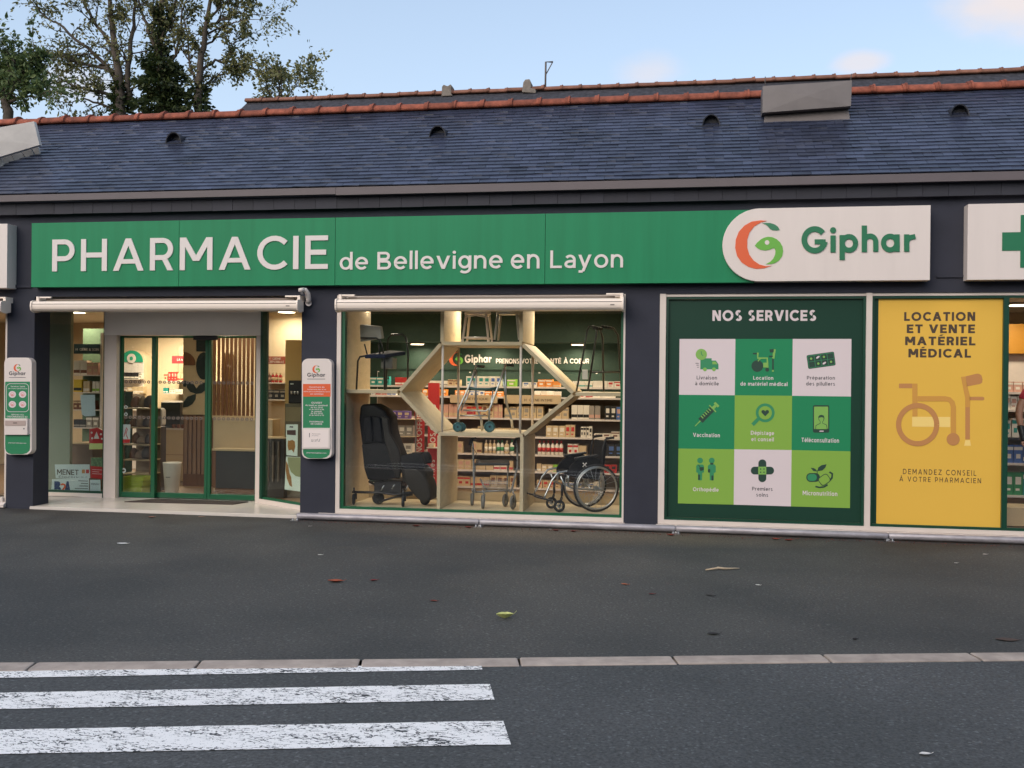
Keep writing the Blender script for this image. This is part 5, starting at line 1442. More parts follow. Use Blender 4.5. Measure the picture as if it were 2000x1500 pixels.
goods(762, 810, 930, 904, IY + .03, Z(930, IY, 790), 'on the lowest tray of the island', [('grey', 'white'), ('cream', 'brown')], wpx=(10, 16), hvar=.3)

# ------------------------------------------------------------------ plywood display furniture in the window
F0, F1 = .16, 1.16
ds = thing('display_shelf', 'pale plywood window shelf built round an open hexagon', 'shelf', (X(945, F0), (F0 + F1) / 2, .155))
TH = .046
def pt(px, py): d = D(px, py, F0); return Vector((d.x, d.z))
def board_(a, c, name='board', trim=(0, 0)):
    """a board of the furniture from a to c (x, z), its face edge towards the street"""
    t = (c - a).normalized(); n = Vector((-t.y, t.x)); a = a + t * trim[0]; c = c - t * trim[1]
    p = [a - n * TH / 2, c - n * TH / 2, c + n * TH / 2, a + n * TH / 2]
    o = MB().prism([tuple(v) for v in p], F0, F1).build(name, m_wood, ds, bevel=.002)
    e = MB().prism([tuple(v) for v in [a - n * (TH / 2 - .001), c - n * (TH / 2 - .001), c + n * (TH / 2 - .001), a + n * (TH / 2 - .001)]], F0 - .0015, F0 - .0003).build('edge_band', m_woodedge, o)
    return o
LT, TL, TR, RT, BR, BL = pt(779, 766), pt(862, 671), pt(1019, 671), pt(1121, 769), pt(1021, 849), pt(856, 849)
TL.y = TR.y = (TL.y + TR.y) / 2; BL.y = BR.y = (BL.y + BR.y) / 2; LT.y = RT.y = (LT.y + RT.y) / 2
DF = .158
board_(LT, TL, trim=(.02, .02)); board_(TL, TR); board_(TR, RT, trim=(.02, .02)); board_(RT, BR, trim=(.02, .02)); board_(BL, BR); board_(LT, BL, trim=(.02, .02))
zcel = ZT - .01
board_(Vector((TL.x + .01, TL.y + TH / 2)), Vector((TL.x + .01, zcel))); board_(Vector((TR.x - .01, TR.y + TH / 2)), Vector((TR.x - .01, zcel)))
board_(Vector((BL.x + .01, DF)), Vector((BL.x + .01, BL.y - TH / 2))); board_(Vector((BR.x - .01, DF)), Vector((BR.x - .01, BR.y - TH / 2)))
xl = X(673.5, F0); xr2 = X(1217, F0)
board_(Vector((xl, DF)), Vector((xl, zcel)), 'side_panel'); board_(Vector((xr2, DF)), Vector((xr2, zcel)), 'side_panel')
board_(Vector((xl + TH / 2, LT.y)), LT, trim=(0, .02)); board_(RT, Vector((xr2 - TH / 2, RT.y)), trim=(.02, 0))
MB().box(xl - TH, xr2 + TH, .125, F1 + .05, DF - .05, DF - .001).build('base_board', m_wood, ds)
b = MB()
for px, y in ((864, .20), (1016.5, .20), (895, 1.06), (1040, 1.06)): b.cylinder((X(px, y), y, BL.y + TH / 2), (X(px, y), y, TL.y - TH / 2), .016, 10)
b.build('pole', m_frame, ds)
MB().box(xl - .02, xr2 + .02, F1 + .01, F1 + .02, DF, DF + .12).build('back_rail', m_wood, ds)
SHZ = LT.y + TH / 2          # top of the side shelves
HZ = TL.y + TH / 2           # top of the hexagon
BZ = BL.y + TH / 2           # floor of the hexagon
DFZ = DF                     # floor of the window

def T3(px, py, y): return D(px, py, y)
# two shower stools on the hexagon
def stool(pxa, pxb, mm, label, ring, yb=.32):
    xa, xb = X(pxa, yb), X(pxb, yb); cx = (xa + xb) / 2; w = xb - xa; h = .40; dp = .30
    t = thing('shower_stool', label, 'stool', (cx, yb + dp / 2, HZ), 'shower stools on top of the hexagon')
    b = MB(); n = 20
    prof = [(cx + w * .5 * cos(2 * pi * i / n) * (1 if abs(cos(2 * pi * i / n)) < .7 else .96), yb + dp / 2 + dp * .5 * sin(2 * pi * i / n)) for i in range(n)]
    b.prism_z(prof, HZ + h - .035, HZ + h); b.build('seat', mm, t, bevel=.008)
    for sx in (-1, 1):
        for sy in (-1, 1):
            p0 = Vector((cx + sx * w * .36, yb + dp / 2 + sy * dp * .34, HZ + h - .036)); p1 = Vector((cx + sx * w * .47, yb + dp / 2 + sy * dp * .45, HZ + .001))
            MB().tube([p0, p1], [.017, .013], 8).build('leg', mm, t)
            MB().lathe([(.019, 0), (.019, .03), (.014, .032)], (p1.x, p1.y, HZ + .0005), 8).build('foot', m_rubber if not ring else mm, t)
    if ring:
        for sy in (-1, 1):
            MB().tube([(cx - w * .455, yb + dp / 2 + sy * dp * .44, HZ + .06), (cx + w * .455, yb + dp / 2 + sy * dp * .44, HZ + .06)], .012, 8).build('stretcher', mm, t)
        MB().tube([(cx - w * .4, yb + .03, HZ + h - .07), (cx, yb + .03, HZ + h - .045), (cx + w * .4, yb + .03, HZ + h - .07)], .012, 8).build('apron', mm, t)
stool(900, 954, m_frame, 'white shower stool with bottom rails standing left on top of the hexagon', True)
stool(962, 1014, mat('grey plastic', rgb(176, 172, 164), .5), 'grey shower stool with slender splayed legs standing right on top of the hexagon', False)

# shower chair on the upper left shelf
t = thing('shower_chair', 'shower chair with grey back, navy seat and black tubular frame on the upper left shelf', 'chair', D(750, 764, .45))
bl = mat('black lacquered tube', rgb(28, 28, 32), .3)
for y, k in ((.26, 0), (.62, 1)):
    dx = k * 34; dy = k * -3
    b = MB()
    if k == 0: b.tube([T3(696, 764, y), T3(699, 705, y), T3(703, 697, y), T3(720, 694, y), T3(748, 692, y), T3(751, 700, y), T3(751, 764, y)], .013, 8)
    else: b.tube([T3(754, 764, y), T3(756, 690, y), T3(758, 662, y), T3(764, 654, y), T3(786, 653, y), T3(793, 660, y), T3(797, 690, y), T3(796, 764, y)], .013, 8)
    b.build('side_frame', bl, t)
b = MB(); b.tube([T3(704, 660, .30), T3(735, 660, .28), T3(744, 668, .27), T3(749, 690, .27)], .011, 8); b.build('armrest', bl, t)
b = MB(); p = [T3(702, 634, .33), T3(742, 638, .27), T3(746, 662, .27), T3(741, 671, .28), T3(703, 668, .34)]
b.hexa([p[0], p[1], p[2], p[4]], [v + Vector((.02, .05, .01)) for v in (p[0], p[1], p[2], p[4])]); b.build('backrest', mat('grey moulded back', rgb(150, 146, 136), .45), t, bevel=.012)
b = MB(); p = [T3(712, 693, .24), T3(752, 692, .24), T3(793, 686, .60), T3(760, 684, .62)]
b.hexa([v + Vector((0, 0, -.05)) for v in p], p); b.build('seat', mat('navy seat', rgb(30, 36, 58), .75, spec=.2), t, bevel=.01)
b = MB(); p = T3(760, 697, .45); b.box(p.x - .08, p.x + .08, .34, .55, p.z - .16, p.z - .01); b.build('bucket', mat('smoked grey bucket', rgb(84, 82, 78), .4), t, bevel=.01)
b = MB(); b.tube([T3(712, 672, .30), T3(717, 692, .28)], .010, 8); b.tube([T3(739, 670, .27), T3(742, 692, .27)], .010, 8); b.build('back_strut', bl, t)

# folding walker standing in the hexagon
t = thing('folding_walker', 'folding walking frame with two front wheels and green brace inside the hexagon', 'walker', D(945, 846, .42))
alu = m_chrome
tealm = mat('dark teal plastic', rgb(44, 84, 84), .4)
for (hx, hy, mx_, my, bx, by, rx, ry_, y0, y1) in ((929, 713, 915, 757, 895, 832, 945, 843, .30, .48), (986, 711, 972, 757, 956, 832, 1004, 840, .34, .60)):
    b = MB(); b.tube([T3(hx + 2, hy, y0 + .10), T3(mx_, my, y0 + .05), T3(bx, by - 32, y0), T3(bx - 1, by - 6, y0)], .0135, 10)
    b.build('front_leg', alu, t)
    b = MB(); b.tube([T3(hx + 1, hy + 10, y0 + .12), T3(rx - 16, ry_ - 55, y1), T3(rx - 6, ry_ - 26, y1), T3(rx - 2, ry_ - 3, y1)], .0125, 8); b.tube([T3(hx - 4, hy + 30, y0 + .10), T3(rx - 10, ry_ - 35, y1)], .010, 8); b.build('rear_leg', alu, t)
    b = MB(); b.tube([T3(rx - 5, ry_ - 22, y1), T3(rx - 3, ry_ - 2, y1)], .017, 8); b.build('ferrule', mat('cream rubber', rgb(190, 172, 140), .6), t)
    b = MB(); b.tube([T3(hx, hy + 2, y0 + .10), T3(hx + 16, hy + 3, y0 + .30)], .017, 8); b.build('handgrip', m_rubber, t)
    b = MB(); b.tube([T3(hx - 2, hy + 12, y0 + .10), T3(hx - 8, hy + 30, y0 + .08)], .018, 8); b.build('clamp', tealm, t)
for (wx, wy, y, r) in ((894, 832, .24, .066), (901, 831, .30, .062), (956, 831, .30, .074)):
    c = T3(wx, wy, y); c.z = BZ + r + .001; ax = Vector((.25, -1, 0)).normalized()
    w = MB().ring(c, ax, r - .016, .016, 24, 8).build('wheel', tealm, t)
    MB().tube([c - ax * .012, c + ax * .012], r * .62, 18).build('hub', mat('teal wheel disc', rgb(70, 110, 116), .35), w)
    MB().tube([c - ax * .02, c + ax * .02], r * .18, 10).build('axle', m_black, w)
b = MB(); b.tube([T3(916, 757, .36), T3(930, 760, .36), T3(955, 760, .38), T3(973, 757, .40)], .016, 8); b.build('brace', tealm, t)
b = MB(); b.tube([T3(900, 803, .32), T3(918, 762, .35)], .010, 8); b.tube([T3(963, 762, .38), T3(958, 796, .36), T3(948, 803, .35), T3(905, 801, .33)], .010, 8); b.build('cross_tube', alu, t)
b = MB(); b.tube([T3(897, 812, .32), T3(952, 812, .36)], .010, 8); b.build('cross_tube', alu, t)
MB().box(X(913, .36), X(925, .36), .325, .329, Z(809, .33, 919), Z(804, .33, 919)).build('sticker', m_red, t)

# black walking supports on the upper right shelf
t = thing('walking_stand', 'tall black four legged walking support with cross bar on the upper right shelf', 'walker', D(1172, 764, .45))
blk = mat('black satin tube', rgb(34, 34, 34), .4)
b = MB()
b.tube([T3(1126, 764, .24), T3(1147, 646, .30), T3(1151, 638, .33), T3(1160, 637, .36)], .012, 8); b.build('leg', blk, t)
b = MB(); b.tube([T3(1148, 764, .30), T3(1165, 652, .33), T3(1166, 641, .34)], .013, 8); b.build('leg', blk, t)
b = MB(); b.tube([T3(1179, 764, .55), T3(1177, 660, .50), T3(1172, 643, .44), T3(1160, 637, .38)], .013, 8); b.build('leg', blk, t)
b = MB(); b.tube([T3(1214, 764, .60), T3(1207, 655, .55), T3(1198, 641, .50), T3(1186, 639, .45)], .013, 8); b.build('leg', blk, t)
b = MB(); b.tube([T3(1155, 727, .32), T3(1213, 726, .58)], .010, 8); b.tube([T3(1178, 727, .5), T3(1213, 726, .58)], .010, 8); b.build('cross_bar', blk, t)
b = MB(); b.tube([T3(1158, 640, .35), T3(1176, 642, .42)], .02, 8); b.tube([T3(1175, 638, .44), T3(1195, 641, .5)], .02, 8); b.build('handgrip', m_rubber, t)
b = MB(); p = [T3(1137, 741, .265), T3(1148, 741, .265), T3(1148, 722, .265), T3(1137, 722, .265)]; b.hexa(p, [v + Vector((0, .03, 0)) for v in p]); b.build('tag', mat('pale grey tag', rgb(196, 186, 170), .5), t, bevel=.006)

# reclining armchair on castors, lower left
t = thing('recliner_armchair', 'black reclining care armchair on castors in the lower left of the window', 'armchair', D(775, 998, .45))
def cush(name, pts, y0, y1, m, bev=.03):
    b = MB(); P = [T3(px, py, y0) for px, py in pts]
    n = len(P); vs = P + [Vector((v.x + .0, y1, v.z)) for v in P]
    b.add(vs, [list(range(n)), list(range(2 * n - 1, n - 1, -1))] + [(i, i + n, (i + 1) % n + n, (i + 1) % n) for i in range(n)])
    o = b.build(name, m, t, bevel=bev)
    o.modifiers['bevel'].segments = 3
    for p in o.data.polygons: p.use_smooth = True
    return o
cush('backrest', [(703, 790), (728, 789), (748, 800), (760, 815), (762, 840), (768, 860), (782, 895), (784, 925), (740, 930), (716, 928), (706, 870), (700, 820)], .30, .72, m_fabric, .045)
cush('back_cushion', [(708, 815), (724, 812), (728, 862), (712, 866)], .262, .34, m_fabric, .022)
cush('back_cushion', [(727, 812), (742, 815), (748, 866), (731, 864)], .258, .34, m_fabric, .022)
cush('side_wing', [(744, 812), (758, 818), (760, 845), (778, 875), (783, 895), (780, 935), (772, 935), (764, 905), (752, 868)], .235, .31, m_greyfab, .02)
cush('side_panel', [(706, 868), (752, 866), (768, 905), (778, 932), (748, 940), (718, 937), (711, 915)], .245, .305, m_fabric, .015)
cush('armrest', [(783, 890), (800, 886), (818, 885), (826, 892), (830, 912), (826, 916), (790, 916), (783, 910)], .255, .33, m_fabric, .02)
cush('armrest', [(803, 884), (836, 883), (841, 892), (842, 905), (806, 908)], .64, .72, m_fabric, .02)
cush('seat', [(782, 912), (822, 912), (834, 924), (832, 938), (786, 945)], .30, .70, m_greyfab, .03)
cush('leg_rest', [(786, 914), (812, 914), (826, 924), (836, 945), (842, 968), (838, 980), (824, 982), (812, 972), (798, 955), (788, 938)], .27, .70, m_greyfab, .035)
b = MB()
b.tube([T3(688, 961, .28), T3(740, 962, .30), T3(770, 966, .32), T3(808, 962, .34)], .016, 8)
b.tube([T3(732, 945, .34), T3(738, 958, .36), T3(770, 958, .38), T3(792, 950, .40)], .018, 8)
b.tube([T3(740, 980, .34), T3(775, 970, .36), T3(806, 966, .38)], .014, 8)
b.tube([T3(720, 940, .62), T3(760, 962, .64), T3(806, 962, .64)], .016, 8)
b.box(T3(730, 950, .3).x, T3(782, 950, .3).x, .32, .62, T3(750, 962, .3).z, T3(750, 940, .3).z); b.build('chassis', m_black, t)
b = MB(); b.tube([T3(744, 958, .26), T3(750, 948, .26)], .008, 6); b.tube([T3(765, 955, .26), T3(771, 946, .26)], .008, 6); b.tube([T3(792, 957, .28), T3(797, 948, .28)], .008, 6); b.build('lever', m_steel, t)
for (px, py, y, r) in ((691, 978, .30, .075), (739, 978, .42, .082), (787, 988, .24, .075), (830, 986, .50, .07)):
    c = T3(px, py, y); c.z = DFZ + r + .001
    ax = Vector((1, .25, 0)).normalized() if px < 700 or 780 < px < 800 else Vector((.35, -1, 0)).normalized()
    w = MB().ring(c, ax, r - .02, .02, 22, 8).build('castor', m_rubber, t); MB().tube([c - ax * .016, c + ax * .016], r - .022, 16).build('castor_disc', m_black, w)
    b = MB(); b.tube([c + ax * .03, c + ax * .03 + Vector((0, 0, r * .9)), c + Vector((0, 0, r * 1.25)), c + Vector((0, 0, r * 1.25 + .06))], .012, 6); b.build('castor_fork', m_black, t)

# four wheeled rollator, middle of the window
t = thing('rollator', 'grey four wheeled rollator with wire basket below the hexagon', 'rollator', D(962, 998, .45))
gm = mat('grey alloy', rgb(150, 150, 150), .35, metal=.6)
for k, (fx, rx, hx, y0, y1) in enumerate(((922, 943, 917, .60, .32), (987, 1002, 1003, .62, .36))):
    b = MB(); b.tube([T3(hx + 4, 858, y1 + .02), T3(hx + 7, 872, y1 + .02), T3(hx + 8, 910, y1 + .03), T3(hx + 9 if not k else hx - 3, 955, y1 + .04), T3(rx - 14 if not k else rx - 6, 962, y1 + .04)], [.012, .013, .014, .015, .015], 8); b.build('side_tube', gm, t)
    b = MB(); b.tube([T3(hx + 20 - k * 40, 903, y1 + .1), T3(fx + 6, 910, y0), T3(fx + 4, 940, y0), T3(fx + 4, 962, y0)], .012, 8); b.build('front_tube', gm, t)
    b = MB(); b.tube([T3(hx, 869, y1), T3(hx + 5, 857, y1), T3(hx + 12, 856, y1 + .10)], .017, 8); b.build('handgrip', m_rubber, t)
    b = MB(); b.tube([T3(hx + 2, 866, y1 - .01), T3(hx + 3, 874, y1 - .03)], .007, 6); b.tube([T3(hx + 6, 874, y1), T3(hx + 14 - k * 24, 885, y1 + .04), T3(hx + 7, 900, y1)], .004, 6); b.build('brake', m_black, t)
    for px, y, r in ((fx, y0, .085), (rx, y1, .092)):
        c = T3(px, 980, y); c.z = DFZ + r + .001; ax = Vector((1, .30 - .5 * k, 0)).normalized()
        w = MB().ring(c, ax, r - .018, .019, 24, 8).build('wheel', mat('grey tyre', rgb(108, 106, 102), .7), t)
        MB().tube([c - ax * .011, c + ax * .011], r * .6, 16).build('wheel_disc', gm, w)
        MB().tube([c + ax * .02 + Vector((0, 0, -.01)), c + ax * .022 + Vector((0, 0, r)), c + Vector((0, 0, r * 1.3)), c + Vector((0, 0, r * 1.7))], .011, 6).build('fork', gm, t)
b = MB(); p = [T3(926, 905, .36), T3(996, 905, .38), T3(994, 898, .56), T3(930, 898, .56)]; b.hexa([v - Vector((0, 0, .03)) for v in p], p); b.build('seat', m_black, t, bevel=.006)
b = MB(); x0_, x1_, zt_, zb_ = X(945, .42), X(994, .42), Z(938, .42, 970), Z(957, .42, 970)
for i in range(15):
    x = x0_ + (x1_ - x0_) * i / 14
    b.tube([(x, .36, zt_), (x, .37, zb_), (x, .56, zb_), (x, .57, zt_)], .0022, 5)
for j in range(5):
    z = zb_ + (zt_ - zb_) * j / 4; b.tube([(x0_, .365, z), (x1_, .365, z), (x1_, .565, z), (x0_, .565, z)], .0022, 5, True)
b.build('basket', m_steel, t)
b = MB(); b.tube([T3(926, 961, .38), T3(1008, 957, .42)], .013, 8); b.tube([T3(938, 935, .50), T3(945, 950, .45), T3(952, 958, .42)], .012, 8); b.build('cross_tube', gm, t)

# wheelchair, lower right, turned a little towards the street
wc = thing('wheelchair', 'folding wheelchair with black upholstery and large spoked wheels in the lower right of the window', 'wheelchair', D(1150, 998, .45))
WO = Vector((X(1166, .36), .36, DFZ)); wa = radians(24)
ux, uy = Vector((cos(wa), sin(wa), 0)), Vector((-sin(wa), cos(wa), 0))
def Wp(x, y, z): return WO + ux * x + uy * y + Vector((0, 0, z))
axd = uy
alum = m_chrome
for s, yy in ((0, 0), (1, .46)):
    c = Wp(0, yy, .305)
    w = MB().ring(c, axd, .293, .0135, 48, 8).build('wheel', m_rubber, wc)
    MB().ring(c, axd, .272, .010, 48, 6).build('wheel_rim', alum, w)
    MB().ring(c - axd * (.035 if s == 0 else -.035), axd, .262, .0095, 48, 8).build('push_rim', m_steel, w)
    b = MB(); b.tube([c - axd * .03, c + axd * .03], .026, 12)
    for i in range(20):
        a = 2 * pi * i / 20
        d = ux * cos(a) + Vector((0, 0, 1)) * sin(a); d2 = ux * cos(a + .35) + Vector((0, 0, 1)) * sin(a + .35)
        b.tube([c + d2 * .024 + axd * (.022 if i % 2 else -.022), c + d * .268], .0022, 4)
    b.build('spokes', alum, w)
    cc = Wp(-.47, yy + (.06 if s == 0 else -.06), .078)
    w2 = MB().ring(cc, axd, .060, .0175, 24, 8).build('castor', m_rubber, wc)
    b = MB(); b.tube([cc - axd * .012, cc + axd * .012], .02, 10)
    for i in range(5):
        a = 2 * pi * i / 5; d = ux * cos(a) + Vector((0, 0, 1)) * sin(a); b.tube([cc, cc + d * .055], .007, 6)
    b.build('castor_hub', alum, w2)
    b = MB(); b.tube([cc - axd * .026, cc - axd * .026 + Vector((0, 0, .10)) + ux * .03, cc + Vector((0, 0, .13)) + ux * .035, cc + axd * .026 + Vector((0, 0, .10)) + ux * .03, cc + axd * .026], .008, 8); b.tube([cc + Vector((0, 0, .13)) + ux * .035, cc + Vector((0, 0, .27)) + ux * .035], .016, 10); b.build('castor_fork', m_black, wc)
    b = MB()
    b.tube([Wp(.12, yy + .04, .27), Wp(-.30, yy + .04, .30), Wp(-.42, yy + .04, .36), Wp(-.46, yy + .04, .46)], .0125, 8)
    b.tube([Wp(.10, yy + .04, .50), Wp(-.40, yy + .04, .52), Wp(-.50, yy + .04, .50), Wp(-.58, yy + .04, .40), Wp(-.66, yy + .04, .22), Wp(-.68, yy + .04, .17)], .0125, 8)
    b.tube([Wp(.06, yy + .04, .30), Wp(.06, yy + .04, .52)], .0125, 8); b.tube([Wp(-.36, yy + .04, .33), Wp(-.36, yy + .04, .52)], .0125, 8)
    b.build('side_frame', alum, wc)
    b = MB(); b.tube([Wp(.08, yy + .04, .50), Wp(.10, yy + .04, .80), Wp(.13, yy + .04, .92), Wp(.24, yy + .04, .94)], .011, 8); b.build('back_post', m_black, wc)
    b = MB(); b.tube([Wp(.14, yy + .04, .932), Wp(.25, yy + .04, .945)], .016, 8); b.build('push_handle', m_rubber, wc)
    # upholstered side guard with rounded top
    pr_ = [(.06, .40), (.06, .66), (-.02, .70), (-.14, .70), (-.24, .67), (-.33, .60), (-.38, .52), (-.38, .47), (-.20, .43)]
    f_ = [Wp(x, yy + .02, z) for x, z in pr_]; k_ = [Wp(x, yy + .045, z) for x, z in pr_]; n = len(pr_)
    b = MB(); b.add(f_ + k_, [list(range(n))[::-1], list(range(n, 2 * n))] + [(i, (i + 1) % n, (i + 1) % n + n, i + n) for i in range(n)])
    sg = b.build('side_guard', m_fabric, wc, bevel=.006)
    if s == 0:
        for a_, c_ in (((-.175, .575), (-.125, .625)), ((-.175, .625), (-.125, .575))):
            MB().tube([Wp(a_[0], yy + .017, a_[1]), Wp((a_[0] + c_[0]) / 2, yy + .016, (a_[1] + c_[1]) / 2), Wp(c_[0], yy + .017, c_[1])], [.009, .004, .009], 6).build('emblem', m_white, sg)
    b = MB(); q0 = [Wp(.03, yy + .005, .705), Wp(-.28, yy + .005, .665), Wp(-.28, yy + .065, .665), Wp(.03, yy + .065, .705)]
    b.hexa(q0, [v + Vector((0, 0, .03)) for v in q0]); b.build('armrest', m_black, wc, bevel=.01)
    b = MB(); q0 = [Wp(-.58, yy + .00, .16), Wp(-.78, yy + .00, .21), Wp(-.78, yy + .16, .21), Wp(-.58, yy + .16, .16)] if s == 0 else [Wp(-.58, yy - .08, .16), Wp(-.78, yy - .08, .21), Wp(-.78, yy + .08, .21), Wp(-.58, yy + .08, .16)]
    b.hexa(q0, [v - Vector((0, 0, .018)) for v in q0]); b.build('footplate', m_black, wc, bevel=.004)
b = MB(); q0 = [Wp(.06, .06, .50), Wp(-.38, .06, .52), Wp(-.38, .44, .52), Wp(.06, .44, .50)]; b.hexa([v - Vector((0, 0, .035)) for v in q0], q0); b.build('seat', m_fabric, wc, bevel=.01)
b = MB(); q0 = [Wp(.085, .05, .52), Wp(.085, .45, .52), Wp(.125, .45, .90), Wp(.125, .05, .90)]; b.hexa(q0, [v + ux * .04 for v in q0]); b.build('backrest', m_fabric, wc, bevel=.012)
b = MB(); b.tube([Wp(-.05, .05, .28), Wp(-.10, .45, .48)], .009, 8); b.tube([Wp(-.05, .45, .28), Wp(-.10, .05, .48)], .009, 8); b.build('cross_brace', alum, wc)

# ------------------------------------------------------------------ behind the entrance doors
# far room
AY = 5.6
ar = thing('arched_niche', 'lit arched wall niche with a green tympanum and round white emblem behind the doors', 'niche', D(262, 860, AY))
ox0, ox1 = X(232, AY), X(284, AY); ocx = (ox0 + ox1) / 2; R_ = (ox1 - ox0) / 2; zs = Z(712, AY, 262)
def arch(r, z0, n=20): return [(ocx + r, z0)] + [(ocx + r * cos(pi * i / n), zs + r * sin(pi * i / n)) for i in range(n + 1)] + [(ocx - r, z0)]
MB().prism(arch(R_, PZ)[::-1], AY, 5.848).build('niche_surround', m_inwall, ar)
MB().prism(arch(R_ * .86, PZ)[::-1], AY - .012, AY - .001).build('niche_back', m_white, ar)
MB().prism([(ocx + R_ * .84 * cos(pi * i / 20), zs + .05 + R_ * .80 * sin(pi * i / 20)) for i in range(21)][::-1], AY - .03, AY - .013).build('tympanum', mat('jade green', rgb(40, 150, 118), .5), ar)
MB().disc_y((ocx, zs + R_ * .42), R_ * .33, R_ * .33, AY - .04, AY - .031, 22).build('emblem_disc', m_white, ar)
MB().disc_y((ocx, zs + R_ * .42), R_ * .12, R_ * .14, AY - .045, AY - .041, 14).build('emblem_mark', mat('jade green', (0, 0, 0, 1)), ar)
for py in (740, 768, 800): MB().box(ocx - R_ * .84, ocx + R_ * .84, AY - .16, AY - .013, Z(py, AY, 262) - .014, Z(py, AY, 262)).build('shelf', m_frame, ar)
goods(238, 282, 740, 727, AY - .14, Z(740, AY, 262), 'on the upper shelf of the arched niche', [('black', 'white'), ('white', 'grey')], wpx=(6, 9), hvar=.3, fill=.8)
goods(238, 282, 768, 754, AY - .14, Z(768, AY, 262), 'on the middle shelf of the arched niche', [('white', 'brown'), ('cream', 'white')], wpx=(7, 11), hvar=.3)
goods(238, 282, 800, 782, AY - .14, Z(800, AY, 262), 'on the lower shelf of the arched niche', [('cream', 'white'), ('white', 'grey')], wpx=(7, 11), hvar=.3)
# back wall shelving with red header
HY = 5.3
hs = thing('shelf_unit', 'cream shelf unit with a dark red header board behind the sliding doors', 'shelving', D(350, 880, HY))
MB().box(X(334, HY), X(420, HY), HY + .3, HY + .33, PZ, Z(675, HY, 360)).build('back_panel', m_counter, hs)
MB().box(X(335, HY), X(372, HY), HY, HY + .02, Z(710, HY, 350), Z(695, HY, 350)).build('header_board', mat('dark red header', rgb(140, 44, 48), .5), hs)
text('LA VISAGE', (346, 700.5, 372, 705), HY, m_white, hs, .003, .01)
for py in (744, 768, 783): MB().box(X(318, HY), X(420, HY), HY + .02, HY + .298, Z(py, HY, 350) - .02, Z(py, HY, 350)).build('shelf', m_frame, hs)
goods(319, 327, 744, 730, HY + .04, Z(744, HY, 350), 'left under the red header', [('cream', 'red')], wpx=(7, 8), hvar=.1)
goods(328, 346, 744, 726.5, HY + .04, Z(744, HY, 350), 'under the dark red header', [('red', 'pink')], wpx=(5, 6), hvar=.02)
goods(346, 372, 744, 728, HY + .04, Z(744, HY, 350), 'right under the red header', P_white, wpx=(6, 9), hvar=.2)
goods(318, 330, 768, 757, HY + .04, Z(768, HY, 350), 'left in the middle shelf', [('teal', 'white')], wpx=(4, 6), hvar=.2)
goods(331, 372, 768.5, 760, HY + .04, Z(768, HY, 350), 'in the shelf under the red boxes', [('pink', 'white'), ('white', 'pink')], wpx=(5, 7), hvar=.1)
# checkout desk block below it
cd = thing('checkout_desk', 'cream checkout desk behind the left sliding door with a dark till on top', 'desk', D(340, 965, 3.6))
CYY = 3.6
MB().box(X(312, CYY), X(420, CYY), CYY, CYY + .6, PZ, Z(840, CYY, 350)).build('desk_body', m_counter, cd)
MB().box(X(311, CYY), X(421, CYY), CYY - .02, CYY + .62, Z(840, CYY, 350) + .001, Z(837, CYY, 350)).build('desk_top', m_frame, cd)
MB().box(X(312, CYY), X(420, CYY), CYY - .006, CYY - .001, Z(888, CYY, 350) - .006, Z(888, CYY, 350)).build('groove', m_slat, cd)
b = MB().box(X(314, CYY + .2), X(352, CYY + .2), CYY + .2, CYY + .4, Z(837, CYY, 350) + .001, Z(786, CYY + .2, 350))
tag(b.build('till', m_dark, None, bevel=.01), 'dark till block standing on the cream checkout desk', 'till')
for px in (333, 342, 351): 
    b = MB().box(X(px, CYY), X(px + 5, CYY), CYY + .06, CYY + .1, Z(837, CYY, 350) + .001, Z(829.5, CYY, 350))
    tag(b.build('small_box', PM['brown'], None), {333: 'left', 342: 'middle', 351: 'right'}[px] + ' one of the small brown boxes on the checkout desk', 'box', 'small boxes on the checkout desk')
b = MB(); p = D(313, 850, 2.2)
# dark column carrying a white scale
col = thing('weighing_scale', 'dark weighing column with a white curved head beside the left sliding door', 'scale', D(310, 962, 1.9))
MB().box(X(301, 2.1), X(313, 2.1), 2.1, 2.3, PZ, Z(834, 2.1, 308)).build('column', mat('warm grey column', rgb(84, 72, 66), .5), col, bevel=.01)
MB().prism(px_poly(rrect(304, 797, 318, 833, 6, 4), 2.1), 2.08, 2.2).build('head', m_white, col, bevel=.01)
MB().prism(px_poly([(304, 808), (304, 826), (308, 826), (308, 808)], 2.1), 2.07, 2.078).build('screen', m_black, col)
# wall panel with dark leaf shapes and slats
LY2 = 2.9
lp = thing('leaf_panel', 'beige partition panel with large dark leaf shapes above wooden slats behind the doors', 'partition', D(382, 960, LY2))
MB().box(X(357, LY2), X(418, LY2), LY2, LY2 + .06, Z(810, LY2, 380), ZT - .01).build('panel', m_counter, lp)
MB().box(X(357, LY2), X(418, LY2), LY2 + .03, LY2 + .06, PZ, Z(810, LY2, 380) - .002).build('panel', m_slat, lp)
leafm = mat('dark petrol leaf', rgb(34, 44, 46), .6)
def l2(u, v): return (220 + u / 7.5, 640 + v / 7.5)
for pts in ([(1230, 110), (1230, 350), (1420, 350), (1420, 110)], [(1225 + 110 + 110 * cos(2 * pi * i / 24), 560 + 200 * sin(2 * pi * i / 24)) for i in range(24)][::-1],
            [(1080, 800), (1090, 880), (1140, 940), (1228, 968), (1228, 890), (1190, 830), (1140, 795)], [(1228, 968), (1300, 960), (1370, 910), (1390, 800), (1330, 805), (1270, 840), (1232, 890)],
            [(1032, 1170), (1040, 1090), (1100, 1010), (1222, 968), (1215, 1050), (1170, 1120), (1100, 1160)], [(1035, 800), (1060, 770), (1090, 800), (1070, 870), (1035, 860)]):
    flat('leaf_shape', [l2(*p) for p in pts], LY2, leafm, lp, .008)
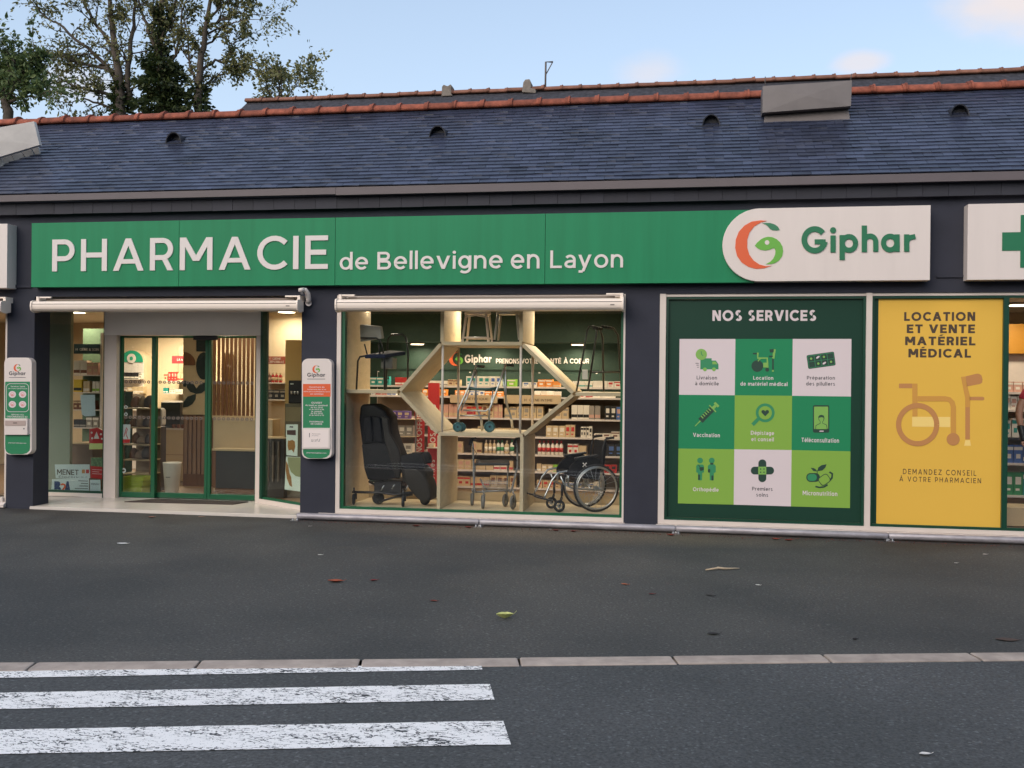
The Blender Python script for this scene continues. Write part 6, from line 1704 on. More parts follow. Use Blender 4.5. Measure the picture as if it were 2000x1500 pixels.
flat('half_disc', [l2(*p) for p in [(1040, 550), (1210, 550)] + [(1040 + 175 * cos(radians(a)), 530 - 175 * sin(radians(a))) for a in range(0, 91, 9)]], LY2, m_slat, lp, .006)
sm = bpy.data.meshes.new('slat'); zt2 = Z(812, LY2, 380); zb2 = Z(926, LY2, 380)
bb = MB().box(-.026, .026, -.03, 0, 0, zt2 - zb2); sm.from_pydata(bb.v, [], bb.f); sm.materials.append(mat('greyed wooden slat', rgb(150, 116, 92), .6, var=.15, scale=5, stretch=(4, 4, .3)))
x = X(360, LY2) + .03
while x < X(402, LY2): piece('slat', sm, (x, LY2 + .0295, zb2), lp); x += .077
# tall slatted screen
SY2 = 2.5
ss = thing('slat_screen', 'tall screen of upright brown wooden slats above the beige counter', 'screen', D(462, 812, SY2))
zt3, zb3 = ZT - .012, Z(812, SY2, 462); sm2 = bpy.data.meshes.new('slat'); bb = MB().box(-.0225, .0225, 0, .014, 0, zt3 - zb3); sm2.from_pydata(bb.v, [], bb.f); sm2.materials.append(m_slat)
for i in range(11): piece('slat', sm2, (X(418 + i * 8.2, SY2), SY2 + random.uniform(0, .004), zb3), ss)
MB().box(X(414, SY2), X(504, SY2), SY2 - .005, SY2 + .075, zb3 - .04, zb3 - .001).build('rail', m_counter, ss)
# counter
KY = 2.1
ct = thing('reception_counter', 'beige counter with dark front behind the right sliding door', 'counter', D(462, 962, KY))
MB().box(X(417, KY + .25), X(520, KY), KY + .25, KY + .55, PZ, zb3 - .045).build('upper_panel', m_counter, ct)
MB().box(X(416, KY), X(520, KY), KY - .03, KY + .248, Z(877, KY, 460) - .03, Z(877, KY, 460)).build('worktop', m_counter, ct)
MB().box(X(423, KY), X(518, KY), KY, KY + .24, PZ + .08, Z(877, KY, 460) - .031).build('front_panel', m_dark, ct)
MB().box(X(417, KY), X(422.6, KY), KY, KY + .24, PZ + .08, Z(877, KY, 460) - .031).build('end_panel', m_slat, ct)
MB().box(X(420, KY), X(518, KY), KY + .03, KY + .24, PZ, PZ + .079).build('plinth', m_slat, ct)
# white waste bin
BYY = 1.75; c = D(336, 940, BYY); h = Z(903, BYY, 336) - PZ
wb = thing('waste_bin', 'tall white tapered waste bin standing behind the sliding doors', 'bin', (c.x, BYY, PZ))
MB().lathe([(.095, 0), (.10, .005), (.135, h - .02), (.14, h), (.128, h - .002), (.1, .03)], (c.x, BYY, PZ + .0005), 22).build('bin_body', mat('white plastic', rgb(214, 204, 192), .4), wb)
MB().box(c.x - .035, c.x + .035, BYY - .128, BYY - .12, PZ + h * .55, PZ + h * .57).build('print', m_pgrey, wb)
# shelves of shoes and bags beside the doors
HYY = 1.66
rk = thing('accessory_rack', 'narrow rack of shoes and bags behind the left sliding door leaf', 'rack', D(268, 965, HYY))
for py in (797, 835, 868, 898, 925): MB().box(X(240, HYY), X(292, HYY), HYY, HYY + .35, Z(py, HYY, 268) - .015, Z(py, HYY, 268)).build('shelf', m_counter, rk)
MB().box(X(240, HYY) + .02, X(292, HYY) - .014, HYY + .352, HYY + .36, PZ, Z(797, HYY, 268)).build('back_panel', m_taupe, rk)
for px in (240, 292): MB().box(X(px, HYY) - .012, X(px, HYY) + .012, HYY + .02, HYY + .05, PZ, Z(790, HYY, 268)).build('upright', m_slat, rk)
MB().box(X(234, HYY + .36), X(258, HYY + .36), HYY + .36, HYY + .38, PZ, Z(765, HYY, 250)).build('side_panel', mat('dull green board', rgb(52, 66, 54), .7), rk)
bagc = [rgb(112, 80, 62), rgb(150, 128, 106), rgb(72, 64, 64), rgb(120, 104, 90), rgb(84, 62, 50)]
for j, py in enumerate((797, 835, 868, 898)):
    for i in range(3):
        px = 256 + i * 13 - (j % 2) * 4; z = Z(py, HYY, 268); rr = random.Random(j * 7 + i)
        w, h = rr.uniform(.07, .10), rr.uniform(.12, .20)
        x = X(px, HYY); b = MB()
        b.lathe([(w * .8, 0), (w, h * .2), (w * .95, h * .55), (w * .6, h * .85), (w * .2, h)], (x, HYY + .15, z + .001), 12, 0, .95, .9)
        nm = 'shoe' if j % 2 == 0 else 'bag'
        shelfn = ('top', 'second', 'third', 'fourth')[j]
        cn = ('dark brown', 'taupe', 'charcoal')[i]
        tag(b.build('bag', mat(f'{cn} soft leather', bagc[(0, 1, 2)[i]], .7, var=.25, scale=9), None, subsurf=1), f'{cn} soft bag on the {shelfn} shelf of the accessory rack', 'bag', 'bags on the accessory rack')
for k, (py0, py1) in enumerate(((961, 949), (949, 940), (940, 931))):
    bk = MB(); y = 1.42; x0_, x1_ = X(240 + k, y), X(277 + k * 2, y)
    z0_, z1_ = Z(py0, y, 258), Z(py1, y, 258)
    if k == 0: z0_ = PZ + .001
    e = .02
    bk.prism_x([(y, z0_ + .002), (y - .01, z1_), (y + .004, z1_), (y + .012, z0_ + .01), (y + .23, z0_ + .01), (y + .238, z1_), (y + .25, z1_), (y + .24, z0_ + .002)], x0_, x1_)
    bk.box(x0_ - .008, x0_ - .001, y, y + .24, z0_ + .004, z1_); bk.box(x1_ + .001, x1_ + .008, y, y + .24, z0_ + .004, z1_)
    tag(bk.build('shopping_basket', mat('lime basket', rgb(160, 172, 52), .45), None), ('lowest', 'middle', 'topmost')[k] + ' lime green shopping basket of the stack inside the left door leaf', 'basket', 'stacked lime baskets')

# ------------------------------------------------------------------ behind the window left of the doors
VY = 2.6
vs_ = thing('shelf_unit', 'cream shelf unit with dark header board behind the window left of the doors', 'shelving', D(170, 900, VY))
MB().box(X(140, VY), X(199, VY), VY + .3, VY + .32, PZ, Z(640, VY, 170)).build('back_panel', mat('sage panel', rgb(104, 124, 98), .7), vs_)
MB().box(X(195, VY), X(199, VY), VY, VY + .298, PZ, Z(650, VY, 170)).build('side_panel', m_frame, vs_)
MB().box(X(144, VY), X(194, VY), VY - .01, VY + .02, Z(691, VY, 170), Z(672, VY, 170)).build('header_board', mat('petrol header', rgb(36, 58, 62), .5), vs_)
text('HYGIÈNE & SOIN', (148, 679, 193, 685), VY - .01, m_white, vs_, .003, .01)
for py in (732, 766, 800, 835): MB().box(X(142, VY), X(194.6, VY), VY + .01, VY + .298, Z(py, VY, 170) - .018, Z(py, VY, 170)).build('shelf', m_frame, vs_)
goods(143, 194, 732, 704, VY + .03, Z(732, VY, 170), 'on the shelf under the dark header', [('cream', 'white'), ('pink', 'cream'), ('white', 'brown')], wpx=(9, 14), hvar=.3)
goods(143, 160, 766, 741, VY + .03, Z(766, VY, 170), 'on the second shelf under the dark header', [('yellow', 'black')], wpx=(15, 17), hvar=.02)
goods(162, 194, 766, 743, VY + .03, Z(766, VY, 170), 'on the second shelf under the dark header', [('white', 'lime'), ('cream', 'white')], wpx=(5, 7), hvar=.2)
goods(143, 194, 800, 782, VY + .03, Z(800, VY, 170), 'on the third shelf under the dark header', [('brown', 'cream'), ('black', 'grey'), ('grey', 'black')], wpx=(8, 14), hvar=.3)
goods(143, 194, 835, 812, VY + .03, Z(835, VY, 170), 'on the lowest shelf under the dark header', [('black', 'grey'), ('grey', 'black'), ('grey', 'white')], wpx=(8, 14), hvar=.35)
cl = thing('display_counter', 'brown low counter below the cream shelf unit by the left window', 'counter', D(165, 960, 2.1))
MB().box(X(142, 2.1), X(199, 2.1), 2.1, 2.5, PZ, Z(868, 2.1, 170)).build('counter_body', mat('taupe laminate', rgb(112, 92, 78), .6), cl)
MB().box(X(141, 2.1), X(200, 2.1), 2.08, 2.52, Z(868, 2.1, 170) + .001, Z(865, 2.1, 170)).build('counter_top', m_counter, cl)
MB().box(X(92, 1.55), X(137, 1.55), 1.55, 1.62, PZ, ZT - .004).build('inner_pier', mat('grey green plaster', rgb(140, 146, 132), .8), bld)
# bills and small posters against the glass
WYY = EY + .042
def bill(name, pts, m, label, y=WYY, cat='poster', th=.003):
    t = thing(name, label, cat, D(sum(p[0] for p in pts) / len(pts), max(p[1] for p in pts), y))
    flat('sheet', pts, y + th, m, t, th); return t
paper = mat('bluish white paper', rgb(188, 200, 202, 1.15), .7)
bill('paper_sheet', [(157, 771), (160, 809), (166, 813), (186.5, 812), (185.5, 771)], paper, 'blank white sheet taped to the window left of the doors', cat='paper')
t = bill('small_poster', [(175, 838), (174, 878), (202, 878), (204, 842), (190, 835)], m_red, 'red christmas poster with white tree low on the left window')
flat('tree_print', [(188.5, 843), (183, 857), (194, 857)], WYY, m_white, t, .001); flat('pale_foot', [(174.5, 866), (174.2, 877.5), (201.5, 877.5), (201.5, 866)], WYY, mat('pale lime paper', rgb(196, 204, 130, 1.1), .6), t, .001)
for p in ((179, 845), (180, 856), (197, 848), (199, 857)): flat('bauble_print', ell(p[0], p[1], 2, n=10), WYY, m_white, t, .0008)
t = bill('small_poster', [(177, 893), (177, 933), (203, 936), (203, 893)], m_red, 'red leaflet with green photograph on top standing in the left window')
flat('photo_print', [(177.2, 893.3), (177.2, 910), (202.8, 912), (202.8, 893.3)], WYY, mat('leafy print', rgb(104, 130, 96), .6, var=.6, scale=40), t, .001)
for v, u1 in ((917, 199), (921, 194), (925, 199)): flat('print_line', band([(180, v), (u1, v + 1)], .8), WYY, m_pwhite, t, .0008)
t = bill('trade_sign', [(107, 907), (109, 934), (176, 934), (175, 907)], paper, 'white craftsman sign reading MENET at the foot of the left window', y=WYY + .02, cat='sign')
text('MENET', (111.5, 917, 153.5, 927.5), WYY + .02, m_ink, t, .001, .02); text('Électricité', (115, 929, 172, 934), WYY + .02, m_ink, t, .001, 0)
for a in (160, 168): flat('logo_square', [(a, 917), (a, 924.5), (a + 6, 924.5), (a + 6, 917)], WYY + .02, m_ybrown if a == 160 else m_red, t, .001)
t = bill('trade_sign', [(102, 936), (100, 962), (174, 965), (174, 932)], paper, 'pale blue craftsman sign with large B2A letters in the bottom corner of the left window', y=WYY + .012, cat='sign')
text('B', (106, 940, 119, 961), WYY + .012, mat('navy print', rgb(44, 62, 104, 1.1), .5), t, .001, .05); text('2', (117, 944, 129, 963), WYY + .010, m_orange, t, .001, .02); text('A', (126, 940, 138, 962), WYY + .0115, mat('navy print', (0, 0, 0, 1)), t, .001, .05)
for v, u0 in ((939, 153), (944, 158), (949, 155), (954, 146), (959, 155)): flat('print_line', band([(u0, v), (172, v + .5)], 1.4), WYY + .012, m_pgrey, t, .001)
t = bill('trade_card', [(176, 937), (176, 963), (197, 963), (196, 937)], paper, 'small pale card leaning right of the B2A sign in the left window', cat='sign')
text('Réalisations', (178, 943, 194, 947), WYY, m_pgrey, t, .001, 0)
# poster on the fixed part of the first door leaf
DY = EY + .0905
t = bill('small_poster', [(238, 829), (238, 866), (254, 865), (255, 829)], m_paper, 'white bill with a red ribbon on the left door leaf', y=DY)
MB().tube([D(242, 853, DY), D(245, 843, DY), D(247, 835, DY), D(249, 838, DY), D(246, 848, DY), D(250, 857, DY)], .006, 6).build('ribbon_print', m_red, t)
flat('red_foot', [(238.3, 858), (238.3, 865.5), (253.7, 864.7), (254, 858)], DY, m_red, t, .001)
for py in (795, 809): 
    b = MB(); ring_flat(b, 246, py, 2.6, 1.4, DY - .001, .002, 18); tag(b.build('sticker', m_paper, None), ('upper', 'lower')[py > 800] + ' small white ring sticker on the left door leaf', 'sticker')
b = MB(); ring_flat(b, 241.5, 919, 3.4, 2.4, DY - .001, .002, 20); tag(b.build('sticker', m_paper, None), 'large white ring sticker near the foot of the left door leaf', 'sticker')

# ------------------------------------------------------------------ behind the slanting window
QY = 2.7
qs = thing('shelf_unit', 'lit shelf with rust red header board behind the slanting window', 'shelving', D(538, 890, QY))
MB().box(X(512, QY + .3), X(604, QY + .3), QY + .3, QY + .32, PZ, ZT - .01).build('back_panel', m_inwall, qs)
MB().box(X(518, QY), X(557, QY), QY, QY + .02, Z(711, QY, 540), Z(696, QY, 540)).build('header_board', mat('rust header', rgb(158, 76, 56), .5), qs)
text('HYGIÈNE', (524, 697.5, 549, 702.5), QY, m_white, qs, .003, .01); text('CORPORELLE', (520, 704.5, 555, 709), QY, m_white, qs, .003, .01)
for py in (747, 780): MB().box(X(510, QY), X(557, QY), QY + .01, QY + .298, Z(py, QY, 540) - .02, Z(py, QY, 540)).build('shelf', m_frame, qs)
goods(512, 556, 747, 727, QY + .03, Z(747, QY, 540), 'under the rust red header', [('brown', 'pink'), ('brown', 'cream'), ('black', 'white'), ('red', 'cream')], kind='bottle', wpx=(6, 8), hvar=.1)
goods(512, 556, 780, 757, QY + .03, Z(780, QY, 540), 'low under the rust red header', [('grey', 'cream'), ('cream', 'lime'), ('orange', 'cream'), ('black', 'grey')], wpx=(7, 12), hvar=.3)
MB().box(X(556.5, 2.2), X(602, 2.2), 2.2, 2.5, PZ, Z(664, 2.2, 575)).build('inner_pier', mat('golden plaster', rgb(206, 172, 112), .8), bld)
cm = thing('coffee_machine', 'black drinks machine standing behind the slanting window', 'machine', D(576, 789, 1.9))
z_ = Z(788, 1.9, 576)
MB().box(X(563, 1.9), X(592, 1.9), 1.9, 2.19, z_, Z(743, 1.9, 576)).build('machine_body', m_black, cm, bevel=.01)
MB().box(X(567, 1.9), X(573, 1.9), 1.894, 1.899, Z(751, 1.9, 570), Z(748.5, 1.9, 570)).build('display', m_paper, cm)
for px in (570, 576, 582): MB().cylinder((X(px, 1.9), 1.885, Z(770, 1.9, px)), (X(px, 1.9), 1.885, Z(764, 1.9, px)), .014, 8).build('spout', m_steel, cm)
fc = thing('low_cabinet', 'olive grey cabinet under the black drinks machine', 'cabinet', D(576, 960, 1.9))
MB().box(X(557, 1.88), X(600, 1.88), 1.88, 2.19, PZ, z_ - .002).build('cabinet_body', mat('olive grey laminate', rgb(116, 110, 90), .6), fc)
MB().box(X(558, 1.87), X(600, 1.87), 1.87, 1.879, Z(823, 1.88, 576), Z(795, 1.88, 576)).build('drawer_front', mat('olive laminate', rgb(150, 138, 104), .6), fc)
rd = thing('dark_counter', 'dark ribbed counter end behind the slanting window', 'counter', D(535, 955, 1.75))
MB().box(X(514, 1.75), X(556, 1.75), 1.75, 1.95, PZ, Z(857, 1.75, 535)).build('counter_body', mat('brown black board', rgb(58, 54, 52), .6), rd)
MB().box(X(513, 1.75), X(557, 1.75), 1.73, 1.97, Z(857, 1.75, 535) + .001, Z(854, 1.75, 535)).build('counter_top', m_counter, rd)
for px in (524, 534, 544): MB().box(X(px, 1.75), X(px + 3, 1.75), 1.72, 1.749, Z(940, 1.75, 535), Z(862, 1.75, 535)).build('rib', mat('grey rib', rgb(110, 100, 90), .6), rd)
def on_glass(px, py):     # point on the inner face of the slanting pane
    d = ((px - 1000) / FPX) * _r + ((750 - py) / FPX) * _u + _f
    n3 = Vector((nv.x, nv.y, 0)); o_ = A - nv * .012
    tt = (Vector((o_.x, o_.y, 0)) - Vector((CAMP.x, CAMP.y, 0))).dot(n3) / d.dot(n3)
    return CAMP + d * tt
def gflat(name, pts, m, parent, k=0):
    P = [on_glass(*p) for p in pts]; n3 = Vector((nv.x, nv.y, 0)); n = len(P)
    f_ = [p + n3 * (.002 + .0012 * k) for p in P]; b_ = [p + n3 * (.0012 * k) for p in P]
    b = MB(); b.add(f_ + b_, [list(range(n)), list(range(2 * n - 1, n - 1, -1))] + [(i, i + n, (i + 1) % n + n, (i + 1) % n) for i in range(n)])
    return b.build(name, m, parent)
pmint = mat('mint paper', rgb(206, 216, 204, 1.1), .6)
t = thing('small_poster', 'tall mint poster with a leaf picture taped to the slanting window', 'poster', on_glass(570, 890))
gflat('sheet', [(559, 829), (559.5, 889), (581, 891), (582, 829)], pmint, t)
gflat('photo_print', [(561, 840), (561, 849), (578, 850), (578, 840)], mat('dark brown print', rgb(84, 62, 56), .6), t, 2)
gflat('leaf_print', [(563, 860), (566, 861), (571, 859), (576, 862), (577, 872), (574, 884), (570, 878), (564, 880), (562, 870)], mat('dry leaf print', rgb(158, 112, 62), .6, var=.3, scale=60), t, 2)
gflat('title_print', band([(566, 833.5), (573, 834)], 3), m_pgrey, t, 2)
t = thing('large_poster', 'large pale poster with a dry brown leaf low on the slanting window', 'poster', on_glass(572, 958))
gflat('sheet', [(559, 891.5), (556, 956), (588, 960), (588, 893)], pmint, t)
gflat('shape_print', [(562, 893), (564, 910), (569, 922), (578, 930), (587.5, 932), (587.5, 893.5)], mat('khaki print', rgb(150, 152, 112), .6), t, 2)
gflat('leaf_print', [(559, 900), (563, 908), (566, 925), (569, 932), (571, 951), (566, 948), (561, 935), (558.5, 918)], mat('dry leaf print', (0, 0, 0, 1)), t, 2)

# ------------------------------------------------------------------ window at the right edge
RY3 = 1.9
rs = thing('shelf_unit', 'white shelf unit stacked with hygiene packs in the window at the right edge', 'shelving', D(2010, 1000, RY3))
MB().box(X(1958, RY3), X(2120, RY3), RY3 + .42, RY3 + .44, PZ, Z(690, RY3, 2000)).build('back_panel', m_frame, rs)
MB().box(X(1958, RY3), X(2120, RY3), RY3 + .30, RY3 + .44, Z(689, RY3, 2000), Z(630, RY3, 2000)).build('header_panel', mat('amber header', rgb(184, 128, 42), .5), rs)
for py in (766, 800, 855, 905, 968): MB().box(X(1958, RY3), X(2120, RY3), RY3, RY3 + .418, Z(py, RY3, 2000) - .03, Z(py, RY3, 2000)).build('shelf', m_frame if py != 855 else m_dark, rs)
goods(1962, 2040, 766, 738, RY3 + .04, Z(766, RY3, 2000), 'on the top shelf at the right edge', [('pink', 'white'), ('white', 'pink')], wpx=(12, 18), hvar=.5)
goods(1962, 2040, 800, 772, RY3 + .04, Z(800, RY3, 2000), 'on the second shelf at the right edge', [('white', 'pink'), ('pink', 'white')], wpx=(12, 16), hvar=.1)
goods(1962, 2040, 855, 814, RY3 + .04, Z(855, RY3, 2000), 'on the third shelf at the right edge', [('white', 'teal'), ('blue', 'white')], wpx=(12, 18), hvar=.3)
goods(1962, 2040, 905, 868, RY3 + .04, Z(905, RY3, 2000), 'on the fourth shelf at the right edge', [('violet', 'white'), ('blue', 'white')], wpx=(13, 18), hvar=.1)
goods(1962, 2040, 968, 922, RY3 + .04, Z(968, RY3, 2000), 'on the lowest shelf at the right edge', [('green', 'white'), ('teal', 'white')], wpx=(14, 20), hvar=.08)
MB().box(X(1958, 1.2), X(2120, 1.2), 1.2, 1.7, PZ, Z(992, 1.2, 1990)).build('plinth', m_counter, rs)

# mannequin at the right edge: only the bent arm with the brace shows
mq = thing('mannequin', 'mannequin arm in a short red sleeve with a black wrist brace at the right edge', 'mannequin', D(2030, 1010, .8))
my = .75
skin = mat('skin tone', rgb(176, 128, 106), .5)
def skinned(name, verts, edges, rad, m, sub=2):
    me = bpy.data.meshes.new(name); org = Vector(verts[0])
    me.from_pydata([tuple(Vector(v) - org) for v in verts], edges, []); me.materials.append(m)
    o = bpy.data.objects.new(name, me); COL.objects.link(o); attach(o, org, mq)
    md = o.modifiers.new('skin', 'SKIN'); md.use_smooth_shade = True
    for i, r in enumerate(rad): me.skin_vertices[0].data[i].radius = (r, r)
    me.skin_vertices[0].data[0].use_root = True
    s = o.modifiers.new('subsurf', 'SUBSURF'); s.levels = sub; s.render_levels = sub
    return o
px_ = lambda a, c_, d=0: D(a, c_, my + d)
body = [px_(2046, 900, .05), px_(2046, 850, .05), px_(2046, 800, .05), px_(2046, 765, .05), px_(2046, 745, .05), px_(2046, 722, .03), px_(2046, 700, .03),
        px_(2010, 762, .03), px_(1992, 795, .0), px_(1990, 812, -.02), px_(1997, 846, -.07), px_(2000, 862, -.09),
        px_(2082, 762, .05), px_(2092, 800, .05), px_(2090, 850, .03), px_(2080, 880, .0)]
skinned('body', body, [(0, 1), (1, 2), (2, 3), (3, 4), (4, 5), (5, 6), (3, 7), (7, 8), (8, 9), (9, 10), (10, 11), (3, 12), (12, 13), (13, 14), (14, 15)],
        [.15, .13, .15, .14, .055, .085, .085, .065, .048, .045, .034, .030, .065, .048, .042, .034], skin)
for k in range(5):
    a = px_(2000, 862, -.09); off = Vector((-.028 + .014 * k, -.01 + .006 * k, 0))
    L = (.055, .075, .08, .075, .06)[k]
    skinned('finger', [a + off * .8, a + off * 1.1 + Vector((.006, -.004, -L * .5)), a + off + Vector((.018, .0, -L))], [(0, 1), (1, 2)], [.0095, .0085, .007], skin, 1)
skinned('wrist_brace', [px_(1992, 828, -.04), px_(1997, 846, -.07), px_(2000.5, 863, -.09)], [(0, 1), (1, 2)], [.047, .043, .038], m_black)
skinned('shirt', [px_(2046, 880, .05), px_(2046, 850, .05), px_(2046, 800, .05), px_(2046, 764, .05), px_(2010, 763, .03), px_(1996, 784, .005), px_(2082, 763, .05), px_(2090, 785, .05)],
        [(0, 1), (1, 2), (2, 3), (3, 4), (4, 5), (3, 6), (6, 7)], [.165, .15, .165, .15, .077, .064, .077, .064], mat('crimson jersey', rgb(178, 36, 62), .8))
MB().cylinder(Vector((body[0].x, body[0].y, PZ)), Vector((body[0].x, body[0].y, body[0].z)), .03, 12).build('stand_pole', m_steel, mq)
MB().lathe([(.2, 0), (.2, .012), (.03, .02)], (body[0].x, body[0].y, PZ + .0005), 20).build('stand_base', m_steel, mq)

# each carton and bottle is told from its like by its place in its row
from collections import defaultdict
by = defaultdict(list)
for o in GOODS: by[o['label']].append(o)
ORD = ['first', 'second', 'third', 'fourth', 'fifth', 'sixth', 'seventh', 'eighth', 'ninth', 'tenth', 'eleventh', 'twelfth', 'thirteenth', 'fourteenth', 'fifteenth']
for lb, os_ in by.items():
    if len(os_) < 2: continue
    os_.sort(key=lambda o: o.location.x)
    for i, o in enumerate(os_): o['label'] = lb + (', last to the right' if i == len(os_) - 1 else f', {ORD[min(i, 14)]} from left')
# ------------------------------------------------------------------ building behind, seen over the ridge
rb = thing('rear_building', 'taller slate roofed building behind the shop with weathered ridge tiles and stone stacks', 'building', (2, 10.5, 0))
RBY = 10.5; RBZ = (D(1100, 168, RBY).z + D(480, 205, RBY).z) / 2
bx0, bx1 = X(483, RBY, 203), 16.0
MB().box(bx0 + .1, bx1, 7.3, 13.7, -.05, 6.6).build('wall', m_stone2, rb)
k = math.tan(radians(35))
b = MB(); b.prism_x([(7.0, RBZ - 3.5 * k), (RBY, RBZ - .02), (14.0, RBZ - 3.5 * k), (14.0, RBZ - 3.5 * k - .12), (RBY, RBZ - .16), (7.0, RBZ - 3.5 * k - .12)], bx0, bx1)
rr_ = b.build('roof', mat('weathered slate', rgb(52, 52, 58), .8, var=.8, scale=11), rb)
rm2 = ridge_mesh(.43, .10, 2); rm2.materials[0] = m_terra2
x = bx0 - .03
while x < bx1:
    piece('ridge_tile', rm2, (x, RBY, RBZ + random.uniform(-.008, .012)), rr_, (0, random.uniform(-.02, .02), random.uniform(-.03, .03))); x += .43
P_ = lambda px, py: D(px, py, RBY)
b = MB(); a = P_(872, 190); w = .13
b.prism(px_poly([(862, 188), (863, 169), (866, 165), (874, 168), (880, 164), (882, 168), (881, 182), (884, 187)], RBY - .15), RBY - .15, RBY + .15); b.build('ridge_stack', m_stone2, rr_, bevel=.015)
b = MB(); b.prism(px_poly([(1019, 180), (1022, 160), (1026, 155), (1034, 154), (1037, 160), (1037, 172), (1045, 173), (1047, 178), (1046, 182)], RBY - .15), RBY - .15, RBY + .15); b.build('ridge_stack', m_stone2, rr_, bevel=.015)
b = MB(); b.tube([P_(1065, 178), P_(1066, 121), P_(1080, 121)], .022, 6); b.tube([P_(1066, 146), P_(1079, 122)], .012, 6)
b.build('bracket_pole', m_rust, rr_)
b = MB()
for pts in (((755, 190), (775, 186), (795, 185), (815, 185), (828, 188)), ((882, 181), (900, 177), (925, 175), (950, 176), (975, 181)), ((990, 178), (1010, 176), (1024, 177))):
    b.tube([P_(*p) for p in pts], .010, 5)
b.tube([P_(909, 184), P_(909, 176)], .008, 5); b.build('cable', m_rust, rr_)

# ------------------------------------------------------------------ trees
TY = 28.0
def rv(r): return Vector((r.uniform(-1, 1), r.uniform(-1, 1), r.uniform(-1, 1)))
def leaf_mesh(name, pos, dirs, size, m, parent, seed):
    g = np.random.default_rng(seed); n = len(pos)
    P = np.array(pos); A_ = np.array(dirs) + g.normal(0, .55, (n, 3)); A_[:, 2] -= .25
    A_ /= np.linalg.norm(A_, axis=1)[:, None] + 1e-9
    Rn = g.normal(0, 1, (n, 3)); B_ = np.cross(A_, Rn); B_ /= np.linalg.norm(B_, axis=1)[:, None] + 1e-9
    L = size * g.uniform(.6, 1.3, n)[:, None]; W = L * g.uniform(.22, .34, n)[:, None]
    Nn = np.cross(A_, B_)
    v = np.stack([P, P + A_ * L * .5 + B_ * W + Nn * W * .3, P + A_ * L, P + A_ * L * .5 - B_ * W + Nn * W * .3], 1).reshape(-1, 3)
    f = np.arange(4 * n).reshape(n, 4)
    b = MB(); b.v = v.tolist(); b.f = f.tolist(); b.m = [0] * n; b.sm = [False] * n
    return b.build(name, m, parent, kind='stuff' if n > 300 else None)
def tree(limbs, seed, label, m, spread=1.0, dens=1.0, ivy=None, y=TY, lsize=.17, base=None, twl=(.7, 1.7)):
    r = random.Random(seed)
    base = base or limbs[0][0][0]
    c = D(base[0], base[1], y)
    t = thing('tree', label, 'tree', (c.x, y, -.05))
    wood = MB(); pos = []; dirs = []
    def twig(p, d, L, rad, lev):
        n = 4; pts = [p]; q = p.copy(); dd = d.copy()
        for i in range(n):
            dd = (dd + rv(r) * .28 + Vector((0, 0, .05 if lev < 2 else -.04))).normalized(); q = q + dd * L / n; pts.append(q.copy())
        wood.tube(pts, [rad * (1 - .75 * i / n) for i in range(n + 1)], 4 if lev > 1 else 5)
        if lev >= 1:
            for i in range(1 if lev > 1 else 3, n + 1):
                for _ in range(int(r.uniform(2, 6) * dens + .5)):
                    pos.append(pts[i] + rv(r) * .13); dirs.append((dd + rv(r) * .8)[:])
        if lev < 2:
            for i in range(1, n + 1):
                for _ in range(2 if lev < 2 else 1):
                    if r.random() < .86:
                        nd = (dd * .8 + rv(r) * .95 * spread).normalized(); twig(pts[i], nd, L * r.uniform(.45, .7), rad * .5, lev + 1)
    for pts, r0, r1, nb in limbs:
        P = []; yo = 0
        for i, (px, py) in enumerate(pts):
            yo += r.uniform(-.5, .5) if i else 0
            P.append(D(px, py, y + yo))
        fine = []
        for i in range(len(P) - 1):
            for q in range(4): fine.append(P[i].lerp(P[i + 1], q / 4) + (rv(r) * .05 if (i or q) else Vector()))
        fine.append(P[-1]); n = len(fine)
        wood.tube(fine, [r0 + (r1 - r0) * i / (n - 1) for i in range(n)], 8)
        for k_ in range(nb):
            q = .18 + .82 * (k_ + r.random()) / nb; i = min(int(q * (n - 1)), n - 2); p = fine[i].lerp(fine[i + 1], r.random())
            td = (fine[i + 1] - fine[i]).normalized(); side = rv(r); side.y *= .8
            d = (td * .7 + side * .9 * spread + Vector((0, 0, .2))).normalized()
            twig(p, d, r.uniform(*twl) * (1.25 - .5 * q), max(.02, .045 * (1.2 - q)), 1)
        twig(fine[-1], (fine[-1] - fine[-3]).normalized(), 1.4, r1, 1)
    wood.build('trunk', m_bark, t)
    leaf_mesh('crown', pos, dirs, lsize, m, t, seed)
    if ivy:
        ip = []; idr = []
        for (a, c_, rad, num) in ivy:
            pa, pc_ = D(a[0], a[1], y), D(c_[0], c_[1], y)
            for _ in range(num):
                q = r.random(); an = r.uniform(0, 2 * pi); rr2 = rad * (.55 + .6 * r.random()) * (1.1 - .35 * q) * (1 + .35 * sin(q * 17 + an))
                ip.append(pa.lerp(pc_, q) + Vector((cos(an) * rr2, sin(an) * rr2, 0))); idr.append((cos(an), sin(an), .1))
        leaf_mesh('ivy', ip, idr, .24, m_ivy, t, seed + 1)
    return t
GB = 520
tree([([(245, GB), (236, 225), (232, 150), (222, 80), (215, 20), (208, -60)], .26, .06, 15),
      ([(232, 160), (200, 120), (160, 85), (110, 45), (80, 25)], .11, .03, 9), ([(228, 140), (180, 130), (130, 110), (95, 105)], .09, .03, 8),
      ([(235, 190), (190, 180), (140, 165), (108, 150)], .09, .025, 8), ([(240, 215), (200, 205), (165, 195), (140, 200)], .07, .02, 6),
      ([(252, 200), (250, 140), (258, 80), (262, 20), (268, -50)], .14, .04, 9), ([(226, 100), (190, 50), (165, 10), (150, -40)], .09, .03, 7)],
     21, 'bushy open crowned tree beyond the roof, left of the ivy covered trunk', m_leaf, 1.0, .75, ivy=[((240, 232), (234, 165), .38, 700)])
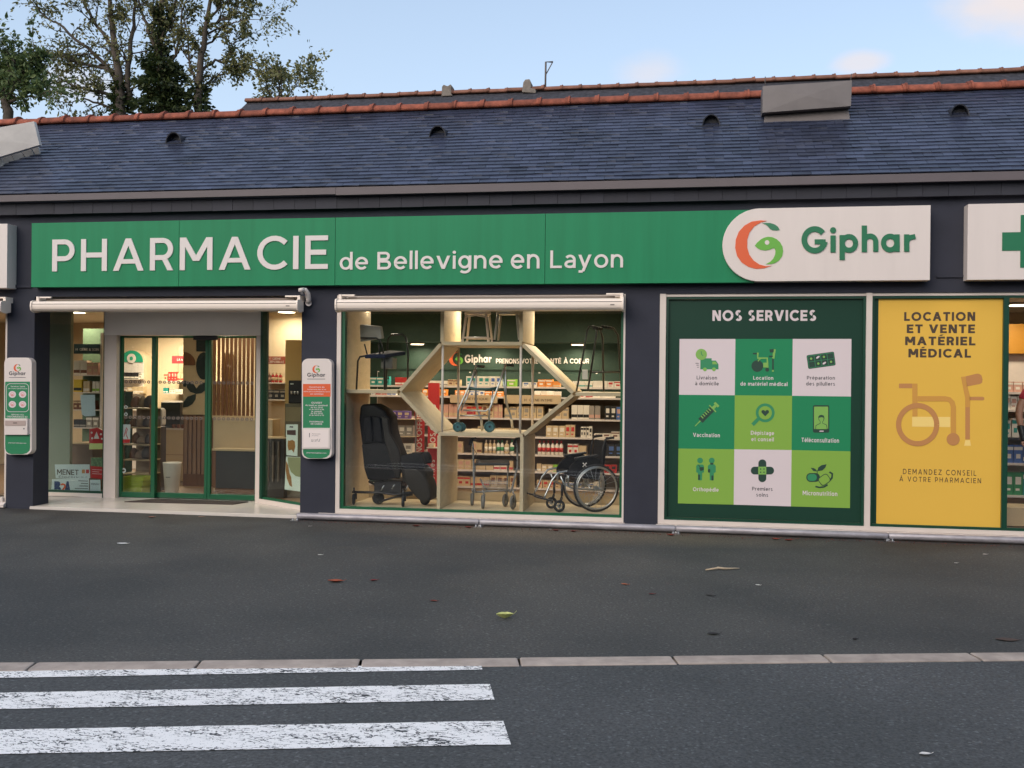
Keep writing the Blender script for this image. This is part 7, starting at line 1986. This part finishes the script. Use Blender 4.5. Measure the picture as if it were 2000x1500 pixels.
tree([([(330, GB), (320, 225), (316, 160), (312, 90), (316, 30), (322, -60)], .34, .09, 12),
      ([(314, 110), (290, 60), (275, 20), (262, -40)], .10, .03, 7), ([(316, 80), (335, 40), (352, -30)], .10, .03, 6), ([(318, 140), (342, 110), (352, 70), (356, 20)], .08, .03, 6)],
     33, 'tree with a trunk thickly wrapped in dark ivy, in the middle of the group', m_leaf, .8, .6,
     ivy=[((318, 235), (314, 120), .85, 3000), ((314, 130), (314, 10), .34, 650), ((335, 225), (330, 170), .5, 500)])
tree([([(388, GB), (386, 222), (388, 160), (396, 90), (404, 45), (416, -50)], .22, .06, 8),
      ([(402, 55), (430, 40), (465, 26), (492, 28)], .06, .02, 7), ([(400, 70), (435, 50), (465, 42), (495, 38)], .05, .015, 4), ([(398, 90), (430, 70), (452, 85), (470, 80)], .05, .02, 4), ([(390, 140), (420, 118), (452, 122), (490, 132), (520, 142), (548, 156)], .07, .02, 14),
      ([(388, 180), (372, 130), (366, 80), (360, 20)], .06, .02, 7), ([(390, 170), (420, 150), (455, 140)], .05, .02, 5), ([(404, 45), (430, 15), (455, -10)], .06, .02, 4)],
     47, 'slender forked tree of the group with a long branch reaching right over the ridge', m_leaf, .8, .7, ivy=[((386, 230), (388, 165), .42, 600)], twl=(.4, .9))
tree([([(20, GB), (15, 230), (10, 185), (2, 150), (-8, 122)], .24, .06, 11), ([(14, 190), (35, 165), (50, 140), (60, 122)], .08, .02, 8), ([(14, 200), (40, 192), (60, 188), (75, 192)], .07, .02, 8), ([(10, 170), (26, 145), (28, 125), (22, 112)], .07, .02, 7), ([(5, 190), (-30, 160), (-60, 140)], .1, .03, 8)],
     59, 'dark leafy tree cut off at the left edge beyond the roof', m_leaf2, 1.0, 1.0, y=24.0, lsize=.2, twl=(.5, 1.1))
tree([([(560, GB), (545, 225), (530, 190), (520, 165)], .08, .02, 5), ([(538, 210), (560, 185), (580, 165)], .04, .012, 6)], 61, 'low shrubby tree top showing just over the ridge right of the slender tree', m_leaf, .9, .8, y=25.0, lsize=.18)

# tree mass added unseen behind the viewer to darken the shop glass reflections
g = np.random.default_rng(8); N_ = 26000
xx = g.uniform(-60, 60, N_); top = 9.5 + 2.0 * np.sin(xx * .21) + 1.3 * np.sin(xx * .63 + 1)
zz = top * g.uniform(0, 1, N_) ** .8; yy_ = -38 + g.normal(0, 1.6, N_)
leaf_mesh('added_treeline', np.stack([xx, yy_, zz], 1), g.normal(0, 1, (N_, 3)), 1.5, m_leaf2, None, 9)

# ------------------------------------------------------------------ litter on the asphalt
def leaf_on_ground(px, py, L, col, label, name='fallen_leaf', curl=.3, rz=None, cat='leaf', grp='fallen leaves on the asphalt'):
    r = random.Random(int(px * 31 + py)); p = G(px, py, .002)
    n = 7; vs = []
    rzv = r.uniform(-.5, .5) if rz is None else rz
    for i in range(n):
        u_ = i / (n - 1); w = L * .28 * sin(pi * min(max(u_, .02), .98)) ** .8; x = (u_ - .5) * L
        zz = curl * L * .5 * (abs(u_ - .5) ** 1.5) + .003
        for s in (-1, 0, 1): vs.append((x, s * w, zz + abs(s) * curl * w * .8 + r.uniform(0, .002)))
    vs2 = [(a, b_, c_ + .0012) for a, b_, c_ in vs]; k_ = len(vs)
    fs = []
    for i in range(n - 1):
        for s in range(2):
            a = i * 3 + s; fs.append((a, a + 1, a + 4, a + 3)); fs.append((a + k_, a + 3 + k_, a + 4 + k_, a + 1 + k_))
    R_ = Matrix.Rotation(rzv, 4, 'Z')
    b = MB(); b.add([Vector((p.x, p.y, 0)) + (R_ @ Vector(v)) for v in vs + vs2], fs)
    b.tube([Vector((p.x, p.y, 0)) + R_ @ Vector((L * .49, 0, curl * L * .17 + .004)), Vector((p.x, p.y, 0)) + R_ @ Vector((L * .7, L * .06, curl * L * .3 + .008))], .0015, 4)
    tag(b.build(name, mat(f'litter {col}', rgb(*col), .7, var=.3, scale=30), None), label, cat, grp)
leaf_on_ground(655, 1137, .14, (150, 74, 48), 'orange brown fallen leaf, the largest on the left of the asphalt', curl=.5, rz=.1)
leaf_on_ground(730, 1134, .075, (120, 40, 40), 'small dark red leaf just right of the orange brown leaf', curl=.3)
leaf_on_ground(847, 1174, .07, (112, 42, 38), 'thin dark red leaf lying alone left of the curled green leaf', curl=.2)
leaf_on_ground(986, 1208, .13, (186, 190, 120), 'curled pale green leaf in the middle of the asphalt', curl=1.3, rz=.25)
leaf_on_ground(1220, 1142, .07, (176, 98, 66), 'small orange leaf right of the middle of the asphalt', curl=.3)
leaf_on_ground(1273, 1161, .055, (104, 52, 50), 'small dull red leaf beside the small orange leaf', curl=.4)
leaf_on_ground(295, 1011, .085, (170, 120, 104), 'pinkish dry leaf before the porch tiles', curl=.5)
leaf_on_ground(393, 1010, .08, (150, 118, 100), 'flat beige leaf before the entrance mat', curl=.2)
for px, py, c, lb in ((914, 1031, (120, 44, 36), 'beside the pipe joint under the hexagon'), (1310, 1046, (140, 54, 40), 'beside the pipe joint under the services poster'), (1515, 1054, (150, 66, 48), 'under the middle of the services poster'), (1540, 1056, (130, 50, 40), 'right of its neighbour under the services poster'), (812, 1028, (110, 50, 40), 'under the black armchair'), (1085, 1037, (112, 40, 36), 'under the wheelchair footrest'), (1120, 1039, (120, 44, 40), 'under the wheelchair wheel')):
    leaf_on_ground(px, py, .09, c, 'red leaf by the rail ' + lb, curl=.6, grp='leaves along the pipe rail')
leaf_on_ground(1393, 1239, .09, (40, 38, 38), 'blackened curled leaf right of the middle near the kerb', curl=.3)
leaf_on_ground(1670, 1250, .04, (40, 36, 36), 'tiny black leaf scrap near the kerb', curl=.9)
leaf_on_ground(1967, 1250, .16, (70, 56, 52), 'dull brown flat leaf near the kerb at the right edge', curl=.1, rz=.05)
leaf_on_ground(1387, 1163, .08, (52, 50, 50), 'dark flattened leaf below the pale strip of bark', curl=.1, rz=-.5)
leaf_on_ground(239, 1062, .12, (226, 226, 224), 'white scrap of paper on the left of the asphalt', name='paper_scrap', curl=.15, rz=.05, cat='scrap', grp='white scraps on the asphalt')
for px, py, s, lb in ((625, 1084, .05, 'below the left end of the pipe rail'), (1480, 1143, .05, 'below the pale strip of bark'), (605, 1028, .04, 'beside the first foot of the pipe rail'), (1924, 1083, .05, 'near the pipe rail at the far right'), (1867, 1100, .04, 'a step in front of the pipe rail at the right'), (1807, 1473, .06, 'on the road at the lower right'), (1075, 1034, .03, 'against the pipe rail under the display window')):
    leaf_on_ground(px, py, s, (214, 210, 204), f'tiny white scrap lying {lb}', name='paper_scrap', curl=.2, cat='scrap', grp='white scraps on the asphalt')
b = MB(); b.tube([G(1378, 1113, .014), G(1400, 1110, .018), G(1402, 1109, .022), G(1415, 1110.5, .016), G(1444, 1110, .013)], [.006, .011, .013, .011, .006], 6)
tag(b.build('bark_strip', mat('pale bark', rgb(176, 158, 132), .8, var=.2, scale=20), None), 'pale strip of bark lying on the asphalt below the services poster', 'stick')
# grit and crumbs swept along the rail
g = np.random.default_rng(3); b = MB()
for _ in range(900):
    x = g.uniform(-4.8, 5); y = -.20 - abs(g.normal(0, .09)); s = g.uniform(.003, .010); z = .001
    a = g.uniform(0, 6.28)
    b.add([(x + s * cos(a), y + s * sin(a), z), (x + s * cos(a + 2.1), y + s * sin(a + 2.1), z), (x + s * cos(a + 4.2), y + s * sin(a + 4.2), z), (x, y, z + s * .8)], [(0, 1, 3), (1, 2, 3), (2, 0, 3)])
b.build('debris', mat('crumbs of leaf litter', rgb(96, 58, 48), .9, island=.6), None, kind='stuff')
